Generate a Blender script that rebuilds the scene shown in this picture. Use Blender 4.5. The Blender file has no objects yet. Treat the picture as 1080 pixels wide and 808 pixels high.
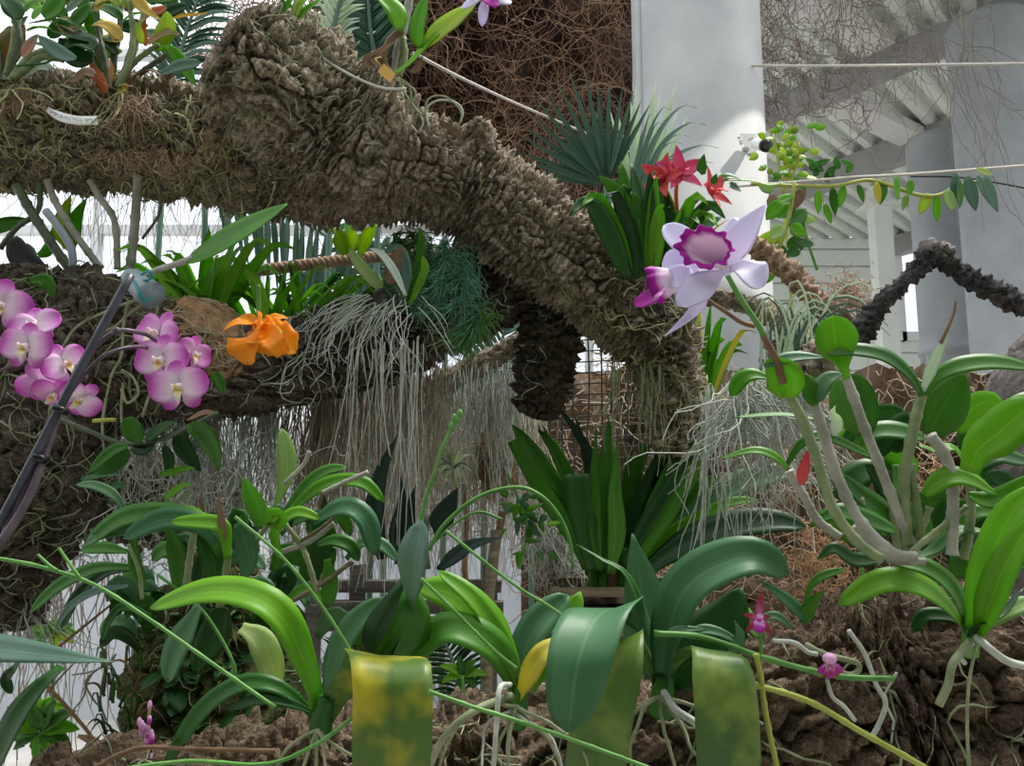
import bpy, math, random
import numpy as np
from mathutils import Vector, Matrix, Euler
rnd = random.Random(7)
SC = bpy.context.scene
COL = SC.collection
F = 850.0
PITCH = math.radians(8.0)
EYE = Vector((0, 0, 1.5))
RIGHT = Vector((1, 0, 0))
FWD = Vector((0, math.cos(PITCH), math.sin(PITCH)))
UP = Vector((0, -math.sin(PITCH), math.cos(PITCH)))

def P(x, y, d):
    return EYE + (FWD + RIGHT * ((x - 540) / F) + UP * ((404 - y) / F)) * d

def N(r, u, t):
    return (RIGHT * r + UP * u - FWD * t).normalized()

def px(n, d):
    return n * d / F

# ------------------------------------------------------------------ camera
cam = bpy.data.cameras.new('camera')
cam.sensor_width = 36.0
cam.lens = F / 1080 * 36.0
cam.clip_start = 0.02
cam_o = bpy.data.objects.new('camera', cam)
cam_o.location = EYE
cam_o.rotation_euler = (math.pi / 2 + PITCH, 0, 0)
COL.objects.link(cam_o)
SC.camera = cam_o

# ------------------------------------------------------------------ noise (numpy)
def _hash(ix, iy, iz, k=0):
    h = (ix.astype(np.int64) * 374761393 + iy.astype(np.int64) * 668265263 + iz.astype(np.int64) * 2147483647 + k * 974634777) & 0xffffffff
    h = ((h ^ (h >> 13)) * 1274126177) & 0xffffffff
    h = ((h ^ (h >> 16)) * 2246822519) & 0xffffffff
    return ((h ^ (h >> 15)) & 0xffffff) / float(0xffffff)

def vnoise(p, k=0):
    i = np.floor(p).astype(np.int64)
    f = p - i
    f = f * f * (3 - 2 * f)
    out = 0
    for a in (0, 1):
        wa = f[:, 0] if a else 1 - f[:, 0]
        for b in (0, 1):
            wb = f[:, 1] if b else 1 - f[:, 1]
            for c in (0, 1):
                wc = f[:, 2] if c else 1 - f[:, 2]
                out = out + wa * wb * wc * _hash(i[:, 0] + a, i[:, 1] + b, i[:, 2] + c, k)
    return out

def fbm(p, octv=4, k=0):
    s, a, t = 0, 0.5, 0
    for o in range(octv):
        s = s + a * vnoise(p * (2 ** o), k + o)
        t += a
        a *= 0.5
    return s / t

def worley(p, k=0):
    i = np.floor(p).astype(np.int64)
    f1 = np.full(len(p), 9.0)
    f2 = np.full(len(p), 9.0)
    cid = np.zeros(len(p))
    dv = np.zeros_like(p)
    for a in (-1, 0, 1):
        for b in (-1, 0, 1):
            for c in (-1, 0, 1):
                q = i + np.array((a, b, c))
                pt = np.stack([q[:, j] + _hash(q[:, 0], q[:, 1], q[:, 2], k + 11 * j + 5) for j in range(3)], 1)
                d = np.linalg.norm(pt - p, axis=1)
                near = d < f1
                f2 = np.where(near, f1, np.minimum(f2, d))
                cid = np.where(near, _hash(q[:, 0], q[:, 1], q[:, 2], k + 77), cid)
                dv = np.where(near[:, None], p - pt, dv)
                f1 = np.where(near, d, f1)
    return f1, f2, cid, dv

# ------------------------------------------------------------------ mesh builder
ORG = {}

class MB:
    def __init__(self):
        self.v = []
        self.f = []
        self.uv = []

    def add(self, verts, faces, uvs=None):
        b = len(self.v)
        self.v.extend(verts)
        self.f.extend([tuple(i + b for i in f) for f in faces])
        self.uv.extend(uvs if uvs is not None else [(0.5, 0.5)] * len(verts))
        return self

    def build(self, name, mat, parent=None, smooth=True):
        org = ORG.get(parent.name, Vector((0, 0, 0))) if parent else Vector((0, 0, 0))
        me = bpy.data.meshes.new(name)
        me.from_pydata([tuple(Vector(v) - org) for v in self.v], [], self.f)
        uvl = me.uv_layers.new(name='UVMap')
        idx = np.empty(len(me.loops), dtype=np.int32)
        me.loops.foreach_get('vertex_index', idx)
        uvl.data.foreach_set('uv', np.array(self.uv, dtype=np.float32)[idx].ravel())
        if smooth:
            me.polygons.foreach_set('use_smooth', np.ones(len(me.polygons), dtype=bool))
        me.materials.append(mat)
        me.update()
        o = bpy.data.objects.new(name, me)
        COL.objects.link(o)
        if parent:
            o.parent = parent
            ORG[o.name] = org
        return o

    # -- shapes
    def box(self, c, sx, sy, sz, ax=None):
        c = Vector(c)
        if ax is None:
            ax = (Vector((1, 0, 0)), Vector((0, 1, 0)), Vector((0, 0, 1)))
        vs = [c + ax[0] * (sx / 2 * i) + ax[1] * (sy / 2 * j) + ax[2] * (sz / 2 * k) for i in (-1, 1) for j in (-1, 1) for k in (-1, 1)]
        fs = [(0, 1, 3, 2), (4, 6, 7, 5), (0, 4, 5, 1), (2, 3, 7, 6), (0, 2, 6, 4), (1, 5, 7, 3)]
        return self.add(vs, fs)

    def tube(self, pts, rad, sides=6, cap=True):
        n = len(pts)
        if not hasattr(rad, '__len__'):
            rad = [rad] * n
        vs, uvs, fs = [], [], []
        prev = None
        for i in range(n):
            t = (pts[min(i + 1, n - 1)] - pts[max(i - 1, 0)])
            if t.length < 1e-9:
                t = Vector((0, 0, 1))
            t.normalize()
            if prev is None:
                a = Vector((0, 0, 1)) if abs(t.z) < 0.9 else Vector((1, 0, 0))
                a = (a - t * a.dot(t)).normalized()
            else:
                a = (prev - t * prev.dot(t))
                a = a.normalized() if a.length > 1e-6 else Vector((1, 0, 0))
            prev = a
            b = t.cross(a)
            for j in range(sides):
                th = 2 * math.pi * j / sides
                vs.append(pts[i] + (a * math.cos(th) + b * math.sin(th)) * rad[i])
                uvs.append((i / max(1, n - 1), j / sides))
        for i in range(n - 1):
            for j in range(sides):
                k = (j + 1) % sides
                fs.append((i * sides + j, i * sides + k, (i + 1) * sides + k, (i + 1) * sides + j))
        if cap:
            fs.append(tuple(range(sides - 1, -1, -1)))
            fs.append(tuple((n - 1) * sides + j for j in range(sides)))
        return self.add(vs, fs, uvs)

    def ball(self, c, r, sq=(1, 1, 1), ax=None, nu=10, nv=7):
        c = Vector(c)
        if ax is None:
            ax = (Vector((1, 0, 0)), Vector((0, 1, 0)), Vector((0, 0, 1)))
        vs, fs, uvs = [], [], []
        for i in range(nv + 1):
            ph = math.pi * i / nv
            for j in range(nu):
                th = 2 * math.pi * j / nu
                q = (math.sin(ph) * math.cos(th), math.sin(ph) * math.sin(th), math.cos(ph))
                vs.append(c + ax[0] * (q[0] * r * sq[0]) + ax[1] * (q[1] * r * sq[1]) + ax[2] * (q[2] * r * sq[2]))
                uvs.append((i / nv, j / nu))
        for i in range(nv):
            for j in range(nu):
                k = (j + 1) % nu
                fs.append((i * nu + j, (i + 1) * nu + j, (i + 1) * nu + k, i * nu + k))
        return self.add(vs, fs, uvs)

    def blade(self, pts, w, n0, n1=None, prof='strap', fold=0.25, thick=0.0012, seg=14, cross=5, wave=0.0, wk=20.0, curl=0.0, uv0=(0, 1), b0=None, b1=None):
        n1 = n1 or n0
        ps = spline(pts, seg)
        n = len(ps)
        pf = PROF[prof]
        ks = [(-1 + 2 * j / (cross - 1)) for j in range(cross)]
        top, bot, uvs = [], [], []
        ph = rnd.random() * 6
        for i in range(n):
            s = i / (n - 1)
            t = (ps[min(i + 1, n - 1)] - ps[max(i - 1, 0)])
            t = t.normalized() if t.length > 1e-9 else Vector((0, 0, 1))
            nn = n0.lerp(n1, s if prof != 'hang' else _sm((s - 0.3) / 0.3))
            b = t.cross(nn)
            if b0 is not None:
                b = b0.lerp(b1 or b0, _sm((s - 0.2) / 0.3))
                b = b - t * b.dot(t)
            if b.length < 1e-4:
                b = t.cross(Vector((0.3, 0.2, 1)))
            b.normalize()
            nn = b.cross(t).normalized()
            hw = w / 2 * pf(s)
            for u in ks:
                off = nn * ((fold * (abs(u) - 0.5) + curl * (u * u - 0.4)) * hw)
                if wave:
                    off = off + nn * (math.sin(s * wk + ph + (1.5 if u > 0 else 0)) * wave * abs(u) ** 2 * pf(s))
                q = ps[i] + b * (u * hw) + off
                top.append(q)
                bot.append(q - nn * (thick * (1 - 0.75 * abs(u))))
                uvs.append((uv0[0] + (uv0[1] - uv0[0]) * s, (u + 1) / 2))
        m = len(top)
        fs = []
        for i in range(n - 1):
            for j in range(cross - 1):
                a = i * cross + j
                fs.append((a, a + 1, a + cross + 1, a + cross))
                fs.append((m + a, m + a + cross, m + a + cross + 1, m + a + 1))
            a = i * cross
            fs.append((a, a + cross, m + a + cross, m + a))
            a = i * cross + cross - 1
            fs.append((a, m + a, m + a + cross, a + cross))
        for j in range(cross - 1):
            fs.append((j, m + j, m + j + 1, j + 1))
            a = (n - 1) * cross + j
            fs.append((a, a + 1, m + a + 1, m + a))
        return self.add(top + bot, fs, uvs + uvs)

def _sm(x):
    x = max(0.0, min(1.0, x))
    return x * x * (3 - 2 * x)

PROF = {
    'strap': lambda s: (0.42 + 0.58 * _sm(s / 0.45)) * math.sqrt(max(0.004, 1 - (max(0, s - 0.55) / 0.45) ** 2.2)),
    'oval': lambda s: max(0.05, math.sin(math.pi * min(1, 0.06 + 0.94 * s ** 0.85)) ** 0.72),
    'spoon': lambda s: (0.18 + 0.82 * _sm((s - 0.1) / 0.5)) * math.sqrt(max(0.01, 1 - (max(0, s - 0.62) / 0.38) ** 2)),
    'lance': lambda s: (0.45 + 0.55 * _sm(s / 0.3)) * max(0.03, 1 - max(0, (s - 0.3) / 0.7) ** 1.6),
    'grass': lambda s: max(0.06, 1 - s ** 1.7),
    'cut': lambda s: 0.6 + 0.4 * _sm(s / 0.5),
    'petal': lambda s: (0.22 + 0.78 * _sm(s / 0.6)) * math.sqrt(max(0.01, 1 - (max(0, s - 0.6) / 0.4) ** 2)),
    'round': lambda s: math.sqrt(max(0.03, 1 - (2 * min(1, 0.08 + s * 0.92) - 1) ** 2)),
    'hang': lambda s: (0.3 + 0.08 * _sm(s / 0.25) + 0.62 * _sm((s - 0.27) / 0.25)) * math.sqrt(max(0.01, 1 - (max(0, s - 0.75) / 0.25) ** 2.6)),
}

def spline(pts, seg):
    """Catmull-Rom through pts, seg+1 samples spread by arc length"""
    pts = [Vector(p) for p in pts]
    if len(pts) == 2:
        return [pts[0].lerp(pts[1], i / seg) for i in range(seg + 1)]
    q = [pts[0] * 2 - pts[1]] + pts + [pts[-1] * 2 - pts[-2]]
    fine = []
    for i in range(1, len(q) - 2):
        p0, p1, p2, p3 = q[i - 1:i + 3]
        for k in range(12):
            t = k / 12
            fine.append(0.5 * ((2 * p1) + (p2 - p0) * t + (2 * p0 - 5 * p1 + 4 * p2 - p3) * t * t + (3 * p1 - p0 - 3 * p2 + p3) * t ** 3))
    fine.append(pts[-1])
    L = [0]
    for a, b in zip(fine, fine[1:]):
        L.append(L[-1] + (b - a).length)
    out, k = [], 0
    for i in range(seg + 1):
        s = L[-1] * i / seg
        while k < len(L) - 2 and L[k + 1] < s:
            k += 1
        d = L[k + 1] - L[k]
        out.append(fine[k].lerp(fine[k + 1], (s - L[k]) / d if d > 1e-9 else 0))
    return out

def PP(l):
    return [P(*p) for p in l]

# ------------------------------------------------------------------ objects
def tag(o, label, cat, group=None, kind=None):
    if label:
        o['label'] = label
    if cat:
        o['category'] = cat
    if group:
        o['group'] = group
    if kind:
        o['kind'] = kind
    return o

def thing(name, label, cat, loc, group=None):
    o = bpy.data.objects.new(name, None)
    o.empty_display_size = 0.05
    COL.objects.link(o)
    o.location = loc
    ORG[o.name] = Vector(loc)
    return tag(o, label, cat, group)

# ------------------------------------------------------------------ materials
class NT:
    def __init__(self, name):
        self.m = bpy.data.materials.new(name)
        self.m.use_nodes = True
        self.t = self.m.node_tree
        self.t.nodes.clear()
        self.out = self.t.nodes.new('ShaderNodeOutputMaterial')

    def n(self, typ, ins=None, **kw):
        x = self.t.nodes.new(typ)
        for k, v in kw.items():
            setattr(x, k, v)
        for k, v in (ins or {}).items():
            if isinstance(v, bpy.types.NodeSocket):
                self.t.links.new(v, x.inputs[k])
            else:
                x.inputs[k].default_value = v
        return x

    def noise(self, vec, scale, detail=4, rough=0.6, dist=0.0):
        return self.n('ShaderNodeTexNoise', {'Vector': vec, 'Scale': scale, 'Detail': detail, 'Roughness': rough, 'Distortion': dist}).outputs['Fac']

    def ramp(self, fac, stops):
        r = self.n('ShaderNodeValToRGB', {'Fac': fac})
        e = r.color_ramp.elements
        while len(e) > 1:
            e.remove(e[-1])
        for i, (p, c) in enumerate(stops):
            if i == 0:
                e[0].position = p
                x = e[0]
            else:
                x = e.new(p)
            x.color = (*c, 1) if len(c) == 3 else c
        return r.outputs['Color']

    def mix(self, fac, a, b, mode='MIX'):
        x = self.n('ShaderNodeMix', None, data_type='RGBA', blend_type=mode)
        for s, v in ((x.inputs[0], fac), (x.inputs[6], a), (x.inputs[7], b)):
            if isinstance(v, bpy.types.NodeSocket):
                self.t.links.new(v, s)
            else:
                s.default_value = v if not isinstance(v, tuple) or len(v) == 4 else (*v, 1)
        return x.outputs[2]

    def math(self, op, a, b=0.0):
        x = self.n('ShaderNodeMath', {0: a, 1: b}, operation=op)
        return x.outputs[0]

    def sep(self, vec):
        return self.n('ShaderNodeSeparateXYZ', {0: vec}).outputs

    def map(self, vec, scale):
        return self.n('ShaderNodeMapping', {'Vector': vec, 'Scale': scale}).outputs[0]

    def bump(self, h, strength=0.3, dist=0.01):
        return self.n('ShaderNodeBump', {'Height': h, 'Strength': strength, 'Distance': dist}).outputs[0]

    def surf(self, col, rough=0.6, bump=None, trans=0.0, spec=0.4, tcol=None, metal=0.0):
        p = self.n('ShaderNodeBsdfPrincipled', {'Base Color': col if isinstance(col, bpy.types.NodeSocket) else (*col, 1), 'Roughness': rough, 'Specular IOR Level': spec, 'Metallic': metal})
        if bump is not None:
            self.t.links.new(bump, p.inputs['Normal'])
        sh = p.outputs[0]
        if trans > 0:
            tc = tcol if tcol is not None else col
            t = self.n('ShaderNodeBsdfTranslucent', {'Color': tc if isinstance(tc, bpy.types.NodeSocket) else (*tc, 1)})
            mx = self.n('ShaderNodeMixShader', {0: trans, 1: sh, 2: t.outputs[0]})
            sh = mx.outputs[0]
        self.t.links.new(sh, self.out.inputs['Surface'])
        return self.m

def leaf_mat(name, c1, c2, trans=0.25, rough=0.42, rib=0.8, spot=None, spotamt=0.0, edge=None, spec=0.32):
    t = NT(name)
    tc = t.n('ShaderNodeTexCoord')
    ob = tc.outputs['Object']
    uv = tc.outputs['UV']
    s = t.sep(uv)
    rn = t.n('ShaderNodeObjectInfo').outputs['Random']
    f = t.math('ADD', t.math('MULTIPLY', t.noise(ob, 14, 3), 0.9), t.math('MULTIPLY', t.math('SUBTRACT', rn, 0.5), 0.9))
    f = t.n('ShaderNodeClamp', {0: f}).outputs[0]
    col = t.mix(f, c1, c2)
    st = t.noise(t.map(uv, (1.5, 38, 1)), 1.0, 2)
    col = t.mix(t.math('MULTIPLY', st, 0.35), col, tuple(x * 0.55 for x in c1))
    av = t.math('ABSOLUTE', t.math('SUBTRACT', s[1], 0.5))
    mid = t.math('LESS_THAN', av, 0.025)
    col = t.mix(t.math('MULTIPLY', mid, 0.22), col, tuple(min(1, x * (1.5 if rib > 0.5 else 0.5)) for x in c2))
    if spot:
        sp = t.ramp(t.noise(ob, spotamt if spotamt else 18, 3, 0.55), [(0.48, (0, 0, 0)), (0.64, (1, 1, 1))])
        col = t.mix(t.math('MULTIPLY', sp, 0.85), col, spot)
    if edge:
        ee = t.math('GREATER_THAN', av, 0.45)
        col = t.mix(t.math('MULTIPLY', ee, 0.8), col, edge)
    b = t.bump(st, 0.15, 0.002)
    warm = t.mix(0.55, col, (0.35, 0.5, 0.02), 'MULTIPLY')
    bright = t.mix(1.0, col, (1.7, 1.9, 0.8), 'MULTIPLY')
    return t.surf(col, rough, b, trans, spec, bright)

def plain(name, c1, c2=None, scale=20, rough=0.6, bump=0.2, bscale=60, trans=0.0, spec=0.3, metal=0.0, stretch=None, dist=0.004):
    t = NT(name)
    ob = t.n('ShaderNodeTexCoord').outputs['Object']
    if stretch:
        ob = t.map(ob, stretch)
    col = t.mix(t.ramp(t.noise(ob, scale, 5), [(0.3, (0, 0, 0)), (0.7, (1, 1, 1))]), c1, c2 or c1)
    bp = t.bump(t.noise(ob, bscale, 5), bump, dist) if bump else None
    return t.surf(col, rough, bp, trans, spec, None, metal)

def bark_mat(name, cols, moss=None, mossamt=0.55, scale=14):
    t = NT(name)
    ob = t.n('ShaderNodeTexCoord').outputs['Object']
    n1 = t.noise(ob, scale, 8, 0.72, 0.6)
    col = t.ramp(n1, [(0.28, cols[0]), (0.45, cols[1]), (0.58, cols[2]), (0.75, cols[3])])
    n2 = t.noise(t.map(ob, (1, 1, 1)), scale * 7, 6, 0.7)
    col = t.mix(t.math('MULTIPLY', t.ramp(n2, [(0.35, (0, 0, 0)), (0.7, (1, 1, 1))]), 0.45), col, cols[3])
    if moss:
        mm = t.ramp(t.noise(ob, 6, 5, 0.65), [(mossamt, (0, 0, 0)), (mossamt + 0.1, (1, 1, 1))])
        col = t.mix(t.math('MULTIPLY', mm, 0.6), col, moss)
    vc = t.n('ShaderNodeTexVoronoi', {'Vector': t.n('ShaderNodeVectorMath', {0: ob, 1: t.n('ShaderNodeTexNoise', {'Vector': ob, 'Scale': scale * 3, 'Detail': 3.0}).outputs['Color']}, operation='ADD').outputs[0], 'Scale': scale * 2.2}, feature='F1')
    cv = t.sep(vc.outputs['Color'])[0]
    col = t.mix(1.0, col, t.ramp(cv, [(0.0, (0.5, 0.48, 0.46)), (0.5, (0.95, 0.95, 0.95)), (1.0, (1.5, 1.5, 1.5))]), 'MULTIPLY')
    b1 = t.bump(n2, 0.9, 0.006)
    v = t.n('ShaderNodeTexVoronoi', {'Vector': ob, 'Scale': scale * 9, 'Randomness': 1.0}, feature='F1').outputs['Distance']
    b2 = t.n('ShaderNodeBump', {'Height': v, 'Strength': 0.7, 'Distance': 0.004, 'Normal': b1}).outputs[0]
    return t.surf(col, 0.9, b2, 0, 0.15)

M = {}
M['bark'] = bark_mat('cork_bark', [(0.035, 0.024, 0.015), (0.14, 0.10, 0.064), (0.32, 0.255, 0.185), (0.66, 0.59, 0.49)], (0.10, 0.11, 0.035), 0.6)
M['bark_dark'] = bark_mat('dark_root_bark', [(0.02, 0.016, 0.013), (0.055, 0.043, 0.032), (0.10, 0.08, 0.06), (0.2, 0.17, 0.13)], (0.06, 0.07, 0.025), 0.6)
M['bark_log'] = bark_mat('brown_log_bark', [(0.016, 0.011, 0.008), (0.06, 0.04, 0.026), (0.125, 0.086, 0.056), (0.3, 0.22, 0.155)], (0.09, 0.10, 0.02), 0.62)
M['bark_fuzzy'] = bark_mat('grey_fuzzy_bark', [(0.10, 0.085, 0.078), (0.17, 0.148, 0.137), (0.25, 0.22, 0.205), (0.36, 0.33, 0.32)], None, 0.6, 30)
M['twig_dark'] = bark_mat('dark_twig_bark', [(0.015, 0.015, 0.02), (0.04, 0.037, 0.042), (0.08, 0.07, 0.072), (0.16, 0.14, 0.14)], None)
M['moss'] = bark_mat('mossy_bark', [(0.02, 0.03, 0.01), (0.05, 0.07, 0.02), (0.10, 0.12, 0.035), (0.2, 0.19, 0.08)], None, .5, 20)
M['leaf'] = leaf_mat('leaf_green', (0.022, 0.115, 0.009), (0.075, 0.24, 0.016))
M['leaf_bright'] = leaf_mat('leaf_bright_green', (0.085, 0.27, 0.008), (0.21, 0.44, 0.02), 0.38)
M['leaf_backlit'] = leaf_mat('leaf_backlit_lime', (0.16, 0.38, 0.02), (0.34, 0.54, 0.06), 0.5)  # backlight put into the colour: brighter lime for leaves before the glazing
M['leaf_dark'] = leaf_mat('leaf_dark_green', (0.008, 0.048, 0.008), (0.025, 0.10, 0.014), 0.12)
M['leaf_black'] = leaf_mat('leaf_blackish_green', (0.01, 0.026, 0.02), (0.016, 0.045, 0.03), 0.06)
M['leaf_blue'] = leaf_mat('leaf_blue_green', (0.045, 0.15, 0.06), (0.12, 0.25, 0.115), 0.2, 0.45)
M['leaf_pale'] = leaf_mat('leaf_pale_green', (0.22, 0.36, 0.12), (0.45, 0.52, 0.22), 0.35)
M['leaf_lime'] = leaf_mat('leaf_lime', (0.26, 0.36, 0.03), (0.45, 0.52, 0.07), 0.45)
M['leaf_grey'] = leaf_mat('leaf_grey_green', (0.07, 0.145, 0.105), (0.15, 0.25, 0.19), 0.2, 0.45)
M['leaf_red'] = leaf_mat('leaf_red_green', (0.12, 0.15, 0.05), (0.27, 0.18, 0.07), 0.25, 0.4, 0.8, (0.33, 0.12, 0.06), 16)
M['leaf_orange'] = leaf_mat('leaf_orange', (0.45, 0.14, 0.05), (0.5, 0.22, 0.06), 0.3)
M['leaf_yellow'] = leaf_mat('leaf_yellow', (0.45, 0.40, 0.03), (0.56, 0.46, 0.06), 0.35)
M['leaf_orange_yellow'] = leaf_mat('leaf_orange_yellow', (0.45, 0.36, 0.05), (0.55, 0.33, 0.05), 0.35)
M['leaf_mottled'] = leaf_mat('leaf_mottled_yellow', (0.05, 0.12, 0.025), (0.10, 0.18, 0.03), 0.2, 0.4, 0.2, (0.50, 0.42, 0.03), 11)
M['leaf_olive'] = leaf_mat('leaf_olive_mottled', (0.055, 0.13, 0.025), (0.11, 0.2, 0.035), 0.2, 0.42, 0.2, (0.2, 0.27, 0.05), 18)
M['leaf_brown'] = leaf_mat('dead_leaf_brown', (0.16, 0.09, 0.05), (0.27, 0.17, 0.1), 0.1, 0.7)
M['leaf_blackdead'] = leaf_mat('dead_leaf_black', (0.02, 0.018, 0.02), (0.035, 0.03, 0.032), 0.0, 0.5)
M['leaf_white'] = leaf_mat('leaf_silver_white', (0.5, 0.57, 0.58), (0.68, 0.72, 0.72), 0.3)
M['cane'] = plain('cane_grey_green', (0.10, 0.15, 0.055), (0.25, 0.28, 0.15), 30, 0.5, 0.25, 80)
M['cane_grey'] = plain('cane_dry_grey', (0.18, 0.18, 0.14), (0.40, 0.39, 0.34), 30, 0.7, 0.4, 80)
M['cane_dark'] = plain('cane_dark_green', (0.05, 0.075, 0.045), (0.13, 0.14, 0.09), 30, 0.5, 0.25, 80)
M['stem_green'] = plain('stem_green', (0.05, 0.17, 0.025), (0.13, 0.29, 0.07), 30, 0.45, 0.1)
M['stem_yellow'] = plain('stem_yellow_green', (0.22, 0.28, 0.035), (0.36, 0.36, 0.08), 30, 0.5, 0.2)
M['stem_brown'] = plain('stem_brown', (0.11, 0.055, 0.03), (0.2, 0.12, 0.06), 40, 0.6, 0.3)
M['stem_purple'] = plain('stem_purple_grey', (0.05, 0.035, 0.05), (0.12, 0.085, 0.10), 30, 0.4, 0.15)
M['stake'] = plain('stake_dark_grey', (0.03, 0.032, 0.045), (0.075, 0.075, 0.095), 25, 0.35, 0.1)
M['root_white'] = plain('root_silver', (0.30, 0.32, 0.27), (0.52, 0.54, 0.48), 40, 0.7, 0.3)
M['root_green'] = plain('root_grey_green', (0.11, 0.14, 0.06), (0.32, 0.34, 0.21), 30, 0.7, 0.3)
M['root_yellow'] = plain('root_yellow_green', (0.17, 0.18, 0.06), (0.40, 0.38, 0.2), 20, 0.7, 0.3)
M['root_cream'] = plain('root_cream', (0.30, 0.31, 0.15), (0.58, 0.56, 0.36), 18, 0.7, 0.3)
M['moss_silver'] = plain('spanish_moss_silver', (0.26, 0.29, 0.24), (0.50, 0.52, 0.46), 10, 0.8, 0)
M['moss_tan'] = plain('hanging_root_tan', (0.2, 0.16, 0.11), (0.40, 0.35, 0.27), 10, 0.8, 0)
M['root_brown'] = plain('dry_root_brown', (0.085, 0.05, 0.034), (0.24, 0.15, 0.10), 4, 0.85, 0)
M['root_reddish'] = plain('dry_root_reddish', (0.16, 0.085, 0.055), (0.30, 0.19, 0.12), 4, 0.85, 0)
M['root_drygrey'] = plain('dry_root_grey', (0.13, 0.105, 0.088), (0.33, 0.28, 0.24), 5, 0.85, 0)
M['coir'] = plain('coir_fibre', (0.2, 0.11, 0.05), (0.42, 0.27, 0.15), 60, 0.95, 0.9, 200)
M['coir_orange'] = plain('coir_fibre_orange', (0.26, 0.13, 0.055), (0.5, 0.31, 0.17), 30, 0.95, 0.9, 120)
M['soil'] = plain('dark_soil', (0.03, 0.022, 0.015), (0.09, 0.065, 0.045), 12, 0.95, 1.0, 40)
M['mat_back'] = plain('brown_root_bank', (0.022, 0.013, 0.009), (0.075, 0.043, 0.028), 5, 0.95, 1.0, 20, dist=0.05)
M['concrete'] = plain('column_concrete', (0.33, 0.345, 0.35), (0.42, 0.43, 0.43), 3, 0.8, 0.15, 30)
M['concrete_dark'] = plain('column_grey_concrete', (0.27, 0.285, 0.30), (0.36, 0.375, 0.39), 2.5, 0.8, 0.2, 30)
M['deck'] = plain('roof_deck_metal', (0.68, 0.72, 0.67), (0.76, 0.79, 0.74), 2, 0.55, 0)
M['beam'] = plain('roof_beam_grey', (0.27, 0.27, 0.265), (0.35, 0.35, 0.34), 3, 0.7, 0.1)
M['beam_white'] = plain('roof_beam_white', (0.6, 0.59, 0.58), (0.68, 0.67, 0.65), 3, 0.6, 0)
M['wall_white'] = plain('white_painted_wall', (0.44, 0.47, 0.51), (0.56, 0.58, 0.61), 2, 0.7, 0.1, 25)
M['frame_white'] = plain('white_frame_paint', (0.7, 0.72, 0.73), None, 3, 0.5, 0)
M['white_plastic'] = plain('white_plastic', (0.75, 0.76, 0.76), None, 3, 0.4, 0)
M['black_plastic'] = plain('black_plastic', (0.012, 0.012, 0.014), None, 3, 0.25, 0)
M['grey_plastic'] = plain('grey_blue_plastic', (0.2, 0.25, 0.29), (0.28, 0.32, 0.36), 12, 0.4, 0)
M['teal'] = plain('teal_tie', (0.0, 0.25, 0.25), None, 3, 0.4, 0)
M['wire'] = plain('pale_wire', (0.42, 0.39, 0.35), (0.55, 0.52, 0.47), 20, 0.6, 0)
M['wire_black'] = plain('black_wire_mesh', (0.015, 0.016, 0.015), (0.04, 0.04, 0.035), 20, 0.6, 0)
M['rope'] = plain('brown_rope', (0.2, 0.125, 0.08), (0.36, 0.25, 0.17), 60, 0.9, 0.6, 150)
M['wood'] = plain('weathered_wood', (0.10, 0.08, 0.05), (0.22, 0.18, 0.11), 14, 0.8, 0.5, 30, stretch=(1, 8, 8))
M['wood_grey'] = plain('weathered_grey_wood', (0.09, 0.08, 0.075), (0.2, 0.18, 0.165), 14, 0.8, 0.5, 30, stretch=(1, 8, 8))
M['tag_yellow'] = plain('yellow_tag_plastic', (0.6, 0.36, 0.09), (0.66, 0.4, 0.11), 10, 0.5, 0)
M['ink'] = plain('grey_ink', (0.12, 0.12, 0.14), None, 5, 0.7, 0)
M['ground'] = plain('planting_bed_ground', (0.40, 0.38, 0.35), (0.52, 0.5, 0.47), 4, 0.95, 0.8, 20)
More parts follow.
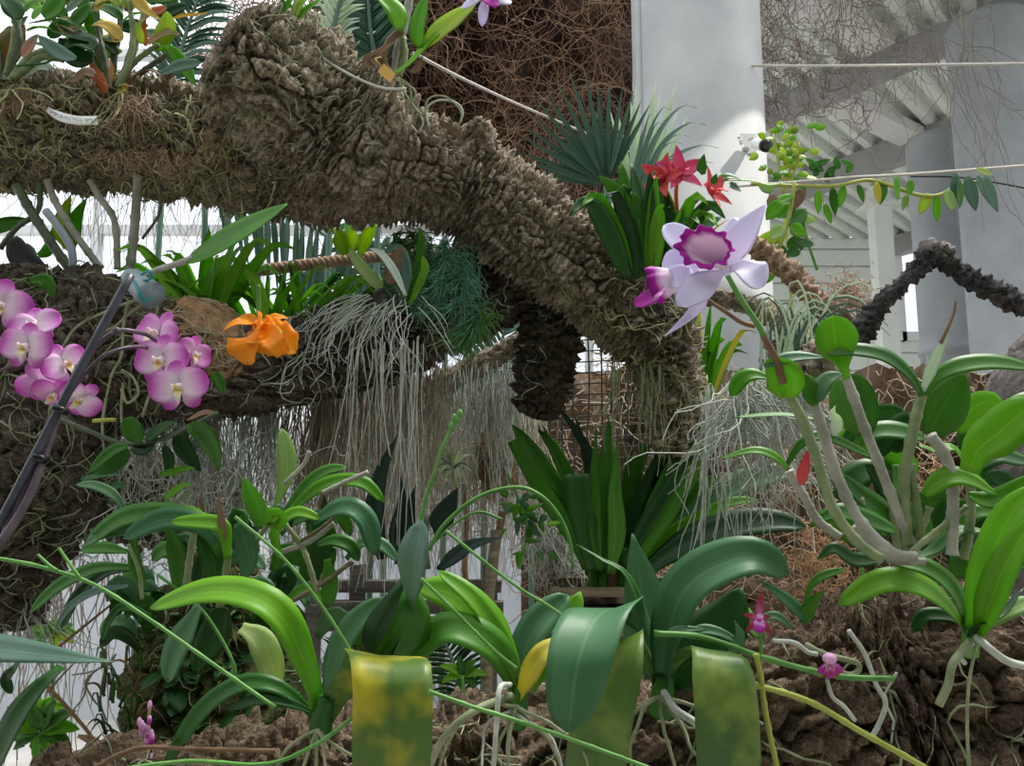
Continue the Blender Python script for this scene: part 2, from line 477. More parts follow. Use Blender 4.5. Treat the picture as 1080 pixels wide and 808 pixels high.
# ------------------------------------------------------------------ limbs with real bark relief
def limb(mb, ctrl, step=0.006, sides=None, amp=0.02, cell=0.035, rough=0.006, lump=0.25, seed=0, stretch=1.0, endcap=True, anis=0.7, ridge=0.014, ramp_=0.0, tilt=0.55):
    """ctrl: (px, py, depth, radius in px). Adds a bark-covered limb; returns surface sampler S(t, theta, off)."""
    pts = [P(x, y, d) for x, y, d, r in ctrl]
    rad = [px(r, d) for x, y, d, r in ctrl]
    L = sum((b - a).length for a, b in zip(pts, pts[1:]))
    nt = max(8, int(L / step))
    c = spline(pts, nt)
    cum = [0]
    for a, b in zip(pts, pts[1:]):
        cum.append(cum[-1] + (b - a).length)
    ss = np.linspace(0, cum[-1], nt + 1)
    R = np.interp(ss, cum, rad)
    R = np.convolve(np.pad(R, 5, mode='edge'), np.ones(11) / 11, mode='valid')
    C = np.array([tuple(p) for p in c])
    T = np.gradient(C, axis=0)
    T /= np.linalg.norm(T, axis=1)[:, None]
    A = np.zeros_like(C)
    up = np.array((0, 0, 1.0)) if abs(T[0][2]) < 0.9 else np.array((1.0, 0, 0))
    for i in range(nt + 1):
        a = (up if i == 0 else A[i - 1])
        a = a - T[i] * a.dot(T[i])
        A[i] = a / np.linalg.norm(a)
    B = np.cross(T, A)
    ns = sides or max(16, int(2 * math.pi * max(rad) / step))
    th = np.linspace(0, 2 * math.pi, ns, endpoint=False)
    dirs = A[:, None, :] * np.cos(th)[None, :, None] + B[:, None, :] * np.sin(th)[None, :, None]
    base = C[:, None, :] + dirs * R[:, None, None]
    flat = base.reshape(-1, 3)
    rr = np.repeat(R, ns)
    lm = (fbm(flat * 5.0 + seed * 13.1, 3, seed) - 0.5) * 2 * lump * rr
    wp = flat + 0.5 * cell * (np.stack([fbm(flat / cell * 0.7 + 31 * j + seed, 3, seed + j) for j in range(3)], 1) - 0.5) * 2
    # cells shortened along the limb: plates with cross cracks
    tt = np.repeat(T, ns, axis=0)
    al = (wp * tt).sum(1)[:, None] * tt
    q = (wp - al) / (cell * stretch) + al / (cell * anis)
    f1, f2, cid, dv = worley(q, seed)
    along = (dv * tt).sum(1)
    e = np.clip((f2 - f1) * 7.0, 0, 1)
    pl = e * e * (3 - 2 * e)
    sc = (flat * tt).sum(1)
    # arc length along the limb gives cross ridges, broken at every plate
    arc = np.repeat(ss, ns)
    ph = arc / ridge + 2.2 * fbm(flat * 22 + 5, 3, seed + 21) + cid * 5.0
    rdg = 1 - np.abs((ph % 1) * 2 - 1)
    rdg = rdg ** 0.7 * (0.4 + 0.9 * vnoise(flat * 60, seed + 31))
    plate = pl * (0.3 + 1.0 * cid) + tilt * np.clip(along, -0.7, 0.7) * e
    q2 = (wp - al) / (cell * 0.42 * stretch) + al / (cell * 0.42 * anis)
    g1, g2, gid, gv = worley(q2 + 7.7, seed + 3)
    small = np.clip((g2 - g1) * 4, 0, 1) * (0.3 + 0.9 * gid)
    disp = lm + amp * (plate - 0.5) + amp * 0.42 * (small - 0.4) + ramp_ * (rdg - 0.5) * (0.35 + 0.65 * pl) + rough * (fbm(flat * 110, 3, seed + 9) - 0.5) * 2
    rr_lim = np.maximum(-0.35 * rr, disp)
    out = base + (dirs.reshape(-1, 3) * rr_lim[:, None]).reshape(base.shape)
    vs = [Vector(v) for v in out.reshape(-1, 3)]
    fs = []
    for i in range(nt):
        for j in range(ns):
            k = (j + 1) % ns
            fs.append((i * ns + j, i * ns + k, (i + 1) * ns + k, (i + 1) * ns + j))
    if endcap:
        # rounded rough ends: shrink rings
        for end, sgn in ((0, -1), (nt, 1)):
            ring = list(range(end * ns, end * ns + ns))
            for q_, (sc, adv) in enumerate(((0.8, 0.12), (0.5, 0.2), (0.15, 0.24))):
                b0 = len(vs)
                for j in range(ns):
                    d0 = out[end, j] - C[end]
                    vs.append(Vector(C[end] + d0 * sc + T[end] * sgn * R[end] * adv + (rnd.random() - .5) * amp * 0.5 * T[end]))
                for j in range(ns):
                    k = (j + 1) % ns
                    f = (ring[j], ring[k], b0 + k, b0 + j)
                    fs.append(f if sgn > 0 else f[::-1])
                ring = list(range(b0, b0 + ns))
            fs.append(tuple(ring) if sgn > 0 else tuple(ring[::-1]))
    mb.add(vs, fs)

    def S(t, theta, off=0.0):
        i = min(nt, max(0, int(round(t * nt))))
        j = int(round(theta / (2 * math.pi) * ns)) % ns
        return Vector(out[i, j] + dirs[i, j] * off)
    S.L, S.C, S.A, S.B, S.T, S.R, S.nt = cum[-1], C, A, B, T, R, nt
    # theta that faces the camera at t
    def facing(t):
        i = min(nt, max(0, int(round(t * nt))))
        v = np.array(tuple(EYE)) - C[i]
        return math.atan2(v.dot(B[i]), v.dot(A[i]))
    S.facing = facing
    return S

def crawl_roots(mb, S, n, t0=0.0, t1=1.0, spread=1.6, centre=0.0, length=0.25, r=(0.0012, 0.0028), off=0.004, sides=4, wig=0.5, grav=0.0):
    """roots that wander over a limb's bark"""
    for _ in range(n):
        t = rnd.uniform(t0, t1)
        i0 = min(S.nt, int(t * S.nt))
        th = S.facing(t) + centre + rnd.gauss(0, spread * 0.5)
        ang = rnd.uniform(0, 2 * math.pi)
        L = length * rnd.uniform(0.4, 1.3)
        st = 0.012
        pts = []
        for k in range(int(L / st)):
            o = off + 0.006 * max(0, math.sin(k * 0.45 + ang))
            pts.append(S(min(1, max(0, t)), th, o))
            ang += rnd.gauss(0, wig)
            t += math.cos(ang) * st / S.L
            th += math.sin(ang) * st / max(0.02, S.R[min(S.nt, max(0, int(t * S.nt)))])
            if not 0 <= t <= 1:
                break
        if len(pts) > 3:
            rr = rnd.uniform(*r)
            pts = spline(pts, len(pts))
            mb.tube(pts, [rr * (1 - 0.55 * i / len(pts)) for i in range(len(pts))], sides)

def strands(mb, origin_fn, n, length, r=0.0012, wig=0.02, seg=9, sides=3, dirv=Vector((0, 0, -1)), spread=0.12, curl=0.0):
    for _ in range(n):
        p = Vector(origin_fn())
        L = length * rnd.uniform(0.35, 1.15)
        d = (dirv + Vector((rnd.gauss(0, spread), rnd.gauss(0, spread), rnd.gauss(0, spread)))).normalized()
        pts = [p.copy()]
        for k in range(seg):
            d = (d + Vector((rnd.gauss(0, wig), rnd.gauss(0, wig), rnd.gauss(0, wig))) * 8 * (1 + curl) + dirv * 0.08).normalized()
            p = p + d * (L / seg)
            pts.append(p.copy())
        mb.tube(pts, [r * (1 - 0.5 * k / seg) for k in range(seg + 1)], sides, cap=False)

def sheet(mb, fn, nu, nv, thick=None):
    """grid surface from fn(u, v) -> point"""
    vs = [fn(i / nu, j / nv) for i in range(nu + 1) for j in range(nv + 1)]
    fs = [(i * (nv + 1) + j, (i + 1) * (nv + 1) + j, (i + 1) * (nv + 1) + j + 1, i * (nv + 1) + j + 1) for i in range(nu) for j in range(nv)]
    return mb.add(vs, fs, [(i / nu, j / nv) for i in range(nu + 1) for j in range(nv + 1)])

# ================================================================== SETTING
def struct(o):
    o['kind'] = 'structure'
    return o

CEIL = 6.15
GROUND = -0.1
struct(MB().box((3, 8, GROUND - 0.1), 40, 36, 0.2).build('floor', M['ground']))
# white wall behind the planting, below the glazing
YB = 6.2
b = MB()
b.box((-2.6, YB, 0.95), 6.8, 0.15, 2.1)
for k in range(5):
    b.box((-5.4 + k * 1.55, YB - 0.09, 0.95), 0.05, 0.04, 2.1)
struct(b.build('wall_back', M['wall_white'], smooth=False))
# glazing above the wall
def clear_glass():
    t = NT('clear_glazing')
    g = t.n('ShaderNodeBsdfGlossy', {'Color': (1, 1, 1, 1), 'Roughness': 0.03})
    tr = t.n('ShaderNodeBsdfTransparent', {'Color': (0.95, 0.97, 1, 1)})
    mx = t.n('ShaderNodeMixShader', {0: 0.05, 1: tr.outputs[0], 2: g.outputs[0]})
    t.t.links.new(mx.outputs[0], t.out.inputs['Surface'])
    return t.m
M['glass'] = clear_glass()
b = MB()
for k in range(6):
    b.box((-5.9 + k * 1.3, YB, 3.55), 0.06, 0.1, 3.1)
for z in (2.03, 3.6, 5.1):
    b.box((-2.6, YB, z), 6.8, 0.08, 0.07)
w = struct(b.build('window_1', M['frame_white'], smooth=False))
ORG[w.name] = Vector((0, 0, 0))
MB().box((-2.6, YB + 0.01, 3.55), 6.7, 0.012, 3.05).build('pane', M['glass'], w, smooth=False)

# unseen dark green wall, added to cut fill light from behind the viewer
def blocker(u, v):
    p = Vector((-8 + 16 * u, -2.6, GROUND + 4.6 * v))
    return p + Vector((0, 0.35 * (float(fbm(np.array([tuple(p * 1.7)]), 3)[0]) - .5), 0))
b = MB()
sheet(b, blocker, 60, 24)
sheet(b, lambda u, v: Vector((-8 + 16 * u, -3.0, GROUND + 4.6 * v)), 2, 2)
struct(b.build('wall_light_blocker', plain('blocker_green', (0.015, 0.04, 0.01), (0.05, 0.1, 0.025), 8, .9, 1.0, 25, dist=.05)))

# ---- roof deck: corrugated sheets on rotated beams
RB = math.radians(44)
rv = Vector((math.sin(RB), math.cos(RB), 0))
bv = Vector((-math.cos(RB), math.sin(RB), 0))
O0 = Vector((1.5, 5.2, CEIL))
def corr(x):
    x = (x / 0.27) % 1
    return 0.0 if x < 0.35 else (0.11 * (x - 0.35) / 0.1 if x < 0.45 else (0.11 if x < 0.85 else 0.11 * (1 - x) / 0.15))
mb = MB()
xs = []
k = -14.0
while k < 14:
    for f in (0.0, 0.35, 0.45, 0.85):
        xs.append(k + f * 0.27)
    k += 0.27
vs, fs = [], []
for x in xs:
    z = corr(x + 14.0 + 1e-4) 
    for yy in (-3.0, 22.0):
        vs.append(O0 + bv * x + rv * yy + Vector((0, 0, z)))
def clipx(v):
    return v
n = len(xs)
for i in range(n - 1):
    c = (vs[2 * i] + vs[2 * i + 3]) / 2
    fs.append((2 * i, 2 * i + 2, 2 * i + 3, 2 * i + 1))
b = MB()
# cut the deck so that the planting stays under open glass roof: keep x > 1.2
bmv, bmf = [], []
for i in range(n - 1):
    a0, a1 = xs[i], xs[i + 1]
    def yclip(a):
        # smallest yy >= -3 for which x >= 1.2 and y >= 4.6
        px_, py_ = (O0 + bv * a).x, (O0 + bv * a).y
        y1 = (1.3 - px_) / rv.x
        y2 = (4.6 - py_) / rv.y
        return max(-3.0, y1, y2)
    s0, s1 = yclip(a0), yclip(a1)
    if s0 > 21 or s1 > 21:
        continue
    ymax = P(700, 340, 14.5).y + 0.2
    f0, f1_ = [min(22.0, (ymax - (O0 + bv * a).y) / rv.y) for a in (a0, a1)]
    if f0 <= s0 or f1_ <= s1:
        continue
    k0 = len(bmv)
    z0, z1 = corr(a0 + 14.0 + 1e-4), corr(a1 + 14.0 + 1e-4)
    bmv += [O0 + bv * a0 + rv * s0 + Vector((0, 0, z0)), O0 + bv * a1 + rv * s1 + Vector((0, 0, z1)),
            O0 + bv * a1 + rv * f1_ + Vector((0, 0, z1)), O0 + bv * a0 + rv * f0 + Vector((0, 0, z0))]
    bmf.append((k0, k0 + 1, k0 + 2, k0 + 3))
    k1 = len(bmv)
    bmv += [v + Vector((0, 0, 0.02)) for v in bmv[k0:k0 + 4]]
    bmf.append((k1 + 3, k1 + 2, k1 + 1, k1))
b.add(bmv, bmf)
struct(b.build('ceiling', M['deck'], smooth=False))

def beam_between(name, mat, a, c, w, h, flange=True):
    a, c = Vector(a), Vector(c)
    ax = (c - a).normalized()
    sd = ax.cross(Vector((0, 0, 1))).normalized()
    mid = (a + c) / 2
    L = (c - a).length
    m = MB()
    axes = (ax, sd, Vector((0, 0, 1)))
    if flange:
        m.box(mid, L, w * 0.25, h, axes)
        m.box(mid + Vector((0, 0, -h / 2)), L, w, 0.04, axes)
        m.box(mid + Vector((0, 0, h / 2 - 0.02)), L, w, 0.04, axes)
    else:
        m.box(mid, L, w, h, axes)
    return struct(m.build(name, mat, smooth=False))

def on_z(x, y, z):
    """point of the pixel ray at height z"""
    d = FWD + RIGHT * ((x - 540) / F) + UP * ((404 - y) / F)
    return EYE + d * ((z - EYE.z) / d.z)

def roof_beam(name, mat, p, q, drop, w, h, e0, e1):
    a, c = on_z(*p, CEIL - drop), on_z(*q, CEIL - drop)
    dv = c - a
    up_ = Vector((0, 0, h / 2))
    beam_between(name, mat, a - dv * e0 + up_, a + dv * (1 + e1) + up_, w, h, False)
roof_beam('trim_1', M['beam'], (800, 138), (1000, 56), .3, .14, .3, .25, 1.2)
roof_beam('trim_2', M['beam_white'], (884, 112), (988, 162), .14, .34, .14, .02, .2)
roof_beam('trim_3', M['beam'], (838, 212), (1010, 152), .34, .2, .34, .2, .4)
roof_beam('trim_4', M['beam'], (840, 296), (975, 262), .34, .25, .34, .2, .2)
roof_beam('trim_5', M['beam_white'], (862, 18), (930, 52), .14, .3, .14, .8, .0)

# far wall under the roof: pale ribbed cladding with a bright opening
def far(x, y):
    return P(x, y, FW)
FW = 14.5
p0 = P(700, 340, FW)
YF = p0.y
def fx(x, y=340):
    return P(x, y, FW).x
def fz(y):
    return P(900, y, FW).z
m = MB()
zt, zb = CEIL + 0.05, GROUND
xw0, xw1 = fx(948), fx(994)
zw0, zw1 = fz(356), fz(256)
def clad(m, x0, x1, z0, z1):
    z = z0
    while z < z1 - 0.01:
        h = min(0.32, z1 - z)
        m.box(((x0 + x1) / 2, YF + 0.1, z + h / 2 - 0.02), x1 - x0, 0.16, h - 0.04)
        m.box(((x0 + x1) / 2, YF + 0.14, z + h - 0.02), x1 - x0, 0.10, 0.05)
        z += h
clad(m, fx(690), xw0, zb, zt)
clad(m, xw1, 22, zb, zt)
clad(m, xw0, xw1, zb, zw0)
clad(m, xw0, xw1, zw1, zt)
struct(m.build('wall_far', M['deck'], smooth=False))
m = MB()
for x in (xw0, xw1):
    m.box((x, YF, (zw0 + zw1) / 2), 0.16, 0.22, zw1 - zw0 + 0.16)
for z in (zw0, zw1):
    m.box(((xw0 + xw1) / 2, YF, z), xw1 - xw0, 0.22, 0.16)
w = struct(m.build('window_2', M['frame_white'], smooth=False))
ORG[w.name] = Vector((0, 0, 0))
MB().box(((xw0 + xw1) / 2, YF + 0.05, (zw0 + zw1) / 2), xw1 - xw0, 0.012, zw1 - zw0).build('pane', M['glass'], w, smooth=False)

# steel post under the roof
q = P(935, 340, 12.0)
m = MB()
m.box((q.x, q.y, (CEIL + GROUND) / 2), 0.26, 0.26, CEIL - GROUND)
m.box((q.x, q.y, CEIL - 0.3), 0.5, 0.5, 0.06)
m.box((q.x, q.y, GROUND + 0.02), 0.5, 0.5, 0.04)
struct(tag(m.build('steel_post', M['deck'], smooth=False), 'slim pale green steel post under the ribbed roof', 'post'))

def round_column(label, q, r, z1, mat, rings=(), seam=None):
    m = MB()
    ns = 56
    prof = [(GROUND, r)]
    for z in sorted(rings):
        prof += [(z - 0.06, r), (z - 0.055, r + 0.02), (z + 0.055, r + 0.02), (z + 0.06, r)]
    prof += [(z1 - 0.05, r), (z1, r - 0.03)]
    vs = [Vector((q.x + rr * math.cos(2 * math.pi * j / ns), q.y + rr * math.sin(2 * math.pi * j / ns), z)) for z, rr in prof for j in range(ns)]
    fs = [(i * ns + j, i * ns + (j + 1) % ns, (i + 1) * ns + (j + 1) % ns, (i + 1) * ns + j) for i in range(len(prof) - 1) for j in range(ns)]
    fs.append(tuple((len(prof) - 1) * ns + j for j in range(ns)))
    m.add(vs, fs)
    o = m.build('concrete_column', mat)
    for p in o.data.polygons:
        p.use_smooth = len(p.vertices) == 4
    return struct(tag(o, label, 'column'))

qc = P(737, 150, 4.6)
RC = 0.365
col_main = round_column('thick pale grey round column with a security camera, behind the red orchid', qc, RC, 6.6, M['concrete'])
ORG[col_main.name] = Vector((0, 0, 0))
# conduit up the column's edge
m = MB()
m.tube([Vector((qc.x - RC * 0.955, qc.y - RC * 0.33, z)) for z in (GROUND, 3, 6.6)], 0.022, 10)
m.build('conduit', M['concrete'], col_main)
round_column('big grey round column under the roof, in front of a shadowed second one', P(1062, 250, 7.2), 0.36, CEIL - 0.3, M['concrete_dark'], (1.2,))
round_column('shadowed grey round column half hidden behind the bigger grey one', P(1003, 300, 8.3), 0.33, CEIL - 0.9, M['concrete_dark'], (P(1003, 370, 8.3).z,))

# ================================================================== ROOT CURTAINS OF THE BACKGROUND
def fin_stuff(mb, name, mat, label, cat, parent=None):
    o = mb.build(name, mat, parent)
    return tag(o, label, cat, None, 'stuff')

# brown dry root bank, upper middle
def bankpt(u, v, bump=0.28):
    x = 215 + u * 452
    y = -70 + v * 270
    d = 5.7 + bump * math.sin(u * 9 + v * 4) + 0.2 * math.sin(u * 23 + 1) * math.cos(v * 11)
    return P(x, y, d)
m = MB()
def bank(u, v):
    p = bankpt(u, v)
    e = min(1, (1 - v) / 0.15, u / 0.06 + 0.15)
    return p + Vector((0, 0, 0.12 * math.sin(u * 40) * (1 - e)))
sheet(m, lambda u, v: bank(0.42 + 0.58 * u, v), 60, 30)
sheet(m, lambda u, v: bank(0.42 + 0.58 * u, v) + Vector((0, 0.25, 0)), 60, 30)
backing = fin_stuff(m, 'root_bank', M['mat_back'], 'dark earthy bank behind the tangle of brown dry roots', 'root bank')
m = MB()
for _ in range(1500):
    u = min(.97, rnd.random() ** 0.7)
    v = rnd.uniform(-0.05, 0.95)
    p = bankpt(u, v) - Vector((0, rnd.uniform(0.03, 0.35), 0))
    strands(m, lambda: p, 1, 0.9, rnd.uniform(0.003, 0.0055), 0.03, 12, 3, Vector((rnd.gauss(0, .3), 0, -0.8)), 0.6, 0.3)
fin_stuff(m, 'dry_root_tangle', M['root_reddish'], 'tangle of reddish brown dry roots hanging behind the thick branch', 'dry roots')
m = MB()
for _ in range(420):
    u = rnd.uniform(0, 0.5)
    v = rnd.uniform(-0.1, 0.85)
    p = bankpt(u, v)
    strands(m, lambda: p, 1, 0.7, rnd.uniform(0.003, 0.006), 0.04, 10, 3, Vector((rnd.gauss(0, .4), 0, -0.6)), 0.7, 0.4)
fin_stuff(m, 'dry_vine_tangle', M['root_brown'], 'dark brown dry vines against the bright glazing above the leafy branch', 'dry vines')

# dry roots hanging off the roof at the right
m = MB()
def roofpt():
    x = 800 + 190 * rnd.random() ** 1.9
    y = rnd.uniform(-40, 105 - (x - 800) * 0.3)
    return P(x, y, rnd.uniform(5.2, 6.2))
strands(m, roofpt, 300, 0.7, 0.003, 0.03, 11, 3, spread=0.5, curl=0.4)
def roofpt2():
    x = rnd.choice((955, 962, 985, 1005, 1010, 1020, 1035, 880, 905, 925, 845)) + rnd.gauss(0, 5)
    return P(x, rnd.uniform(-20, 70), rnd.uniform(5.4, 6.0))
strands(m, roofpt2, 46, 1.3, 0.004, 0.022, 16, 3, spread=0.15)
fin_stuff(m, 'hanging_dry_roots', M['root_drygrey'], 'grey brown dry roots hanging from the ribbed roof beside the pale column', 'dry roots')
m = MB()
def roofpt3():
    x = 800 + 120 * rnd.random() ** 1.6
    return P(x, rnd.uniform(-40, 120), rnd.uniform(6.0, 6.6))
strands(m, roofpt3, 150, 0.5, 0.005, 0.05, 9, 3, spread=0.6, curl=0.5)
fin_stuff(m, 'dark_root_thatch', M['root_brown'], 'dark thatch of dead roots under the roof beside the pale column', 'dead roots')

# fibrous bank behind the middle
def midpt(u, v):
    x = 330 + u * 760
    y = 395 + v * 330
    d = 3.1 + 0.22 * math.sin(u * 14 + v * 5) + 0.13 * math.sin(u * 37) * math.cos(v * 19)
    if 0.17 < u < 0.36 and v > 0.25:
        d += 0
    return P(x, y, d)
m = MB()
g = 150
def midbank(u, v):
    p = midpt(u, v)
    n_ = float(fbm(np.array([tuple(p)]) * 9, 3)[0]) - 0.5
    return p + Vector((0, -n_ * 0.4, n_ * 0.2))
sheet(m, lambda u, v: midbank(0.29 + u * 1.05, v * 1.5), 100, 44)
sheet(m, lambda u, v: midbank(u * 0.29, v * 0.33), 22, 12)
sheet(m, lambda u, v: midbank(0.29 + u * 1.05, v * 1.5) + Vector((0, 0.3, 0)), 20, 10)
fin_stuff(m, 'fibre_bank', plain('fibre_bank_soil', (0.10, 0.065, 0.04), (0.26, 0.18, 0.12), 6, 0.95, 1.0, 40, dist=0.02), 'brown fibrous planting bank behind the dark strap plant', 'planting bank')
m = MB()
for _ in range(2000):
    u, v = rnd.random() * 1.3, rnd.random() * 1.1
    if u < 0.29 and v > 0.3:
        v *= 0.33
    p = midpt(u, v) - Vector((0, rnd.uniform(0.05, 0.4), 0))
    strands(m, lambda: p, 1, 0.3, rnd.uniform(0.0018, 0.0032), 0.05, 7, 3, Vector((0, 0, -0.6)), 0.9, 0.5)
fin_stuff(m, 'dry_root_litter', plain('dry_root_tan', (0.24, 0.17, 0.11), (0.5, 0.42, 0.32), 3, 0.85, 0), 'tan dry roots littering the planting bank behind the orchids', 'dry roots')
m = MB()
for cx, cy, n_ in ((680, 600, 70), (870, 585, 160), (675, 640, 60), (885, 650, 90), (520, 480, 60), (985, 500, 60), (850, 620, 120), (640, 400, 40)):
    for _ in range(n_):
        p = P(cx + rnd.gauss(0, 16), cy + rnd.gauss(0, 22), 2.45 + rnd.uniform(-.05, .2))
        strands(m, lambda: p, 1, 0.12, 0.0018, 0.09, 6, 3, Vector((0, 0, -0.4)), 1.0, 0.8)
fin_stuff(m, 'coir_tufts', M['coir_orange'], 'orange brown coir fibre tufts on the planting bank', 'coir fibre')

# ================================================================== BRANCHES
br = thing('cork_branch', 'thick cork-barked branch arching across the top with a cut stub', 'branch', P(340, 160, 1.65))
m = MB()
S_main = limb(m, [(-90, 128, 1.62, 64), (0, 136, 1.62, 60), (100, 142, 1.62, 53), (200, 152, 1.62, 50), (300, 162, 1.62, 62), (400, 176, 1.64, 54), (450, 183, 1.65, 48), (500, 203, 1.68, 45), (560, 244, 1.69, 44), (600, 274, 1.7, 43), (645, 312, 1.72, 41), (688, 352, 1.74, 40), (704, 400, 1.76, 31), (713, 470, 1.8, 22)], 0.003, None, 0.024, 0.036, 0.0035, 0.13, 1, 0.85, anis=1.3, ridge=0.0125, ramp_=0.015, tilt=0.35)
m.build('main_limb', M['bark'], br)
m = MB()
S_stub = limb(m, [(398, 172, 1.6, 66), (350, 136, 1.57, 70), (300, 96, 1.52, 68), (262, 68, 1.49, 58), (246, 56, 1.48, 52)], 0.003, None, 0.03, 0.042, 0.0035, 0.10, 2, 0.85, anis=1.25, ridge=0.013, ramp_=0.017, tilt=0.4)
m.build('stub_limb', M['bark'], br)
m = MB()
S_dang = limb(m, [(566, 262, 1.8, 40), (582, 320, 1.82, 33), (578, 380, 1.82, 28), (572, 415, 1.82, 30), (566, 436, 1.82, 16)], 0.006, None, 0.02, 0.03, 0.005, 0.2, 3)
m.build('hanging_limb', M['bark_dark'], br)

lb = thing('lower_branch', 'dark lower branch with root mats, running under the cork branch', 'branch', P(120, 390, 1.6))
m = MB()
S_low = limb(m, [(-60, 400, 1.5, 100), (20, 385, 1.5, 85), (90, 365, 1.52, 70), (150, 372, 1.54, 58), (215, 385, 1.56, 52), (285, 388, 1.6, 44), (350, 372, 1.66, 42), (420, 345, 1.72, 44), (490, 312, 1.8, 48), (545, 280, 1.84, 44), (580, 250, 1.85, 40)], 0.0042, None, 0.018, 0.03, 0.004, 0.22, 4, 1.0, anis=1.2, ramp_=0.006, tilt=0.2)
m.build('main_limb', M['bark_dark'], lb)
m = MB()
S_trunk = limb(m, [(-30, 330, 1.52, 80), (10, 400, 1.52, 100), (20, 480, 1.52, 95), (5, 560, 1.52, 72), (-20, 640, 1.52, 60)], 0.008, None, 0.018, 0.03, 0.006, 0.3, 5)
m.build('root_ball', M['bark_dark'], lb)
m = MB()
S_cap = limb(m, [(40, 318, 1.5, 26), (85, 318, 1.5, 34), (120, 330, 1.5, 32), (140, 350, 1.5, 20)], 0.006, None, 0.014, 0.016, 0.006, 0.3, 6)
m.build('knot', M['bark_dark'], lb)
m = MB()
S_coir = limb(m, [(182, 345, 1.55, 26), (205, 350, 1.54, 38), (228, 372, 1.54, 40), (240, 400, 1.54, 30)], 0.006, None, 0.008, 0.02, 0.006, 0.2, 7)
cw = m.build('coir_wrap', M['coir'], lb)
m = MB()
crawl_roots(m, S_coir, 60, spread=2.2, length=0.12, r=(0.0009, 0.0018), wig=0.8)
o = m.build('coir_fibre', plain('tan_fibre', (0.3, 0.22, 0.14), (0.5, 0.4, 0.28)), cw)
o['kind'] = 'stuff'

th_ = thing('thin_branch', 'thin grey branch slanting behind the hanging roots', 'branch', P(470, 400, 2.0))
m = MB()
limb(m, [(385, 432, 1.98, 9), (430, 418, 1.98, 11), (480, 398, 2.0, 12), (530, 372, 2.0, 11), (565, 352, 2.0, 10)], 0.006, None, 0.008, 0.02, 0.004, 0.25, 8)
m.build('limb', M['bark'], th_)
m = MB()
m.tube(spline(PP([(470, 400, 2.0), (492, 384, 1.97), (500, 370, 1.96)]), 8), 0.008, 8)
m.build('snag', M['bark'], th_)

lg = thing('fallen_log', 'brown bark log carrying the big-leaved orchids along the bottom edge', 'log', P(600, 900, 1.0))
m = MB()
S_log = limb(m, [(-60, 960, 1.02, 96), (140, 905, 1.02, 100), (330, 870, 1.04, 98), (520, 845, 1.04, 92), (660, 815, 1.05, 92), (800, 780, 1.06, 104), (930, 752, 1.06, 112), (1050, 746, 1.02, 108), (1180, 740, 1.0, 108), (1420, 735, 1.0, 104)], 0.0038, None, 0.03, 0.05, 0.004, 0.2, 9, 0.8, anis=1.9)
m.build('trunk', M['bark_log'], lg)
for cx, cd in ((60, 1.02), (980, 1.05)):
    q = P(cx, 930, cd)
    m = MB()
    m.tube([Vector((q.x, q.y, GROUND)), Vector((q.x, q.y, q.z * 0.5)), Vector((q.x + .01, q.y, q.z + 0.02))], [0.07, 0.06, 0.06], 12)
    m.build('support_post', M['bark_log'], lg)

# mossy stump lower left
st = thing('mossy_stump', 'moss-grown stump under the leafy orchid clump', 'stump', P(230, 800, 1.3))
m = MB()
S_stump = limb(m, [(232, 590, 1.32, 26), (222, 640, 1.3, 58), (225, 720, 1.3, 78), (235, 800, 1.3, 84), (240, 1000, 1.3, 80), (240, 1500, 1.3, 80)], 0.008, None, 0.02, 0.03, 0.008, 0.25, 10)
m.build('trunk', M['moss'], st)

# grey fuzzy trunk at right
ft = thing('fuzzy_trunk', 'grey furry-barked trunk beyond the broad-leaved orchid', 'tree trunk', P(1065, 560, 1.6))
m = MB()
limb(m, [(1420, 40, 1.7, 30), (1290, 190, 1.64, 33), (1200, 285, 1.6, 36), (1114, 400, 1.6, 50), (1090, 450, 1.6, 52), (1084, 540, 1.6, 50), (1082, 640, 1.6, 52), (1082, 800, 1.6, 60), (1082, 1500, 1.6, 60)], 0.008, None, 0.006, 0.02, 0.006, 0.15, 11)
m.build('trunk', M['bark_fuzzy'], ft)

# dark bent branch right
db = thing('bent_branch', 'bare dark branch bent like an elbow before the grey columns', 'branch', P(905, 355, 1.25))
m = MB()
limb(m, [(880, 372, 1.3, 9), (903, 360, 1.28, 12), (915, 340, 1.27, 12), (932, 318, 1.26, 9), (958, 293, 1.25, 8), (984, 270, 1.24, 10), (1008, 284, 1.24, 9), (1040, 302, 1.23, 11), (1072, 318, 1.22, 12), (1110, 330, 1.2, 13), (1230, 345, 1.2, 14), (1400, 330, 1.25, 15)], 0.004, 26, 0.008, 0.016, 0.004, 0.2, 12)
m.build('limb', M['twig_dark'], db)
m = MB()
limb(m, [(972, 262, 1.24, 5), (984, 264, 1.24, 12), (1000, 272, 1.24, 8)], 0.004, 22, 0.006, 0.01, 0.003, 0.3, 13)
m.build('knuckle', plain('bark_fuzz', (0.12, 0.1, 0.1), (0.2, 0.17, 0.16), 40, .9, .8, 150), db)
m = MB()
limb(m, [(845, 392, 1.33, 8), (865, 380, 1.32, 22), (882, 374, 1.3, 15)], 0.005, 30, 0.01, 0.012, 0.006, 0.3, 14)
m.build('root_knob', M['bark'], db)

# grey side branch behind the lavender flower
gb = thing('grey_branch', 'gnarled grey branch behind the lavender flower', 'branch', P(800, 330, 1.7))
m = MB()
limb(m, [(700, 330, 1.72, 7), (740, 312, 1.7, 8), (790, 322, 1.7, 9), (820, 335, 1.66, 12), (842, 352, 1.6, 16), (860, 372, 1.5, 9)], 0.005, 26, 0.008, 0.015, 0.004, 0.3, 15)
m.build('limb', M['bark'], gb)

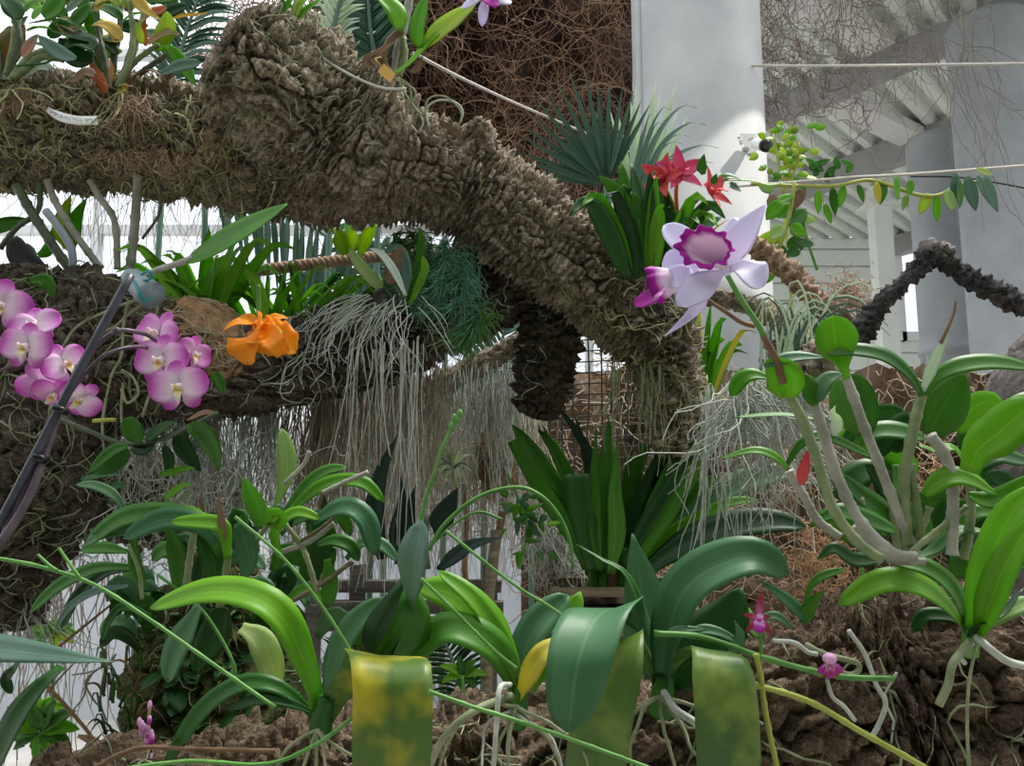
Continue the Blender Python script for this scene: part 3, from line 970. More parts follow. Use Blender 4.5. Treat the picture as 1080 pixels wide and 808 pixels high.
# coir rope vines from column to the knob
cr = thing('coir_liana', 'shaggy brown liana hung with coir between the column and the bent branch', 'liana', P(840, 300, 1.9))
m = MB()
for off, sd in (((0, 0), 16), ((8, 12), 17)):
    limb(m, [(782 + off[0], 246 + off[1], 2.0, 7), (806 + off[0], 266 + off[1], 1.98, 7), (836 + off[0], 290 + off[1], 1.94, 8), (862 + off[0], 318 + off[1], 1.9, 8), (893 + off[0], 338 + off[1], 1.86, 7)], 0.005, 24, 0.012, 0.014, 0.006, 0.35, sd)
m.build('stem', M['rope'], cr)
m = MB()
def knob():
    return P(895 + rnd.gauss(0, 11), 312 + rnd.gauss(0, 11), 1.84 + rnd.gauss(0, 0.02))
strands(m, knob, 260, 0.06, 0.0013, 0.12, 6, 3, Vector((0, 0, -.2)), 1.2, 1.0)
o = m.build('coir_knot', plain('coir_knot', (0.25, 0.15, 0.1), (0.5, 0.36, 0.26)), cr)
o['kind'] = 'stuff'
# ================================================================== PLANTS
NV = {'c': (0, .12, 1), 'u': (0, .92, .42), 'm': (0, .62, .78), 'l': (-.65, .3, .7), 'r': (.65, .3, .7), 'd': (0, -.6, .8), 'U': (0, 1, .15),
      'L': (-.9, .2, .35), 'R': (.9, .2, .35), 'ul': (-.5, .75, .45), 'ur': (.5, .75, .45), 'cl': (-.4, 0, .9), 'cr': (.4, 0, .9)}

def nv(c):
    return N(*NV[c]) if isinstance(c, str) else N(*c)

def leaf(root, pts, w, n='m', mat='leaf', prof='strap', n1=None, fold=0.28, thick=0.0014, seg=14, wave=0.0, d=None, name='leaf', label=None, curl=0.0, sc=1.0, cross=5, b0=None, b1=None):
    if d is not None:
        pts = [(p[0], p[1], d + (p[2] if len(p) > 2 else 0)) for p in pts]
    dm = pts[len(pts) // 2][2]
    m = MB().blade(PP(pts), px(w, dm) * sc, nv(n), nv(n1) if n1 else None, prof, fold, thick, seg, cross, wave, 20.0, curl, (0, 1), N(*b0) if b0 else None, N(*b1) if b1 else None)
    o = m.build(name, M[mat], root)
    if label:
        o['label'] = label
    return o

def stem(root, pts, r, mat='stem_green', name='stem', sides=8, d=None, r1=None, nodes=0, seg=None):
    """r in px"""
    if d is not None:
        pts = [(p[0], p[1], d + (p[2] if len(p) > 2 else 0)) for p in pts]
    seg = seg or max(8, 4 * len(pts))
    dm = pts[len(pts) // 2][2]
    sp_ = spline(PP(pts), seg)
    r0, r1_ = px(r, dm), px(r1 if r1 is not None else r, dm)
    rad = []
    for i in range(seg + 1):
        q = r0 + (r1_ - r0) * i / seg
        if nodes:
            ph = (i / seg * nodes) % 1
            q *= 1.0 + (0.16 if ph < 0.12 or ph > 0.9 else -0.04)
        rad.append(q)
    m = MB().tube(sp_, rad, sides)
    return m.build(name, M[mat], root)

def roots_from(root, c, n, L, r=0.0022, mat='root_white', name='aerial_root', down=0.6, fan=1.0):
    """individual aerial roots leaving a plant's base"""
    for k in range(n):
        a = -math.pi * (k + 0.5) / n + rnd.gauss(0, 0.2)
        p = P(*c)
        d = RIGHT * math.cos(a) * fan + UP * math.sin(a) * down - FWD * rnd.uniform(0.1, 0.6)
        d.normalize()
        pts = [p]
        for i in range(10):
            d = (d + Vector((rnd.gauss(0, .18), rnd.gauss(0, .18), rnd.gauss(0, .18) - 0.12))).normalized()
            p = p + d * (L * rnd.uniform(.7, 1.2) / 10)
            pts.append(p.copy())
        MB().tube(spline(pts, 20), [r * (1 - 0.4 * i / 20) for i in range(21)], 7).build(name, M[mat], root)

def fan_leaves(root, base, n, h, w, spread, mat, prof='spoon', d=1.6, ns=('m', 'c', 'l', 'r'), lean=0.0, jit=8, droop=0.2, mats=None, bw=18, fold=0.28, seg=11, dj=0.05):
    for k in range(n):
        a = (k + 0.5) / n * 2 - 1 + rnd.gauss(0, 0.12)
        hh = h * rnd.uniform(0.7, 1.1) * (1 - 0.2 * abs(a))
        x0 = base[0] + a * bw
        dx = a * spread * hh + lean * hh
        dd = d + rnd.uniform(-dj, dj)
        pts = [(x0, base[1] + rnd.uniform(-3, 3), dd), (x0 + dx * 0.35, base[1] - hh * 0.5, dd - 0.01), (x0 + dx * 0.75, base[1] - hh * 0.88, dd - 0.03), (x0 + dx * 1.1, base[1] - hh * (1 - droop * abs(a)), dd - 0.06)]
        leaf(root, pts, w * rnd.uniform(0.8, 1.15), rnd.choice(ns), rnd.choice(mats) if mats else mat, prof, fold=fold, seg=seg)

# petal materials: colour belongs to the petal (pale throat, coloured rim)
def petal_mat(name, inner, mid, rim, lo=0.25, hi=0.85, veins=0.35, trans=0.3, rimw=0.0):
    t = NT(name)
    uv = t.n('ShaderNodeTexCoord').outputs['UV']
    s = t.sep(uv)
    av = t.math('MULTIPLY', t.math('ABSOLUTE', t.math('SUBTRACT', s[1], 0.5)), 2.0)
    e = t.math('MAXIMUM', s[0], t.math('MULTIPLY', t.math('POWER', av, 2.0), t.math('ADD', 0.35, t.math('MULTIPLY', s[0], 0.75))))
    ve = t.noise(t.map(uv, (1.2, 26, 1)), 1.0, 2)
    e = t.math('ADD', e, t.math('MULTIPLY', t.math('SUBTRACT', ve, 0.5), veins))
    col = t.ramp(e, [(lo, inner), ((lo + hi) / 2, mid), (hi, rim)])
    return t.surf(col, 0.5, t.bump(ve, 0.12, 0.002), trans, 0.25)

M['petal_phal'] = petal_mat('petal_pink', (0.86, 0.74, 0.84), (0.79, 0.45, 0.75), (0.58, 0.10, 0.51), 0.26, 0.88)
M['petal_phal_deep'] = petal_mat('petal_deep_pink', (0.8, 0.55, 0.76), (0.74, 0.34, 0.68), (0.58, 0.10, 0.50), 0.15, 0.9)
M['lip_phal'] = petal_mat('lip_white_yellow', (0.80, 0.62, 0.12), (0.85, 0.76, 0.55), (0.86, 0.72, 0.80), 0.25, 0.75)
M['petal_lav'] = petal_mat('petal_lavender', (0.78, 0.70, 0.87), (0.75, 0.69, 0.89), (0.73, 0.68, 0.90), 0.2, 0.9, 0.15, 0.3)
M['lip_magenta'] = petal_mat('lip_magenta_frill', (0.84, 0.68, 0.80), (0.82, 0.60, 0.80), (0.40, 0.008, 0.34), 0.45, 0.80, 0.12, 0.2)
M['petal_orange'] = petal_mat('petal_orange', (0.86, 0.29, 0.006), (0.85, 0.27, 0.004), (0.88, 0.34, 0.012), 0.2, 0.9, 0.5, 0.25)
M['petal_coral'] = petal_mat('petal_coral', (0.76, 0.12, 0.13), (0.74, 0.10, 0.11), (0.68, 0.07, 0.10), 0.2, 0.9, 0.4, 0.25)
M['petal_coral_pink'] = petal_mat('petal_coral_pink', (0.74, 0.12, 0.24), (0.72, 0.09, 0.22), (0.62, 0.05, 0.2), 0.2, 0.9, 0.4, 0.25)
M['petal_maroon'] = petal_mat('petal_maroon', (0.55, 0.15, 0.3), (0.33, 0.03, 0.08), (0.28, 0.03, 0.04), 0.2, 0.9, 0.4, 0.15)
M['petal_magenta'] = petal_mat('petal_magenta', (0.75, 0.4, 0.7), (0.52, 0.05, 0.42), (0.42, 0.02, 0.33), 0.2, 0.9, 0.3, 0.2)
M['bud_pink'] = plain('bud_pink', (0.6, 0.22, 0.48), (0.75, 0.45, 0.66), 60, 0.5, 0, trans=0.2)
M['column_cream'] = plain('flower_column_cream', (0.8, 0.66, 0.45), (0.83, 0.76, 0.7), 80, 0.4, 0)

def frame(face, up, roll=0.0):
    f = face.normalized()
    u = (up - f * up.dot(f)).normalized()
    r = u.cross(f)
    # r points to the flower's own side; roll about the facing axis
    c, s = math.cos(roll), math.sin(roll)
    return f, u * c + r * s, r * c - u * s

def petal(parent, c, f, direction, length, width, mat, name, cup=0.15, prof='petal', wave=0.0, fold=0.0, curl=0.15, back=0.0):
    d = direction.normalized()
    pts = [c + d * (length * 0.05), c + d * length * 0.4 + f * (cup * length * 0.35), c + d * length * 0.75 + f * (cup * length * 0.4), c + d * length + f * ((cup * 0.2 - back) * length)]
    m = MB().blade(pts, width, f, None, prof, fold, 0.0008, 12, 7, wave, 16.0, curl)
    return m.build(name, M[mat], parent)

def moth_flower(root, x, y, d, wpx_, face=(0, -.1, 1), roll=0.0, deep=False, label=None):
    s = px(wpx_, d) / 2
    c = P(x, y, d)
    f, u, r = frame(N(*face), UP, roll)
    mt = 'petal_phal_deep' if deep else 'petal_phal'
    core = MB()
    core.ball(c + f * s * 0.10, s * 0.10, (1, 1, 1.4), (r, f, u), 9, 6)
    core.ball(c + f * s * 0.2 + u * s * 0.04, s * 0.07, (1, 1.3, 1), (r, f, u), 8, 5)
    fl = core.build('flower', M['column_cream'], root)
    if label:
        fl['label'] = label
    petal(fl, c - f * s * .05, f, u, s * 0.92, s * 0.62, mt, 'sepal', 0.1)
    for sg in (-1, 1):
        petal(fl, c - f * s * .07, f, r * sg * 0.62 - u * 0.78, s * 0.9, s * 0.6, mt, 'sepal', 0.05)
    for sg in (-1, 1):
        petal(fl, c, f, r * sg + u * 0.16, s * 1.02, s * 1.12, mt, 'petal', 0.28, 'round', curl=0.22)
    lp = MB()
    lp.blade([c + f * s * .06 - u * s * .05, c + f * s * .3 - u * s * .2, c + f * s * .33 - u * s * .42, c + f * s * .22 - u * s * .58], s * 0.3, f, None, 'lance', 0.2, 0.001, 9, 5)
    for sg in (-1, 1):
        lp.blade([c + f * s * .05, c + f * s * .22 + r * sg * s * .16 - u * s * .02, c + f * s * .4 + r * sg * s * .15 + u * s * .1], s * 0.26, r * sg, None, 'round', 0.1, 0.001, 7, 5)
    lp.build('lip', M['lip_phal'], fl)
    return fl

# ---------------------------------------------------------------- pink moth orchid sprays (held by a stake)
mo = thing('moth_orchid', 'pink and white moth orchid with two flower sprays on dark arching stems', 'orchid', P(20, 560, 1.0))
stem(mo, [(-8, 590, 1.0), (14, 545, 1.0), (38, 487, 1.02), (62, 436, 1.04), (82, 388, 1.06), (105, 362, 1.07), (123, 349, 1.08), (143, 350, 1.1), (160, 356, 1.14), (176, 372, 1.16), (188, 398, 1.17)], 3.6, 'stem_purple', 'flower_stem', r1=2.2, seg=50)
stem(mo, [(64, 428, 1.04), (88, 396, 1.05), (112, 374, 1.06), (138, 366, 1.09), (158, 368, 1.14), (168, 378, 1.16)], 2.4, 'stem_purple', 'flower_stem', r1=1.8, seg=30)
stem(mo, [(62, 436, 1.04), (48, 478, 1.02), (30, 525, 1.0), (5, 566, .98), (-10, 580, .97)], 4.2, 'stem_purple', 'flower_stem', r1=4.6)
stem(mo, [(-14, 398, 1.14), (5, 389, 1.14), (28, 378, 1.13), (30, 405, 1.13), (50, 425, 1.12), (78, 424, 1.1)], 1.8, 'stem_purple', 'flower_stem', r1=1.5)
for bx, by in ((123, 349), (83, 388), (88, 398)):
    MB().ball(P(bx, by, 1.066), px(4.5, 1.06), (1, 1, 1)).build('stem_node', M['stem_purple'], mo)
moth_flower(mo, 2, 322, 1.13, 62, (.25, -.1, .95), .2)
moth_flower(mo, 37, 345, 1.11, 54, (.05, .45, .9), -.25)
moth_flower(mo, 29, 366, 1.09, 58, (-.05, .05, 1), .1)
moth_flower(mo, 68, 384, 1.12, 50, (.75, .1, .6), -.5)
moth_flower(mo, 42, 402, 1.13, 46, (-.5, -.2, -.8), .5, True)
moth_flower(mo, 56, 415, 1.1, 44, (.25, -.55, .75), .7, True)
moth_flower(mo, 84, 420, 1.09, 48, (.35, -.45, .8), .85)
moth_flower(mo, 166, 354, 1.17, 62, (-.35, .35, .85), .3, True)
moth_flower(mo, 172, 381, 1.13, 64, (-.2, .1, .95), .05)
moth_flower(mo, 203, 374, 1.19, 46, (.85, .0, .45), .3, True)
moth_flower(mo, 189, 408, 1.1, 62, (.1, -.02, 1), -.12)

sk = thing('plant_stake', 'dark grey plastic stake clipped to the stems of the pink moth orchid', 'stake', P(0, 560, 1.0))
stem(sk, [(-12, 575, .985), (20, 513, 1.005), (60, 436, 1.02), (100, 360, 1.04), (138, 290, 1.07)], 4.6, 'stake', 'rod', sides=10)
for cx, cy in ((42, 483), (63, 432)):
    m = MB()
    c = P(cx, cy, 1.015)
    ax = (P(cx + 10, cy - 18, 1.02) - c).normalized()
    m.tube([c - ax * .005, c - ax * .003, c + ax * .003, c + ax * .005], [.009, .0115, .0115, .009], 10)
    m.build('clip', M['black_plastic'], sk)

# grey sleeve pot with teal tie, big leaf plant
pt_ = thing('sleeve_pot', 'small blue-grey tube pot tied on with teal string', 'plant pot', P(150, 305, 1.35))
m = MB()
a, c = P(136, 291, 1.36), P(160, 312, 1.33)
m.tube([a, a.lerp(c, .15), a.lerp(c, .85), c, c + (a - c) * 0.05, c + (a - c) * 0.1], [.014, .0185, .023, .0245, .02, .012], 18)
m.build('body', M['grey_plastic'], pt_)
m = MB()
m.tube(spline(PP([(141, 296, 1.325), (146, 306, 1.3), (153, 318, 1.31), (158, 312, 1.32)]), 12), .0022, 6)
m.tube(spline(PP([(149, 290, 1.32), (156, 286, 1.31), (160, 290, 1.31), (157, 295, 1.315), (150, 296, 1.325)]), 14), .0022, 6)
m.build('tie', M['teal'], pt_)

bl = thing('leafy_cane', 'single long dark green leaf on a stalk above the orange flower', 'orchid', P(150, 292, 1.34))
stem(bl, [(148, 296, 1.35), (165, 285, 1.33), (185, 279, 1.31), (204, 272, 1.3)], 3.2, 'cane_grey', 'cane', r1=3.5)
leaf(bl, [(198, 274, 1.3), (222, 262, 1.28), (255, 243, 1.27), (303, 215, 1.28)], 40, (-.2, .6, .75), 'leaf', 'oval', fold=.18, seg=18, cross=7)

# canes and leaves rising between the two branches at the left
cn = thing('cane_orchid', 'orchid of tall bare canes between the branches, over the pink flowers', 'orchid', P(90, 300, 1.62))
for pts, r, mt in (([(18, 195), (28, 215), (50, 250), (78, 291)], 5, 'cane_dark'), ([(50, 190), (58, 212), (78, 245), (106, 283)], 4, 'cane_grey'), ([(95, 190), (105, 208), (121, 234), (124, 284)], 3.5, 'cane_grey'), ([(146, 185), (143, 225), (140, 260), (135, 296)], 5, 'cane_grey'), ([(42, 192), (40, 222), (18, 240), (0, 262)], 3, 'cane_dark'), ([(170, 196), (168, 225), (150, 252)], 1.6, 'cane_dark')):
    stem(cn, pts, r, mt, 'cane', d=1.56, nodes=5, seg=30)
leaf(cn, [(-25, 250), (0, 240), (34, 233)], 28, 'm', 'leaf', 'oval', d=1.6)
leaf(cn, [(14, 250), (24, 272), (52, 288)], 26, 'c', 'leaf_blackdead', 'oval', d=1.5, label='withered black leaf')
leaf(cn, [(78, 292), (52, 296), (22, 300), (10, 305)], 16, 'm', 'leaf', 'strap', d=1.46)
leaf(cn, [(30, 296), (48, 296), (50, 312), (44, 330)], 18, 'c', 'leaf', 'strap', d=1.42)
leaf(cn, [(72, 262), (66, 235), (75, 205)], 22, 'c', 'leaf_lime', 'lance', d=1.66)
leaf(cn, [(74, 265), (80, 232), (92, 208)], 20, 'c', 'leaf_bright', 'lance', d=1.67)
leaf(cn, [(40, 270), (52, 262), (55, 240)], 14, 'c', 'leaf_bright', 'lance', d=1.66)
leaf(cn, [(40, 285), (36, 268), (28, 256)], 16, 'l', 'leaf', 'lance', d=1.6)
leaf(cn, [(-12, 335), (2, 340), (12, 330)], 14, 'l', 'leaf_blue', 'oval', d=1.4)
stem(cn, [(48, 222), (62, 240), (75, 262), (77, 286)], 4.2, 'grey_plastic', 'support_tube', d=1.5)
fl_ = thing('dead_leaf', 'folded brown dead sheath on the lower branch', 'dead leaf', P(8, 295, 1.5))
leaf(fl_, [(-10, 300), (5, 288), (20, 292), (30, 300)], 20, 'c', 'leaf_brown', 'oval', d=1.44, wave=.004, name='sheath')

# bright leaf tufts behind the lower branch
def tuft(label, base, n, h, w, d, mats, prof='lance', spread=1.1, bw=14, grp=None, name='leafy_orchid', droop=.25, ns=('m', 'c', 'l', 'r'), cat='orchid'):
    t = thing(name, label, cat, P(base[0], base[1], d), grp)
    fan_leaves(t, base, n, h, w, spread, None, prof, d, ns, mats=mats, bw=bw, droop=droop)
    return t
t = tuft('bright green leafy orchid between the grey tube pot and the brown rope', (215, 330), 15, 92, 17, 1.64, ['leaf_backlit', 'leaf_bright', 'leaf_backlit'], bw=26)
leaf(t, [(222, 335), (224, 290), (240, 271), (262, 285)], 15, 'm', 'leaf_backlit', 'lance', d=1.62)
leaf(t, [(282, 345), (270, 300), (250, 276), (224, 272)], 14, 'm', 'leaf_backlit', 'lance', d=1.6)
tuft('grassy green orchid just behind the orange flower', (280, 355), 24, 85, 7, 1.66, ['leaf_backlit', 'leaf_bright', 'leaf_backlit'], 'grass', 1.6, 26, droop=.6)
t = tuft('thin-leaved green orchid climbing beside the brown rope', (318, 350), 20, 75, 8, 1.7, ['leaf_backlit', 'leaf_bright', 'leaf'], 'lance', 1.5, 22, droop=.5)
t = tuft('low green grass-leaved orchid behind the grey tube pot', (185, 345), 12, 50, 8, 1.62, ['leaf_backlit', 'leaf_bright'], 'lance', 1.3, 18)
t = tuft('pale yellow-green orchid with two broad leaves under the cork branch', (372, 268), 4, 42, 16, 1.8, ['leaf_bright', 'leaf_lime'], 'lance', .6, 8)
t = thing('pale_leaf_orchid', 'single pale folded leaf standing on the lower branch past the orange flower', 'orchid', P(352, 345, 1.62))
leaf(t, [(350, 349), (360, 335), (372, 322), (382, 314)], 16, 'cl', 'leaf_pale', 'oval', d=1.6, fold=.5)

# ---------------------------------------------------------------- orange orchid flower
oo = thing('orange_orchid', 'ruffled vivid orange orchid flower nodding over the lower branch', 'orchid', P(272, 330, 1.25))
stem(oo, [(272, 300), (273, 320), (272, 338)], 2.4, 'stem_green', 'flower_stem', d=1.28)
c = P(273, 345, 1.25)
m = MB()
m.ball(c, px(7, 1.25), (1, 1, 1.2))
of = m.build('flower', M['petal_orange'], oo)
def opet(pts, w, n, prof='petal', wave=.003, nm='petal', fold=.1, curl=.25):
    MB().blade(PP(pts), px(w, 1.25), nv(n), None, prof, fold, .001, 14, 7, wave, 22, curl).build(nm, M['petal_orange'], of)
opet([(272, 343, 1.25), (258, 340, 1.22), (246, 341, 1.21), (235, 349, 1.21)], 15, (0, .7, .7), 'lance', .001, 'sepal')
opet([(272, 344, 1.24), (262, 352, 1.2), (258, 366, 1.19), (262, 385, 1.2)], 44, 'cl', 'round', .004)
opet([(273, 344, 1.24), (276, 352, 1.2), (277, 362, 1.18), (279, 374, 1.2)], 36, 'c', 'round', .004)
opet([(274, 345, 1.24), (290, 352, 1.21), (302, 360, 1.2), (313, 370, 1.22)], 32, (.2, .3, .9), 'round', .005)
opet([(273, 342, 1.26), (282, 338, 1.25), (294, 334, 1.26), (305, 336, 1.27)], 14, (0, .6, .8), 'lance', .002, 'sepal')
opet([(270, 343, 1.27), (262, 335, 1.28), (252, 334, 1.29)], 13, (0, .5, .8), 'lance', .001, 'sepal')
MB().blade(PP([(277, 347, 1.2), (286, 356, 1.16), (292, 365, 1.15), (300, 374, 1.17)]), px(26, 1.2), nv('c'), None, 'round', .15, .001, 12, 7, .005, 26, .3).build('lip', M['petal_orange'], of)
MB().blade(PP([(280, 343, 1.21), (290, 346, 1.2), (301, 352, 1.2)]), px(9, 1.2), nv('c'), None, 'lance', .3, .001, 8).build('bract', M['leaf_pale'], of)

# ---------------------------------------------------------------- top-left orchids on the main limb
a1 = thing('cattleya_orchid', 'reddish and green leaved orchid clump above the white label on the cork branch', 'orchid', P(120, 92, 1.55))
for pts in ([(116, 95), (112, 70), (104, 35), (100, 5)], [(118, 95), (121, 60), (126, 30), (128, -5)], [(124, 92), (136, 65), (140, 35), (136, 0)], [(126, 94), (138, 70), (155, 55), (168, 47)], [(128, 95), (150, 76), (172, 60), (180, 52)], [(112, 92), (98, 62), (92, 45), (86, 30)], [(116, 90), (108, 50), (96, 22), (88, 8)]):
    stem(a1, pts, 3.4, rnd.choice(('cane', 'cane_dark', 'cane')), 'cane', d=1.54 + rnd.uniform(-.04, .04), nodes=4, seg=24, r1=2.6)
for pts, w, n, mt, pf in (
        ([(113, 98), (108, 88), (100, 76), (95, 64)], 15, 'cl', 'leaf_orange', 'oval'), ([(118, 84), (118, 70), (116, 62)], 5, 'c', 'leaf_orange', 'lance'),
        ([(134, 88), (130, 94), (122, 100)], 9, 'c', 'leaf_yellow', 'oval'), ([(132, 94), (142, 80), (158, 74), (175, 82)], 11, 'u', 'leaf_brown', 'lance'),
        ([(156, 46), (166, 38), (178, 34), (190, 37)], 15, (0, .5, .8), 'leaf_red', 'oval'), ([(154, 48), (151, 34), (154, 18)], 9, 'c', 'leaf_orange', 'lance'),
        ([(177, 48), (186, 60), (196, 74), (206, 90)], 17, 'cr', 'leaf_bright', 'oval'), ([(141, -6), (149, 6), (158, 14), (170, 21)], 15, 'm', 'leaf_orange_yellow', 'lance'),
        ([(175, 8), (166, 12), (158, 10)], 10, 'c', 'leaf_orange', 'oval'), ([(168, 46), (176, 30), (176, 12)], 22, 'c', 'leaf_lime', 'oval'),
        ([(150, 46), (146, 30), (150, 20)], 10, 'c', 'leaf_lime', 'lance'), ([(128, 42), (118, 30), (106, 25), (96, 27)], 16, 'm', 'leaf_orange_yellow', 'oval'),
        ([(128, 20), (120, 12), (108, 8), (97, 13)], 16, 'm', 'leaf', 'oval'), ([(128, 22), (142, 14), (156, 14), (170, 20)], 10, 'u', 'leaf_bright', 'lance'),
        ([(126, 6), (118, -2), (108, 0), (96, 8)], 16, 'm', 'leaf_lime', 'oval'), ([(100, 12), (108, 2), (122, -6)], 14, 'm', 'leaf_orange_yellow', 'oval'),
        ([(140, 10), (136, 0), (130, -8)], 14, 'c', 'leaf_lime', 'oval'), ([(94, 44), (78, 40), (60, 34), (50, 30)], 10, 'u', 'leaf', 'lance'),
        ([(100, 52), (90, 44), (78, 44), (66, 52)], 26, 'm', 'leaf_dark', 'oval'), ([(98, 60), (86, 62), (74, 54), (62, 40)], 24, 'c', 'leaf_dark', 'oval'),
        ([(80, 62), (66, 58), (52, 48), (40, 37)], 17, (0, .4, .9), 'leaf_grey', 'oval'), ([(92, 36), (80, 26), (62, 20), (30, 24)], 13, 'u', 'leaf', 'oval'),
        ([(86, 32), (74, 36), (60, 26)], 14, 'm', 'leaf_red', 'oval'), ([(104, 40), (98, 24), (104, 10)], 16, 'cr', 'leaf_bright', 'oval'),
        ([(100, 80), (90, 76), (80, 84), (72, 86)], 16, 'm', 'leaf_brown', 'oval'), ([(172, 82), (178, 76), (176, 86)], 12, 'c', 'leaf_brown', 'oval'),
        ([(170, 78), (188, 70), (212, 66)], 14, 'c', 'leaf_grey', 'strap')):
    leaf(a1, pts, w, n, mt, pf, d=1.5 + rnd.uniform(-.03, .05))
for k in range(30):
    x, y = rnd.uniform(70, 185), rnd.uniform(-5, 66)
    a = rnd.uniform(-1.6, 1.6)
    L = rnd.uniform(20, 40)
    leaf(a1, [(x, y), (x + math.sin(a) * L * .5, y - abs(math.cos(a)) * L * .5), (x + math.sin(a) * L, y - abs(math.cos(a)) * L * .7)], rnd.uniform(11, 18), rnd.choice(('m', 'c', 'u', 'cl', 'cr')), rnd.choice(('leaf', 'leaf', 'leaf_bright', 'leaf_dark', 'leaf_red', 'leaf_lime', 'leaf_orange_yellow')), 'oval', d=1.6 + rnd.uniform(-.04, .06), seg=9)
for k in range(6):
    x = rnd.uniform(85, 170)
    stem(a1, [(120 + (x - 120) * .1, 96), (120 + (x - 120) * .6, 60), (x, rnd.uniform(0, 40))], 2.4, 'cane', 'cane', d=1.58, nodes=4, seg=16)
roots_from(a1, (125, 98, 1.5), 6, .1, .0016, 'root_yellow')
a2 = thing('cattleya_orchid', 'broad-leaved orchid with one big rust-tinted leaf in the top corner of the cork branch', 'orchid', P(10, 85, 1.52))
for pts in ([(6, 85), (14, 50), (20, 10), (24, -15)], [(10, 85), (30, 62), (48, 54), (60, 52)], [(0, 85), (-2, 60), (-8, 30)], [(14, 82), (30, 70), (44, 60), (66, 62)], [(8, 80), (20, 40), (10, 5)]):
    stem(a2, pts, 4, rnd.choice(('cane', 'cane_dark')), 'cane', d=1.52, nodes=4, seg=24)
for pts, w, n, mt, pf in (
        ([(4, 72), (8, 56), (16, 40), (26, 26)], 34, 'c', 'leaf_red', 'oval'), ([(24, 60), (32, 48), (40, 36)], 18, 'cl', 'leaf_red', 'oval'),
        ([(60, 60), (48, 66), (30, 68), (8, 70)], 12, 'u', 'leaf_blue', 'strap'), ([(20, 20), (12, 6), (0, -4)], 22, 'm', 'leaf_dark', 'oval'),
        ([(22, 14), (34, 4), (50, -2)], 18, 'm', 'leaf_bright', 'oval'), ([(46, 18), (60, 6), (66, -8)], 22, 'c', 'leaf', 'oval'),
        ([(34, 20), (44, 10), (58, 8)], 16, 'm', 'leaf_bright', 'oval'), ([(60, 26), (50, 10), (44, -6)], 7, 'c', 'leaf_pale', 'lance'),
        ([(-4, 60), (-12, 40), (-10, 20)], 24, 'c', 'leaf', 'oval'), ([(28, 32), (40, 28), (54, 30)], 12, 'u', 'leaf_bright', 'oval'),
        ([(70, 12), (84, 0), (92, -10)], 20, 'm', 'leaf_dark', 'oval'), ([(76, 26), (88, 14), (94, 4)], 18, 'c', 'leaf', 'oval'),
        ([(30, 78), (42, 70), (56, 74)], 20, 'm', 'leaf_white', 'oval')):
    leaf(a2, pts, w, n, mt, pf, d=1.5 + rnd.uniform(-.03, .04))
for k in range(16):
    x, y = rnd.uniform(0, 80), rnd.uniform(-5, 50)
    a = rnd.uniform(-1.6, 1.6)
    L = rnd.uniform(20, 40)
    leaf(a2, [(x, y), (x + math.sin(a) * L * .5, y - abs(math.cos(a)) * L * .5), (x + math.sin(a) * L, y - abs(math.cos(a)) * L * .7)], rnd.uniform(12, 20), rnd.choice(('m', 'c', 'u', 'cl', 'cr')), rnd.choice(('leaf', 'leaf', 'leaf_bright', 'leaf_dark', 'leaf_red', 'leaf_bright')), 'oval', d=1.6 + rnd.uniform(-.04, .06), seg=9)
roots_from(a2, (10, 95, 1.48), 7, .12, .0018, 'root_yellow')

lbp = thing('plant_label', 'curved white plastic plant label with faded writing on the cork branch', 'label', P(74, 123, 1.5))
m = MB().blade(PP([(49, 115, 1.505), (64, 123, 1.485), (82, 127, 1.48), (103, 127, 1.49)]), px(10, 1.5), N(0, .15, 1), None, 'cut', 0, .001, 14, 5)
card = m.build('card', plain('label_white', (0.75, 0.75, 0.74), (0.82, 0.82, 0.81), 30, .5, 0), lbp)
m = MB()
pth = spline(PP([(49, 115, 1.502), (64, 123, 1.482), (82, 127, 1.477), (103, 127, 1.487)]), 60)
for row in (0.0016, -0.0016):
    for k in range(8, 56):
        if rnd.random() < .62:
            q = pth[k] + UP * (row + rnd.uniform(-.0005, .0005)) - FWD * .0013
            m.box(q, rnd.uniform(.0009, .0022), .0004, rnd.uniform(.0006, .0018), (RIGHT, FWD, UP))
m.build('writing', M['ink'], card, smooth=False)

# brown root beards on the main limb
for cx, cy, sx, n_, L, lab in ((18, 100, 12, 130, .05, 'matted brown root beard at the end of the cork branch'), (140, 108, 9, 90, .09, 'brown root beard hanging under the reddish-leaved orchid'), (228, 140, 9, 90, .07, 'brown root beard hanging beside the stub of the cork branch'), (165, 165, 40, 200, .045, 'fine brown root fringe along the underside of the cork branch')):
    m = MB()
    strands(m, lambda: P(cx + rnd.gauss(0, sx), cy + rnd.gauss(0, 7), 1.49 + rnd.uniform(-.015, .03)), n_, L, .0009, .05, 7, 3, spread=.35, curl=.2)
    fin_stuff(m, 'root_beard', plain('root_beard_brown', (0.2, 0.12, 0.07), (0.40, 0.27, 0.18)), lab, 'roots')

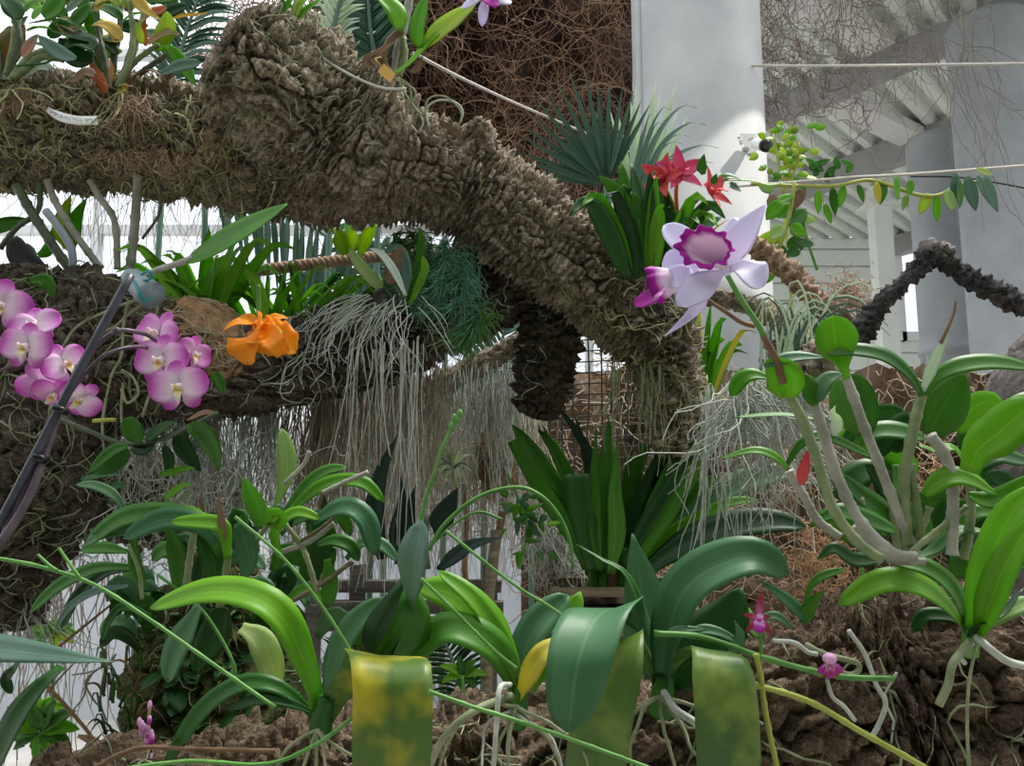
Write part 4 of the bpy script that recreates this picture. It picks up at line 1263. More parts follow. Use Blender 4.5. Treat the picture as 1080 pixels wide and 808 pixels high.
# green and cream aerial roots wandering over the bark
m = MB()
crawl_roots(m, S_main, 170, 0.02, 0.36, 2.0, 0.1, .16, (.0011, .0026))
fin_stuff(m, 'aerial_roots', M['root_yellow'], 'yellowish aerial roots creeping over the cork branch below the white label', 'roots')
m = MB()
crawl_roots(m, S_main, 150, 0.0, 0.4, 2.4, .5, .15, (.0009, .0022))
crawl_roots(m, S_stub, 110, 0.02, 0.98, 2.4, 0, .13, (.0009, .002))
fin_stuff(m, 'aerial_roots', M['root_green'], 'grey-green aerial roots laced over the stub of the cork branch', 'roots')
m = MB()
crawl_roots(m, S_main, 70, 0.74, 0.98, 2.0, -.2, .22, (.0008, .0017), wig=.35)
crawl_roots(m, S_main, 34, 0.5, 0.8, 2.0, 0, .1, (.0007, .0014))
fin_stuff(m, 'aerial_roots', M['root_yellow'], 'cream aerial roots wrapped around the cork branch under the red orchid', 'roots')
m = MB()
crawl_roots(m, S_low, 90, .05, .45, 2.2, 0, .16, (.001, .0022))
crawl_roots(m, S_trunk, 170, 0, 1, 2.4, 0, .18, (.001, .0022))
crawl_roots(m, S_cap, 24, 0, 1, 2.4, 0, .1, (.001, .0022))
fin_stuff(m, 'aerial_roots', M['root_green'], 'pale aerial roots over the dark root ball behind the pink moth orchid', 'roots')
m = MB()
crawl_roots(m, S_low, 150, .45, .85, 2.2, 0, .14, (.001, .002))
crawl_roots(m, S_dang, 20, 0, 1, 2.2, 0, .14, (.001, .002))
fin_stuff(m, 'aerial_roots', M['root_white'], 'whitish aerial roots over the lower branch past the orange flower', 'roots')

m = MB()
crawl_roots(m, S_main, 75, 0.0, 0.42, 2.0, .25, .17, (.0013, .0024), off=.008)
crawl_roots(m, S_main, 30, 0.78, 0.97, 2.0, .1, .2, (.0009, .0018), off=.007, wig=.35)
fin_stuff(m, 'aerial_roots', M['root_cream'], 'cream coloured thicker aerial roots sprawled over the front of the cork branch', 'roots')
# long single roots in front of the lower branch
hr = thing('root_skein', 'skein of long silvery roots dangling before the lower branch beside the pink flowers', 'roots', P(140, 330, 1.4))
for pts in ([(135, 320), (130, 345), (128, 375), (118, 395), (112, 420)], [(150, 315), (128, 322), (92, 338), (78, 348), (66, 366)], [(155, 318), (138, 330), (120, 345), (102, 352)], [(128, 410), (134, 425), (146, 415), (140, 398), (128, 390)], [(158, 320), (166, 326), (160, 334), (144, 330)], [(130, 404), (128, 440), (134, 470)], [(112, 420), (108, 450), (112, 490)], [(150, 440), (160, 410), (168, 398)]):
    stem(hr, pts, 1.7, 'root_green', 'aerial_root', d=1.36, r1=1.2, seg=24)

# ---------------------------------------------------------------- plants on the stub and limb top
b1 = thing('pale_orchid', 'yellow-green leaved orchid on top of the stub of the cork branch', 'orchid', P(305, 32, 1.46))
for pts, w, mt in (([(304, 28), (312, 10), (332, -12)], 16, 'leaf_lime'), ([(306, 27), (318, 14), (345, -6)], 13, 'leaf_bright'), ([(302, 24), (304, 5), (308, -12)], 9, 'leaf_bright'), ([(300, 20), (298, 0), (301, -14)], 6, 'leaf'), ([(316, 34), (328, 32), (334, 22)], 14, 'leaf_bright'), ([(306, 24), (310, 8), (318, -8)], 7, 'leaf_pale')):
    leaf(b1, pts, w, 'm', mt, 'lance', d=1.44)
stem(b1, [(272, 8), (290, 22), (320, 46), (360, 74), (400, 92), (428, 94)], 1.5, 'root_white', 'aerial_root', d=1.43, seg=30)
b2 = thing('cattleya_orchid', 'bright leaved orchid with a yellow tag on the end of the stub', 'orchid', P(415, 78, 1.5))
stem(b2, [(416, 80), (420, 50), (428, 20), (434, -15)], 4.5, 'cane_grey', 'cane', d=1.5, nodes=4, seg=24)
stem(b2, [(412, 78), (404, 62), (412, 42), (424, 32)], 4, 'stem_brown', 'cane', d=1.48, nodes=3)
stem(b2, [(420, 80), (426, 62), (424, 40)], 4.5, 'cane', 'cane', d=1.5, nodes=3)
for pts, w, n, mt, pf in (([(416, 78), (432, 66), (450, 46), (462, 34)], 8, 'm', 'leaf_bright', 'cut'), ([(450, 48), (462, 34), (480, 20), (503, 2)], 27, (-.1, .5, .85), 'leaf_lime', 'oval'), ([(444, 50), (440, 32), (444, 14), (450, -8)], 20, 'cl', 'leaf_bright', 'oval'), ([(422, 32), (418, 14), (408, 2), (390, -12)], 22, 'm', 'leaf_bright', 'oval'), ([(400, 68), (392, 62), (404, 52), (420, 42)], 9, 'c', 'leaf_brown', 'lance'), ([(432, 76), (440, 72), (446, 58)], 9, 'c', 'leaf_brown', 'lance'), ([(396, 72), (386, 66), (390, 58), (402, 56)], 8, 'c', 'leaf_brown', 'lance')):
    leaf(b2, pts, w, n, mt, pf, d=1.46)
for pts in ([(415, 82), (430, 88), (434, 104), (435, 130)], [(418, 84), (438, 96), (432, 112), (428, 128)], [(420, 82), (428, 100), (446, 122), (452, 104), (470, 102), (486, 118), (484, 132)]):
    stem(b2, pts, 1.2, 'root_green', 'aerial_root', d=1.45, r1=.8, seg=24)
f_ = MB().ball(P(512, -6, 1.45), .006).build('flower', M['column_cream'], b2)
for dx, dy, w, mt in ((-4, 34, 11, 'petal_lav'), (-26, 14, 10, 'petal_lav'), (8, -30, 12, 'petal_lav'), (28, 8, 12, 'petal_lav')):
    MB().blade(PP([(512, -6, 1.45), (512 + dx * .5, -6 + dy * .5, 1.43), (512 + dx, -6 + dy, 1.45)]), px(w, 1.45), nv('c'), None, 'petal', .1, .001, 9).build('petal', M[mt], f_)
MB().blade(PP([(512, -8, 1.44), (518, 0, 1.42), (527, 3, 1.43)]), px(16, 1.45), nv('c'), None, 'round', .1, .001, 9, 7, .003).build('lip', M['petal_magenta'], f_)
tg = thing('plant_tag', 'small yellow square tag hung under the bright leaved orchid on the stub', 'tag', P(408, 75, 1.42))
ax1 = (RIGHT * .75 - UP * .66).normalized()
ax2 = (RIGHT * .55 + UP * .83).normalized()
MB().box(P(408, 77, 1.425), px(17, 1.42), px(11, 1.42), .0012, (ax1, ax2, ax1.cross(ax2))).build('card', M['tag_yellow'], tg, smooth=False)
MB().tube(spline(PP([(403, 70, 1.424), (399, 66, 1.42), (396, 62, 1.43), (402, 60, 1.45)]), 8), .0009, 5).build('loop', M['tag_yellow'], tg)
dl = thing('dry_twig', 'curling pale dry roots and a red dead leaf on top of the cork branch', 'dry roots', P(470, 130, 1.6))
stem(dl, [(452, 134), (450, 115), (462, 106), (480, 108), (488, 118), (484, 132)], 1.2, 'root_white', 'root', d=1.55, seg=24)
stem(dl, [(440, 140), (432, 128), (438, 116), (446, 128), (442, 140)], 1.2, 'root_white', 'root', d=1.55, seg=24)
leaf(dl, [(462, 126), (478, 138), (494, 157)], 6, 'c', 'leaf_brown', 'lance', d=1.56)
m = MB()
m.ball(P(508, 140, 1.6), px(16, 1.6), (1, 1, 1.1))
stb = thing('bark_knob', 'rough grey knob standing on the cork branch', 'bark knob', P(508, 150, 1.62))
m = MB()
limb(m, [(512, 168, 1.64, 15), (510, 150, 1.62, 14), (506, 138, 1.61, 13), (500, 128, 1.6, 6)], .004, 30, .012, .016, .004, .3, 21)
m.build('knob', M['bark'], stb)
# ---------------------------------------------------------------- red orchid on the right bend of the branch
co = thing('red_orchid', 'coral red flowered orchid with a fan of oval leaves on the cork branch', 'orchid', P(685, 290, 1.7))
for pts, w, n, mt in (
        ([(668, 285), (655, 255), (640, 225), (622, 205)], 17, 'c', 'leaf_orange_yellow'), ([(672, 286), (660, 262), (650, 240), (645, 220)], 15, 'c', 'leaf'),
        ([(676, 288), (668, 250), (655, 210), (632, 185)], 22, 'l', 'leaf'), ([(680, 288), (672, 250), (662, 215), (655, 170)], 20, 'c', 'leaf'),
        ([(682, 289), (680, 250), (675, 215), (666, 172)], 22, 'cr', 'leaf_dark'), ([(684, 290), (676, 255), (668, 225), (648, 190)], 24, 'cl', 'leaf_dark'),
        ([(686, 290), (690, 255), (692, 220), (690, 180)], 20, 'c', 'leaf'), ([(688, 290), (698, 260), (704, 235), (702, 200)], 20, 'c', 'leaf_dark'),
        ([(690, 291), (705, 265), (720, 242), (724, 210)], 22, 'r', 'leaf'), ([(692, 291), (715, 262), (740, 240), (762, 228)], 24, 'm', 'leaf_blue'),
        ([(692, 291), (720, 275), (742, 255), (768, 250)], 22, 'm', 'leaf_grey'), ([(694, 291), (720, 272), (748, 246), (768, 231)], 10, 'u', 'leaf_orange_yellow'),
        ([(684, 289), (682, 262), (684, 235), (686, 214)], 16, 'cl', 'leaf_bright'), ([(678, 288), (662, 268), (646, 255), (632, 248)], 12, 'm', 'leaf_blue'),
        ([(680, 290), (684, 270), (696, 250), (698, 230)], 14, 'c', 'leaf_bright'), ([(676, 288), (660, 258), (646, 236), (616, 226)], 10, 'm', 'leaf_grey'),
        ([(688, 292), (694, 268), (706, 248), (716, 232)], 12, 'c', 'leaf_bright'), ([(672, 240), (668, 225), (666, 205), (672, 186)], 6, 'c', 'leaf_yellow'),
        ([(742, 184), (740, 175), (743, 162)], 10, 'c', 'leaf'), ([(752, 194), (754, 188), (756, 183)], 7, 'c', 'leaf'),
        ([(756, 192), (768, 186), (782, 190)], 10, 'm', 'leaf'), ([(770, 192), (776, 198), (782, 202)], 9, 'm', 'leaf_dark'),
        ([(762, 190), (790, 190), (812, 195), (828, 192)], 9, 'u', 'leaf_pale')):
    leaf(co, pts, w * 1.15, n, mt, 'oval' if w > 12 else 'lance', d=1.615 + rnd.uniform(-.04, .03), fold=.2)
fan_leaves(co, (684, 292), 16, 108, 19, .62, None, 'oval', 1.60, ('c', 'c', 'cl', 'cr', 'm'), mats=['leaf', 'leaf', 'leaf_dark', 'leaf_bright'], bw=24, dj=.03, droop=.3)
for x1, y1 in ((650, 260), (664, 255), (676, 250), (690, 245), (704, 258), (712, 262), (668, 270), (684, 262)):
    stem(co, [(680 + (x1 - 680) * .2, 296), (680 + (x1 - 680) * .6, 280), (x1, y1)], 2.6, 'cane', 'cane', d=1.62, r1=2)
roots_from(co, (684, 294, 1.66), 8, .1, .0014, 'root_white')
stem(co, [(708, 262), (711, 240), (714, 222)], 2, 'stem_green', 'flower_stem', d=1.66)
stem(co, [(714, 222), (713, 205), (714, 192)], 2.2, 'leaf_orange', 'flower_stem', d=1.64)
stem(co, [(713, 222), (708, 210), (702, 198)], 1.6, 'stem_yellow', 'flower_stem', d=1.65)
stem(co, [(714, 224), (726, 220), (736, 211)], 1.6, 'stem_brown', 'flower_stem', d=1.65)
for x, y, sz, face, mt, rl in ((699, 189, 50, (-.45, .15, .8), 'petal_coral', .3), (716, 184, 56, (.1, .35, .95), 'petal_coral_pink', -.1), (748, 203, 52, (.6, .25, .6), 'petal_coral', -.35)):
    s = px(sz, 1.62) / 2
    c = P(x, y, 1.62)
    f, u, r = frame(N(*face), UP, rl)
    fl = MB().ball(c + f * s * .1, s * .15, (1, 1, 1.2), (r, f, u), 8, 5).build('flower', M[mt], co)
    for k in range(5):
        a = math.pi / 2 + k * 2 * math.pi / 5
        petal(fl, c, f, r * math.cos(a) + u * math.sin(a) + f * .35, s * 1.1, s * (.62 if k in (1, 4) else .5), mt, 'petal' if k in (1, 4) else 'sepal', .15, 'lance', curl=.35)
    MB().blade([c + f * s * .1, c + f * s * .5 - u * s * .1, c + f * s * .75 - u * s * .3], s * .4, u, None, 'round', .3, .0008, 8).build('lip', M[mt], fl)

# ---------------------------------------------------------------- lavender flowered orchid at the right, with its canes and leaves
lo = thing('lavender_orchid', 'lavender and magenta flowered orchid with tall jointed canes and broad leaves', 'orchid', P(950, 600, .9))
C_ = [([(828, 410), (845, 440), (860, 479), (878, 535), (905, 572), (930, 590)], 5.6, 'cane', .84), ([(858, 424), (868, 455), (882, 500), (906, 548), (940, 582), (965, 588)], 6, 'cane_grey', .86),
      ([(886, 385), (897, 410), (912, 452), (924, 482), (942, 528), (958, 566), (965, 585)], 5.4, 'cane_grey', .88), ([(973, 412), (965, 445), (956, 490), (954, 525), (958, 576)], 5.8, 'cane', .88),
      ([(981, 460), (995, 478), (1004, 505), (1005, 540), (1004, 585)], 6.2, 'cane_grey', .87), ([(961, 490), (965, 520), (972, 568)], 4, 'cane', .88),
      ([(832, 497), (846, 520), (862, 548), (885, 566)], 4.6, 'cane_grey', .92), ([(1020, 496), (1024, 520), (1022, 560), (1016, 590)], 5, 'cane', .9), ([(900, 556), (940, 590), (975, 592)], 3.6, 'cane_grey', .88),
      ([(1020, 535), (995, 555), (970, 575), (955, 590)], 3.6, 'cane', .87)]
for pts, r, mt, d in C_:
    stem(lo, pts, r, mt, 'cane', d=d, nodes=6, seg=36, sides=12)
for pts, w, n, mt, pf, d in (
        ([(893, 400), (888, 380), (882, 360), (879, 333)], 47, 'c', 'leaf_bright', 'spoon', .82), ([(972, 418), (962, 398), (935, 376), (900, 369), (868, 373)], 19, (0, .55, .8), 'leaf', 'strap', .82),
        ([(974, 416), (990, 396), (1015, 385), (1050, 382), (1090, 388)], 21, (0, .55, .8), 'leaf', 'strap', .84), ([(981, 460), (990, 440), (1002, 420), (1018, 394)], 48, 'c', 'leaf', 'oval', .9),
        ([(832, 420), (830, 408), (824, 394), (808, 380)], 40, 'cl', 'leaf_bright', 'oval', .83), ([(806, 386), (824, 379), (845, 376), (870, 377)], 15, 'm', 'leaf_blue', 'oval', .83),
        ([(812, 399), (796, 395), (782, 400), (771, 418)], 18, 'm', 'leaf_bright', 'strap', .84), ([(860, 428), (855, 414), (850, 402), (842, 396)], 25, 'cr', 'leaf', 'oval', .85),
        ([(862, 424), (866, 410), (874, 399), (888, 394)], 20, 'l', 'leaf_blue', 'oval', .85), ([(896, 395), (905, 420), (910, 445), (909, 470)], 36, 'cl', 'leaf', 'oval', .93),
        ([(886, 400), (888, 425), (896, 445), (908, 458)], 26, 'l', 'leaf', 'oval', .93), ([(874, 446), (850, 440), (820, 437), (776, 440)], 9, 'u', 'leaf', 'strap', .88),
        ([(832, 496), (818, 482), (795, 475), (758, 484)], 12, (0, .7, .7), 'leaf_bright', 'lance', .88), ([(830, 490), (845, 468), (870, 460), (920, 482)], 13, 'm', 'leaf', 'strap', .9),
        ([(975, 462), (950, 455), (925, 455), (900, 468)], 24, 'm', 'leaf', 'oval', .96), ([(950, 560), (930, 540), (905, 520), (888, 500)], 30, 'm', 'leaf', 'oval', .98),
        ([(955, 560), (940, 520), (925, 500), (912, 490)], 34, 'c', 'leaf_dark', 'oval', 1.0), ([(945, 560), (915, 548), (885, 540), (855, 552)], 24, 'm', 'leaf', 'oval', .95),
        ([(975, 580), (985, 545), (990, 525), (985, 500)], 36, 'c', 'leaf', 'oval', 1.0), ([(1010, 580), (1030, 545), (1040, 520), (1060, 500)], 34, 'm', 'leaf_dark', 'oval', 1.0),
        ([(970, 470), (990, 476), (1005, 472), (1022, 494)], 16, 'u', 'leaf_bright', 'strap', .93), ([(975, 522), (995, 505), (1020, 504), (1052, 522)], 24, 'm', 'leaf_bright', 'oval', .86),
        ([(1022, 522), (1040, 528), (1062, 522), (1090, 500)], 24, 'm', 'leaf_bright', 'oval', .86), ([(1022, 498), (1032, 474), (1052, 458), (1072, 440), (1096, 425)], 46, (-.3, .25, .9), 'leaf_bright', 'strap', .82),
        ([(1024, 498), (1030, 482), (1044, 470), (1060, 468)], 22, 'c', 'leaf_blue', 'oval', .84), ([(1024, 495), (1050, 480), (1072, 484), (1095, 490)], 24, 'm', 'leaf_dark', 'oval', .88),
        ([(1000, 585), (1005, 560), (1030, 540), (1060, 545)], 22, 'm', 'leaf', 'oval', .92), ([(960, 590), (985, 580), (1010, 560), (1040, 560)], 16, 'u', 'leaf', 'strap', .9),
        ([(930, 590), (900, 590), (880, 578), (862, 590)], 18, 'm', 'leaf_dark', 'oval', .95), ([(1000, 590), (1025, 575), (1050, 580), (1085, 600)], 40, 'm', 'leaf_dark', 'oval', .98),
        ([(960, 580), (950, 545), (935, 535), (925, 545)], 28, 'c', 'leaf', 'oval', 1.0)):
    leaf(lo, pts, w, n, mt, pf, d=d, fold=.22, seg=16)
for k in range(24):
    x, y = rnd.uniform(880, 1075), rnd.uniform(450, 610)
    a = rnd.uniform(-1, 1)
    L = rnd.uniform(45, 80)
    leaf(lo, [(x, y), (x + a * L * .4, y - L * .35), (x + a * L * .8, y - L * .45), (x + a * L, y - L * .3)], rnd.uniform(20, 32), rnd.choice(('m', 'c', 'cl', 'cr')), rnd.choice(('leaf', 'leaf_dark', 'leaf', 'leaf_bright')), 'oval', d=1.0 + rnd.uniform(-.03, .08), fold=.22)
for k in range(9):
    x = rnd.uniform(890, 1060)
    stem(lo, [(950 + (x - 950) * .25, 592), (950 + (x - 950) * .7, 560), (x, rnd.uniform(490, 550))], rnd.uniform(3, 4.5), rnd.choice(('cane', 'cane_grey', 'stem_green')), 'cane', d=.98, nodes=4, seg=20)
leaf(lo, [(973, 412), (983, 385), (994, 362), (1000, 345)], 13, 'c', 'leaf_white', 'lance', d=.83, name='dry_sheath', label='papery white sheath', fold=.5)
stem(lo, [(992, 362), (1000, 345), (1006, 330), (1008, 317)], 2, 'stem_brown', 'dry_tip', d=.83, r1=1.4)
leaf(lo, [(845, 512), (846, 500), (850, 486), (853, 472)], 13, 'c', 'petal_coral', 'lance', d=.9, name='bud_sheath', label='reddish bud sheath')
leaf(lo, [(880, 460), (882, 445), (878, 436), (881, 428)], 14, 'c', 'leaf_white', 'lance', d=.9, name='dry_sheath', fold=.5)
leaf(lo, [(812, 458), (816, 468), (824, 482), (831, 496)], 9, 'c', 'cane_grey', 'lance', d=.9, name='dry_sheath', fold=.5)
# flower stem
stem(lo, [(826, 405), (819, 380), (808, 360), (804, 350)], 4.4, 'stem_brown', 'flower_stem', d=.83, r1=3.6)
stem(lo, [(806, 354), (798, 340), (787, 324), (776, 306), (766, 288)], 3.4, 'stem_green', 'flower_stem', d=.82, r1=2.8)
stem(lo, [(796, 344), (782, 340), (764, 328), (742, 314)], 2.8, 'stem_brown', 'flower_stem', d=.83, r1=2.2)

def trumpet(mb, rings, frill=0.0, nth=56, fk=9, thick=.0012):
    """rings: (centre, axis_x, axis_y, rx, ry)"""
    vs, uv, fs = [], [], []
    n = len(rings)
    for layer in (0, 1):
        for i, (c, ax, ay, rx, ry) in enumerate(rings):
            s = i / (n - 1)
            nrm = ax.cross(ay).normalized()
            for j in range(nth):
                th = 2 * math.pi * j / nth
                wv = frill * max(0, s - .55) / .45
                k = 1 + wv * (.55 * math.sin(fk * th) + .45 * math.sin(fk * 1.7 * th + 1))
                rr = (1 - layer * thick / max(rx, .002))
                p = c + ax * (rx * math.cos(th) * k * rr) + ay * (ry * math.sin(th) * k * rr) + nrm * (wv * rx * .6 * math.cos(fk * th + .5))
                vs.append(p)
                uv.append((s, .5))
    m_ = n * nth
    for i in range(n - 1):
        for j in range(nth):
            k = (j + 1) % nth
            fs.append((i * nth + j, i * nth + k, (i + 1) * nth + k, (i + 1) * nth + j))
            fs.append((m_ + i * nth + j, m_ + (i + 1) * nth + j, m_ + (i + 1) * nth + k, m_ + i * nth + k))
    for j in range(nth):
        k = (j + 1) % nth
        fs.append(((n - 1) * nth + j, (n - 1) * nth + k, m_ + (n - 1) * nth + k, m_ + (n - 1) * nth + j))
    return mb.add(vs, fs, uv)

def flower_parts(root, c, parts, lip, core_r=.006):
    fl = MB().ball(c, core_r, (1, 1, 1.3)).build('flower', M['petal_lav'], root)
    for nm, pts, w, n, pf in parts:
        MB().blade(PP(pts), px(w, pts[1][2]), nv(n), None, pf, .06, .001, 16, 9, .0012, 9, .18).build(nm, M['petal_lav'], fl)
    m_ = MB()
    trumpet(m_, lip[0], *lip[1:])
    m_.build('lip', M['lip_magenta'], fl)
    return fl

ax_, ay_ = RIGHT, UP
def ring(x, y, d, rx, ry, tilt=0.0, yaw=0.0):
    c, s = math.cos(tilt), math.sin(tilt)
    ax = (RIGHT * c + UP * s)
    ay = (UP * c - RIGHT * s)
    ax = (ax * math.cos(yaw) - FWD * math.sin(yaw)).normalized()
    return (P(x, y, d), ax, ay, px(rx, d), px(ry, d))
flower_parts(lo, P(766, 283, .80), [
    ('sepal', [(764, 282, .80), (742, 272, .79), (722, 255, .80), (701, 237, .82)], 30, 'c', 'petal'),
    ('petal', [(768, 281, .80), (776, 258, .80), (790, 238, .80), (808, 215, .80)], 36, (-.35, .25, .9), 'lance'),
    ('sepal', [(766, 281, .81), (770, 262, .82), (774, 245, .83), (778, 230, .84)], 24, 'c', 'petal'),
    ('petal', [(769, 284, .79), (782, 281, .78), (794, 288, .77), (806, 302, .77)], 38, (.2, .3, .9), 'petal'),
    ('petal', [(764, 286, .79), (748, 296, .775), (730, 308, .765), (714, 322, .765)], 32, 'c', 'petal'),
], ([ring(766, 282, .80, 4, 4, -.2, .2), ring(760, 277, .79, 8, 7, -.2, .2), ring(754, 270, .78, 15, 11, -.2, .2), ring(748, 264, .77, 21, 15, -.2, .2), ring(744, 261, .765, 25, 18, -.2, .2), ring(743, 261, .763, 29, 22, -.2, .2)], .16, 72, 8))
flower_parts(lo, P(740, 300, .83), [
    ('sepal', [(741, 300, .83), (726, 286, .82), (712, 278, .82), (698, 280, .83)], 34, 'c', 'petal'),
    ('petal', [(741, 300, .82), (728, 296, .8), (715, 292, .8), (700, 296, .81)], 30, (0, .3, .95), 'petal'),
    ('sepal', [(742, 303, .83), (740, 318, .82), (724, 336, .81), (700, 355, .81)], 13, 'cl', 'lance'),
    ('petal', [(743, 300, .84), (745, 285, .85), (736, 268, .86)], 24, 'c', 'petal'),
], ([ring(735, 298, .825, 4, 5, .15, -1.1), ring(722, 296, .815, 9, 9, .15, -1.1), ring(708, 296, .81, 11, 13, .2, -1.05), ring(698, 298, .805, 13, 17, .25, -1.0), ring(690, 301, .80, 16, 21, .3, -.95)], .12, 60, 7))
petal_tip = MB().blade(PP([(698, 302, .80), (688, 311, .79), (678, 317, .79), (669, 320, .80)]), px(17, .79), nv('cl'), None, 'round', .15, .001, 12, 7, .002, 20, .2).build('lip_lobe', M['petal_magenta'], lo)

# ---------------------------------------------------------------- dark strap-leaved orchid in a slatted basket
cy = thing('strap_leaf_orchid', 'large dark green strap-leaved orchid with clipped leaf ends in the slatted basket', 'orchid', P(640, 605, 1.8))
for pts, w, n, mt, pf in (
        ([(618, 600), (600, 545), (578, 500), (540, 448)], 20, 'm', 'leaf', 'strap'), ([(622, 600), (600, 560), (568, 510), (544, 463)], 20, 'cl', 'leaf', 'cut'),
        ([(626, 602), (618, 560), (610, 530), (608, 500)], 27, 'c', 'leaf_dark', 'cut'), ([(632, 602), (628, 560), (627, 500), (629, 448)], 15, 'cl', 'leaf', 'lance'),
        ([(640, 605), (636, 560), (640, 500), (642, 440)], 34, 'c', 'leaf', 'lance'), ([(644, 605), (650, 560), (648, 520), (652, 462)], 22, 'cr', 'leaf', 'lance'),
        ([(640, 560), (625, 490), (608, 455), (581, 420)], 15, 'cl', 'leaf_black', 'lance'), ([(634, 600), (615, 545), (598, 495), (571, 447)], 16, 'cl', 'leaf', 'lance'),
        ([(652, 604), (662, 560), (664, 520), (668, 481)], 15, 'c', 'leaf', 'cut'), ([(655, 604), (675, 550), (682, 510), (694, 474)], 21, 'cl', 'leaf', 'lance'),
        ([(660, 604), (690, 540), (725, 470), (748, 430)], 22, 'cl', 'leaf', 'strap'), ([(664, 604), (698, 550), (735, 490), (760, 452)], 19, 'cl', 'leaf', 'strap'),
        ([(658, 600), (676, 560), (720, 490), (766, 420)], 16, 'c', 'leaf_dark', 'lance'), ([(668, 605), (705, 565), (740, 545), (770, 530), (800, 527)], 14, 'm', 'leaf_bright', 'strap'),
        ([(670, 606), (712, 560), (760, 520), (812, 500), (850, 500)], 30, (-.1, .6, .8), 'leaf_blue', 'strap'), ([(672, 608), (720, 575), (770, 555), (818, 550), (850, 556)], 34, (0, .6, .8), 'leaf_dark', 'strap'),
        ([(664, 600), (690, 560), (730, 520), (765, 500)], 18, 'm', 'leaf', 'strap'), ([(648, 604), (660, 570), (672, 520), (676, 500)], 14, 'r', 'leaf_dark', 'lance'),
        ([(625, 602), (608, 560), (590, 530), (576, 515)], 14, 'c', 'leaf', 'cut'), ([(690, 575), (715, 535), (742, 515), (780, 510)], 15, 'm', 'leaf_bright', 'strap')):
    leaf(cy, pts, w, n, mt, pf, d=1.78 + rnd.uniform(-.08, .06), fold=.35, seg=16, thick=.002)
for k in range(12):
    a = rnd.uniform(-.9, 1.1)
    L = rnd.uniform(110, 175)
    leaf(cy, [(640 + a * 16, 604), (640 + a * 40, 604 - L * .45), (640 + a * 75, 604 - L * .85), (640 + a * 100, 604 - L)], rnd.uniform(11, 19), rnd.choice(('c', 'cl', 'cr')), rnd.choice(('leaf_dark', 'leaf', 'leaf_dark')), rnd.choice(('lance', 'lance', 'strap')), d=1.84 + rnd.uniform(-.03, .06), fold=.4)
stem(cy, [(645, 625), (645, 600), (642, 570)], 13, 'stem_brown', 'crown', d=1.8, r1=8)
for xx in (624, 634, 656, 664):
    stem(cy, [(xx, 618), (xx + rnd.uniform(-3, 3), 600), (xx + (xx - 644) * .2, 578)], 6, 'leaf', 'sheath', d=1.78, r1=4.5)

bk = thing('slatted_basket', 'wooden slatted basket holding the dark strap-leaved orchid', 'basket', P(650, 640, 1.85))
cxb = P(650, 640, 1.82)
def slat(dx, dy, dz, sx, sy, sz, mt='wood'):
    MB().box(cxb + Vector((dx, dy, dz)), sx, sy, sz).build('slat', M[mt], bk, smooth=False)
hw = px(66, 1.82)
for k in range(3):
    z = .045 - k * .042
    for dy in (-.11, .11):
        slat(0, dy, z, hw * 2.1, .018, .018)
    for dx in (-.95, .95):
        slat(dx * hw, 0, z - .02, .018, .25, .018)
for k in range(5):
    slat((k - 2) * .055, 0, -.07, .03, .22, .01)
m = MB()
ss_ = lambda u, v: cxb + Vector(((u - .5) * hw * 1.7, (v - .5) * .2, .02 + .02 * math.sin(u * 9) * math.sin(v * 7)))
sheet(m, ss_, 12, 8)
m.box(cxb + Vector((0, 0, -.03)), hw * 1.6, .18, .05)
ob = m.build('potting_bark', M['soil'], bk)
ob['kind'] = 'stuff'
for sg in (-1, 1):
    MB().tube([cxb + Vector((sg * hw * .9, -.1, .06)), cxb + Vector((sg * hw * .9, .02, -.2)), cxb + Vector((sg * hw * .9, .02, -1.65 + .5))], .006, 6).build('hanger', M['wire_black'], bk)

# weathered planks behind the front orchids
pk = thing('plank_shelf', 'weathered grey plank shelf behind the front orchids', 'shelf', P(430, 640, 2.0))
for k, (y, d) in enumerate(((618, 2.02), (640, 1.98), (658, 1.95))):
    MB().box(P(435, y, d), px(190, 2.0), .05, .028).build('plank', M['wood_grey'], pk, smooth=False)
for x in (330, 517, 376):
    q = P(x, 665, 2.0)
    MB().box(Vector((q.x, q.y, (q.z + GROUND) / 2 + .08)), .035, .035, q.z - GROUND + .16).build('post', M['wood_grey'], pk, smooth=False)

# ---------------------------------------------------------------- big-leaved orchids on the front log
def rosette(label, base):
    return thing('big_leaf_orchid', label, 'orchid', P(*base))
A = rosette('broad-leaved orchid on the log with one drooping yellow mottled leaf', (338, 752, .95))
leaf(A, [(338, 752, .96), (322, 700, .94), (298, 650, .92), (262, 627, .92), (215, 624, .93), (158, 641, .95)], 36, (.15, .75, .65), 'leaf_bright', 'strap', fold=.3, seg=22)
leaf(A, [(345, 742, .95), (352, 700, .94), (372, 660, .94), (406, 630, .95)], 27, 'cl', 'leaf_blue', 'strap', fold=.35)
leaf(A, [(338, 766, .98), (354, 738, .95), (374, 708, .92), (392, 693, .88), (406, 693, .83), (414, 714, .795), (414, 772, .785), (410, 880, .785)], 80, (-.2, 1, 0), 'leaf_mottled', 'hang', n1=(0, .1, 1), fold=-.1, b0=(1, -.1, .0), b1=(1, -.12, 0), seg=30, cross=9, label='drooping yellow and green mottled leaf', thick=.002)
leaf(A, [(392, 706, .95), (406, 668, .92), (424, 630, .91), (440, 588, .93)], 52, (-.5, .2, .85), 'leaf_dark', 'lance', fold=.5, seg=16)
leaf(A, [(405, 704, .92), (424, 680, .90), (434, 650, .89), (432, 612, .9)], 52, (.5, .2, .85), 'leaf', 'oval', fold=.3, seg=16)
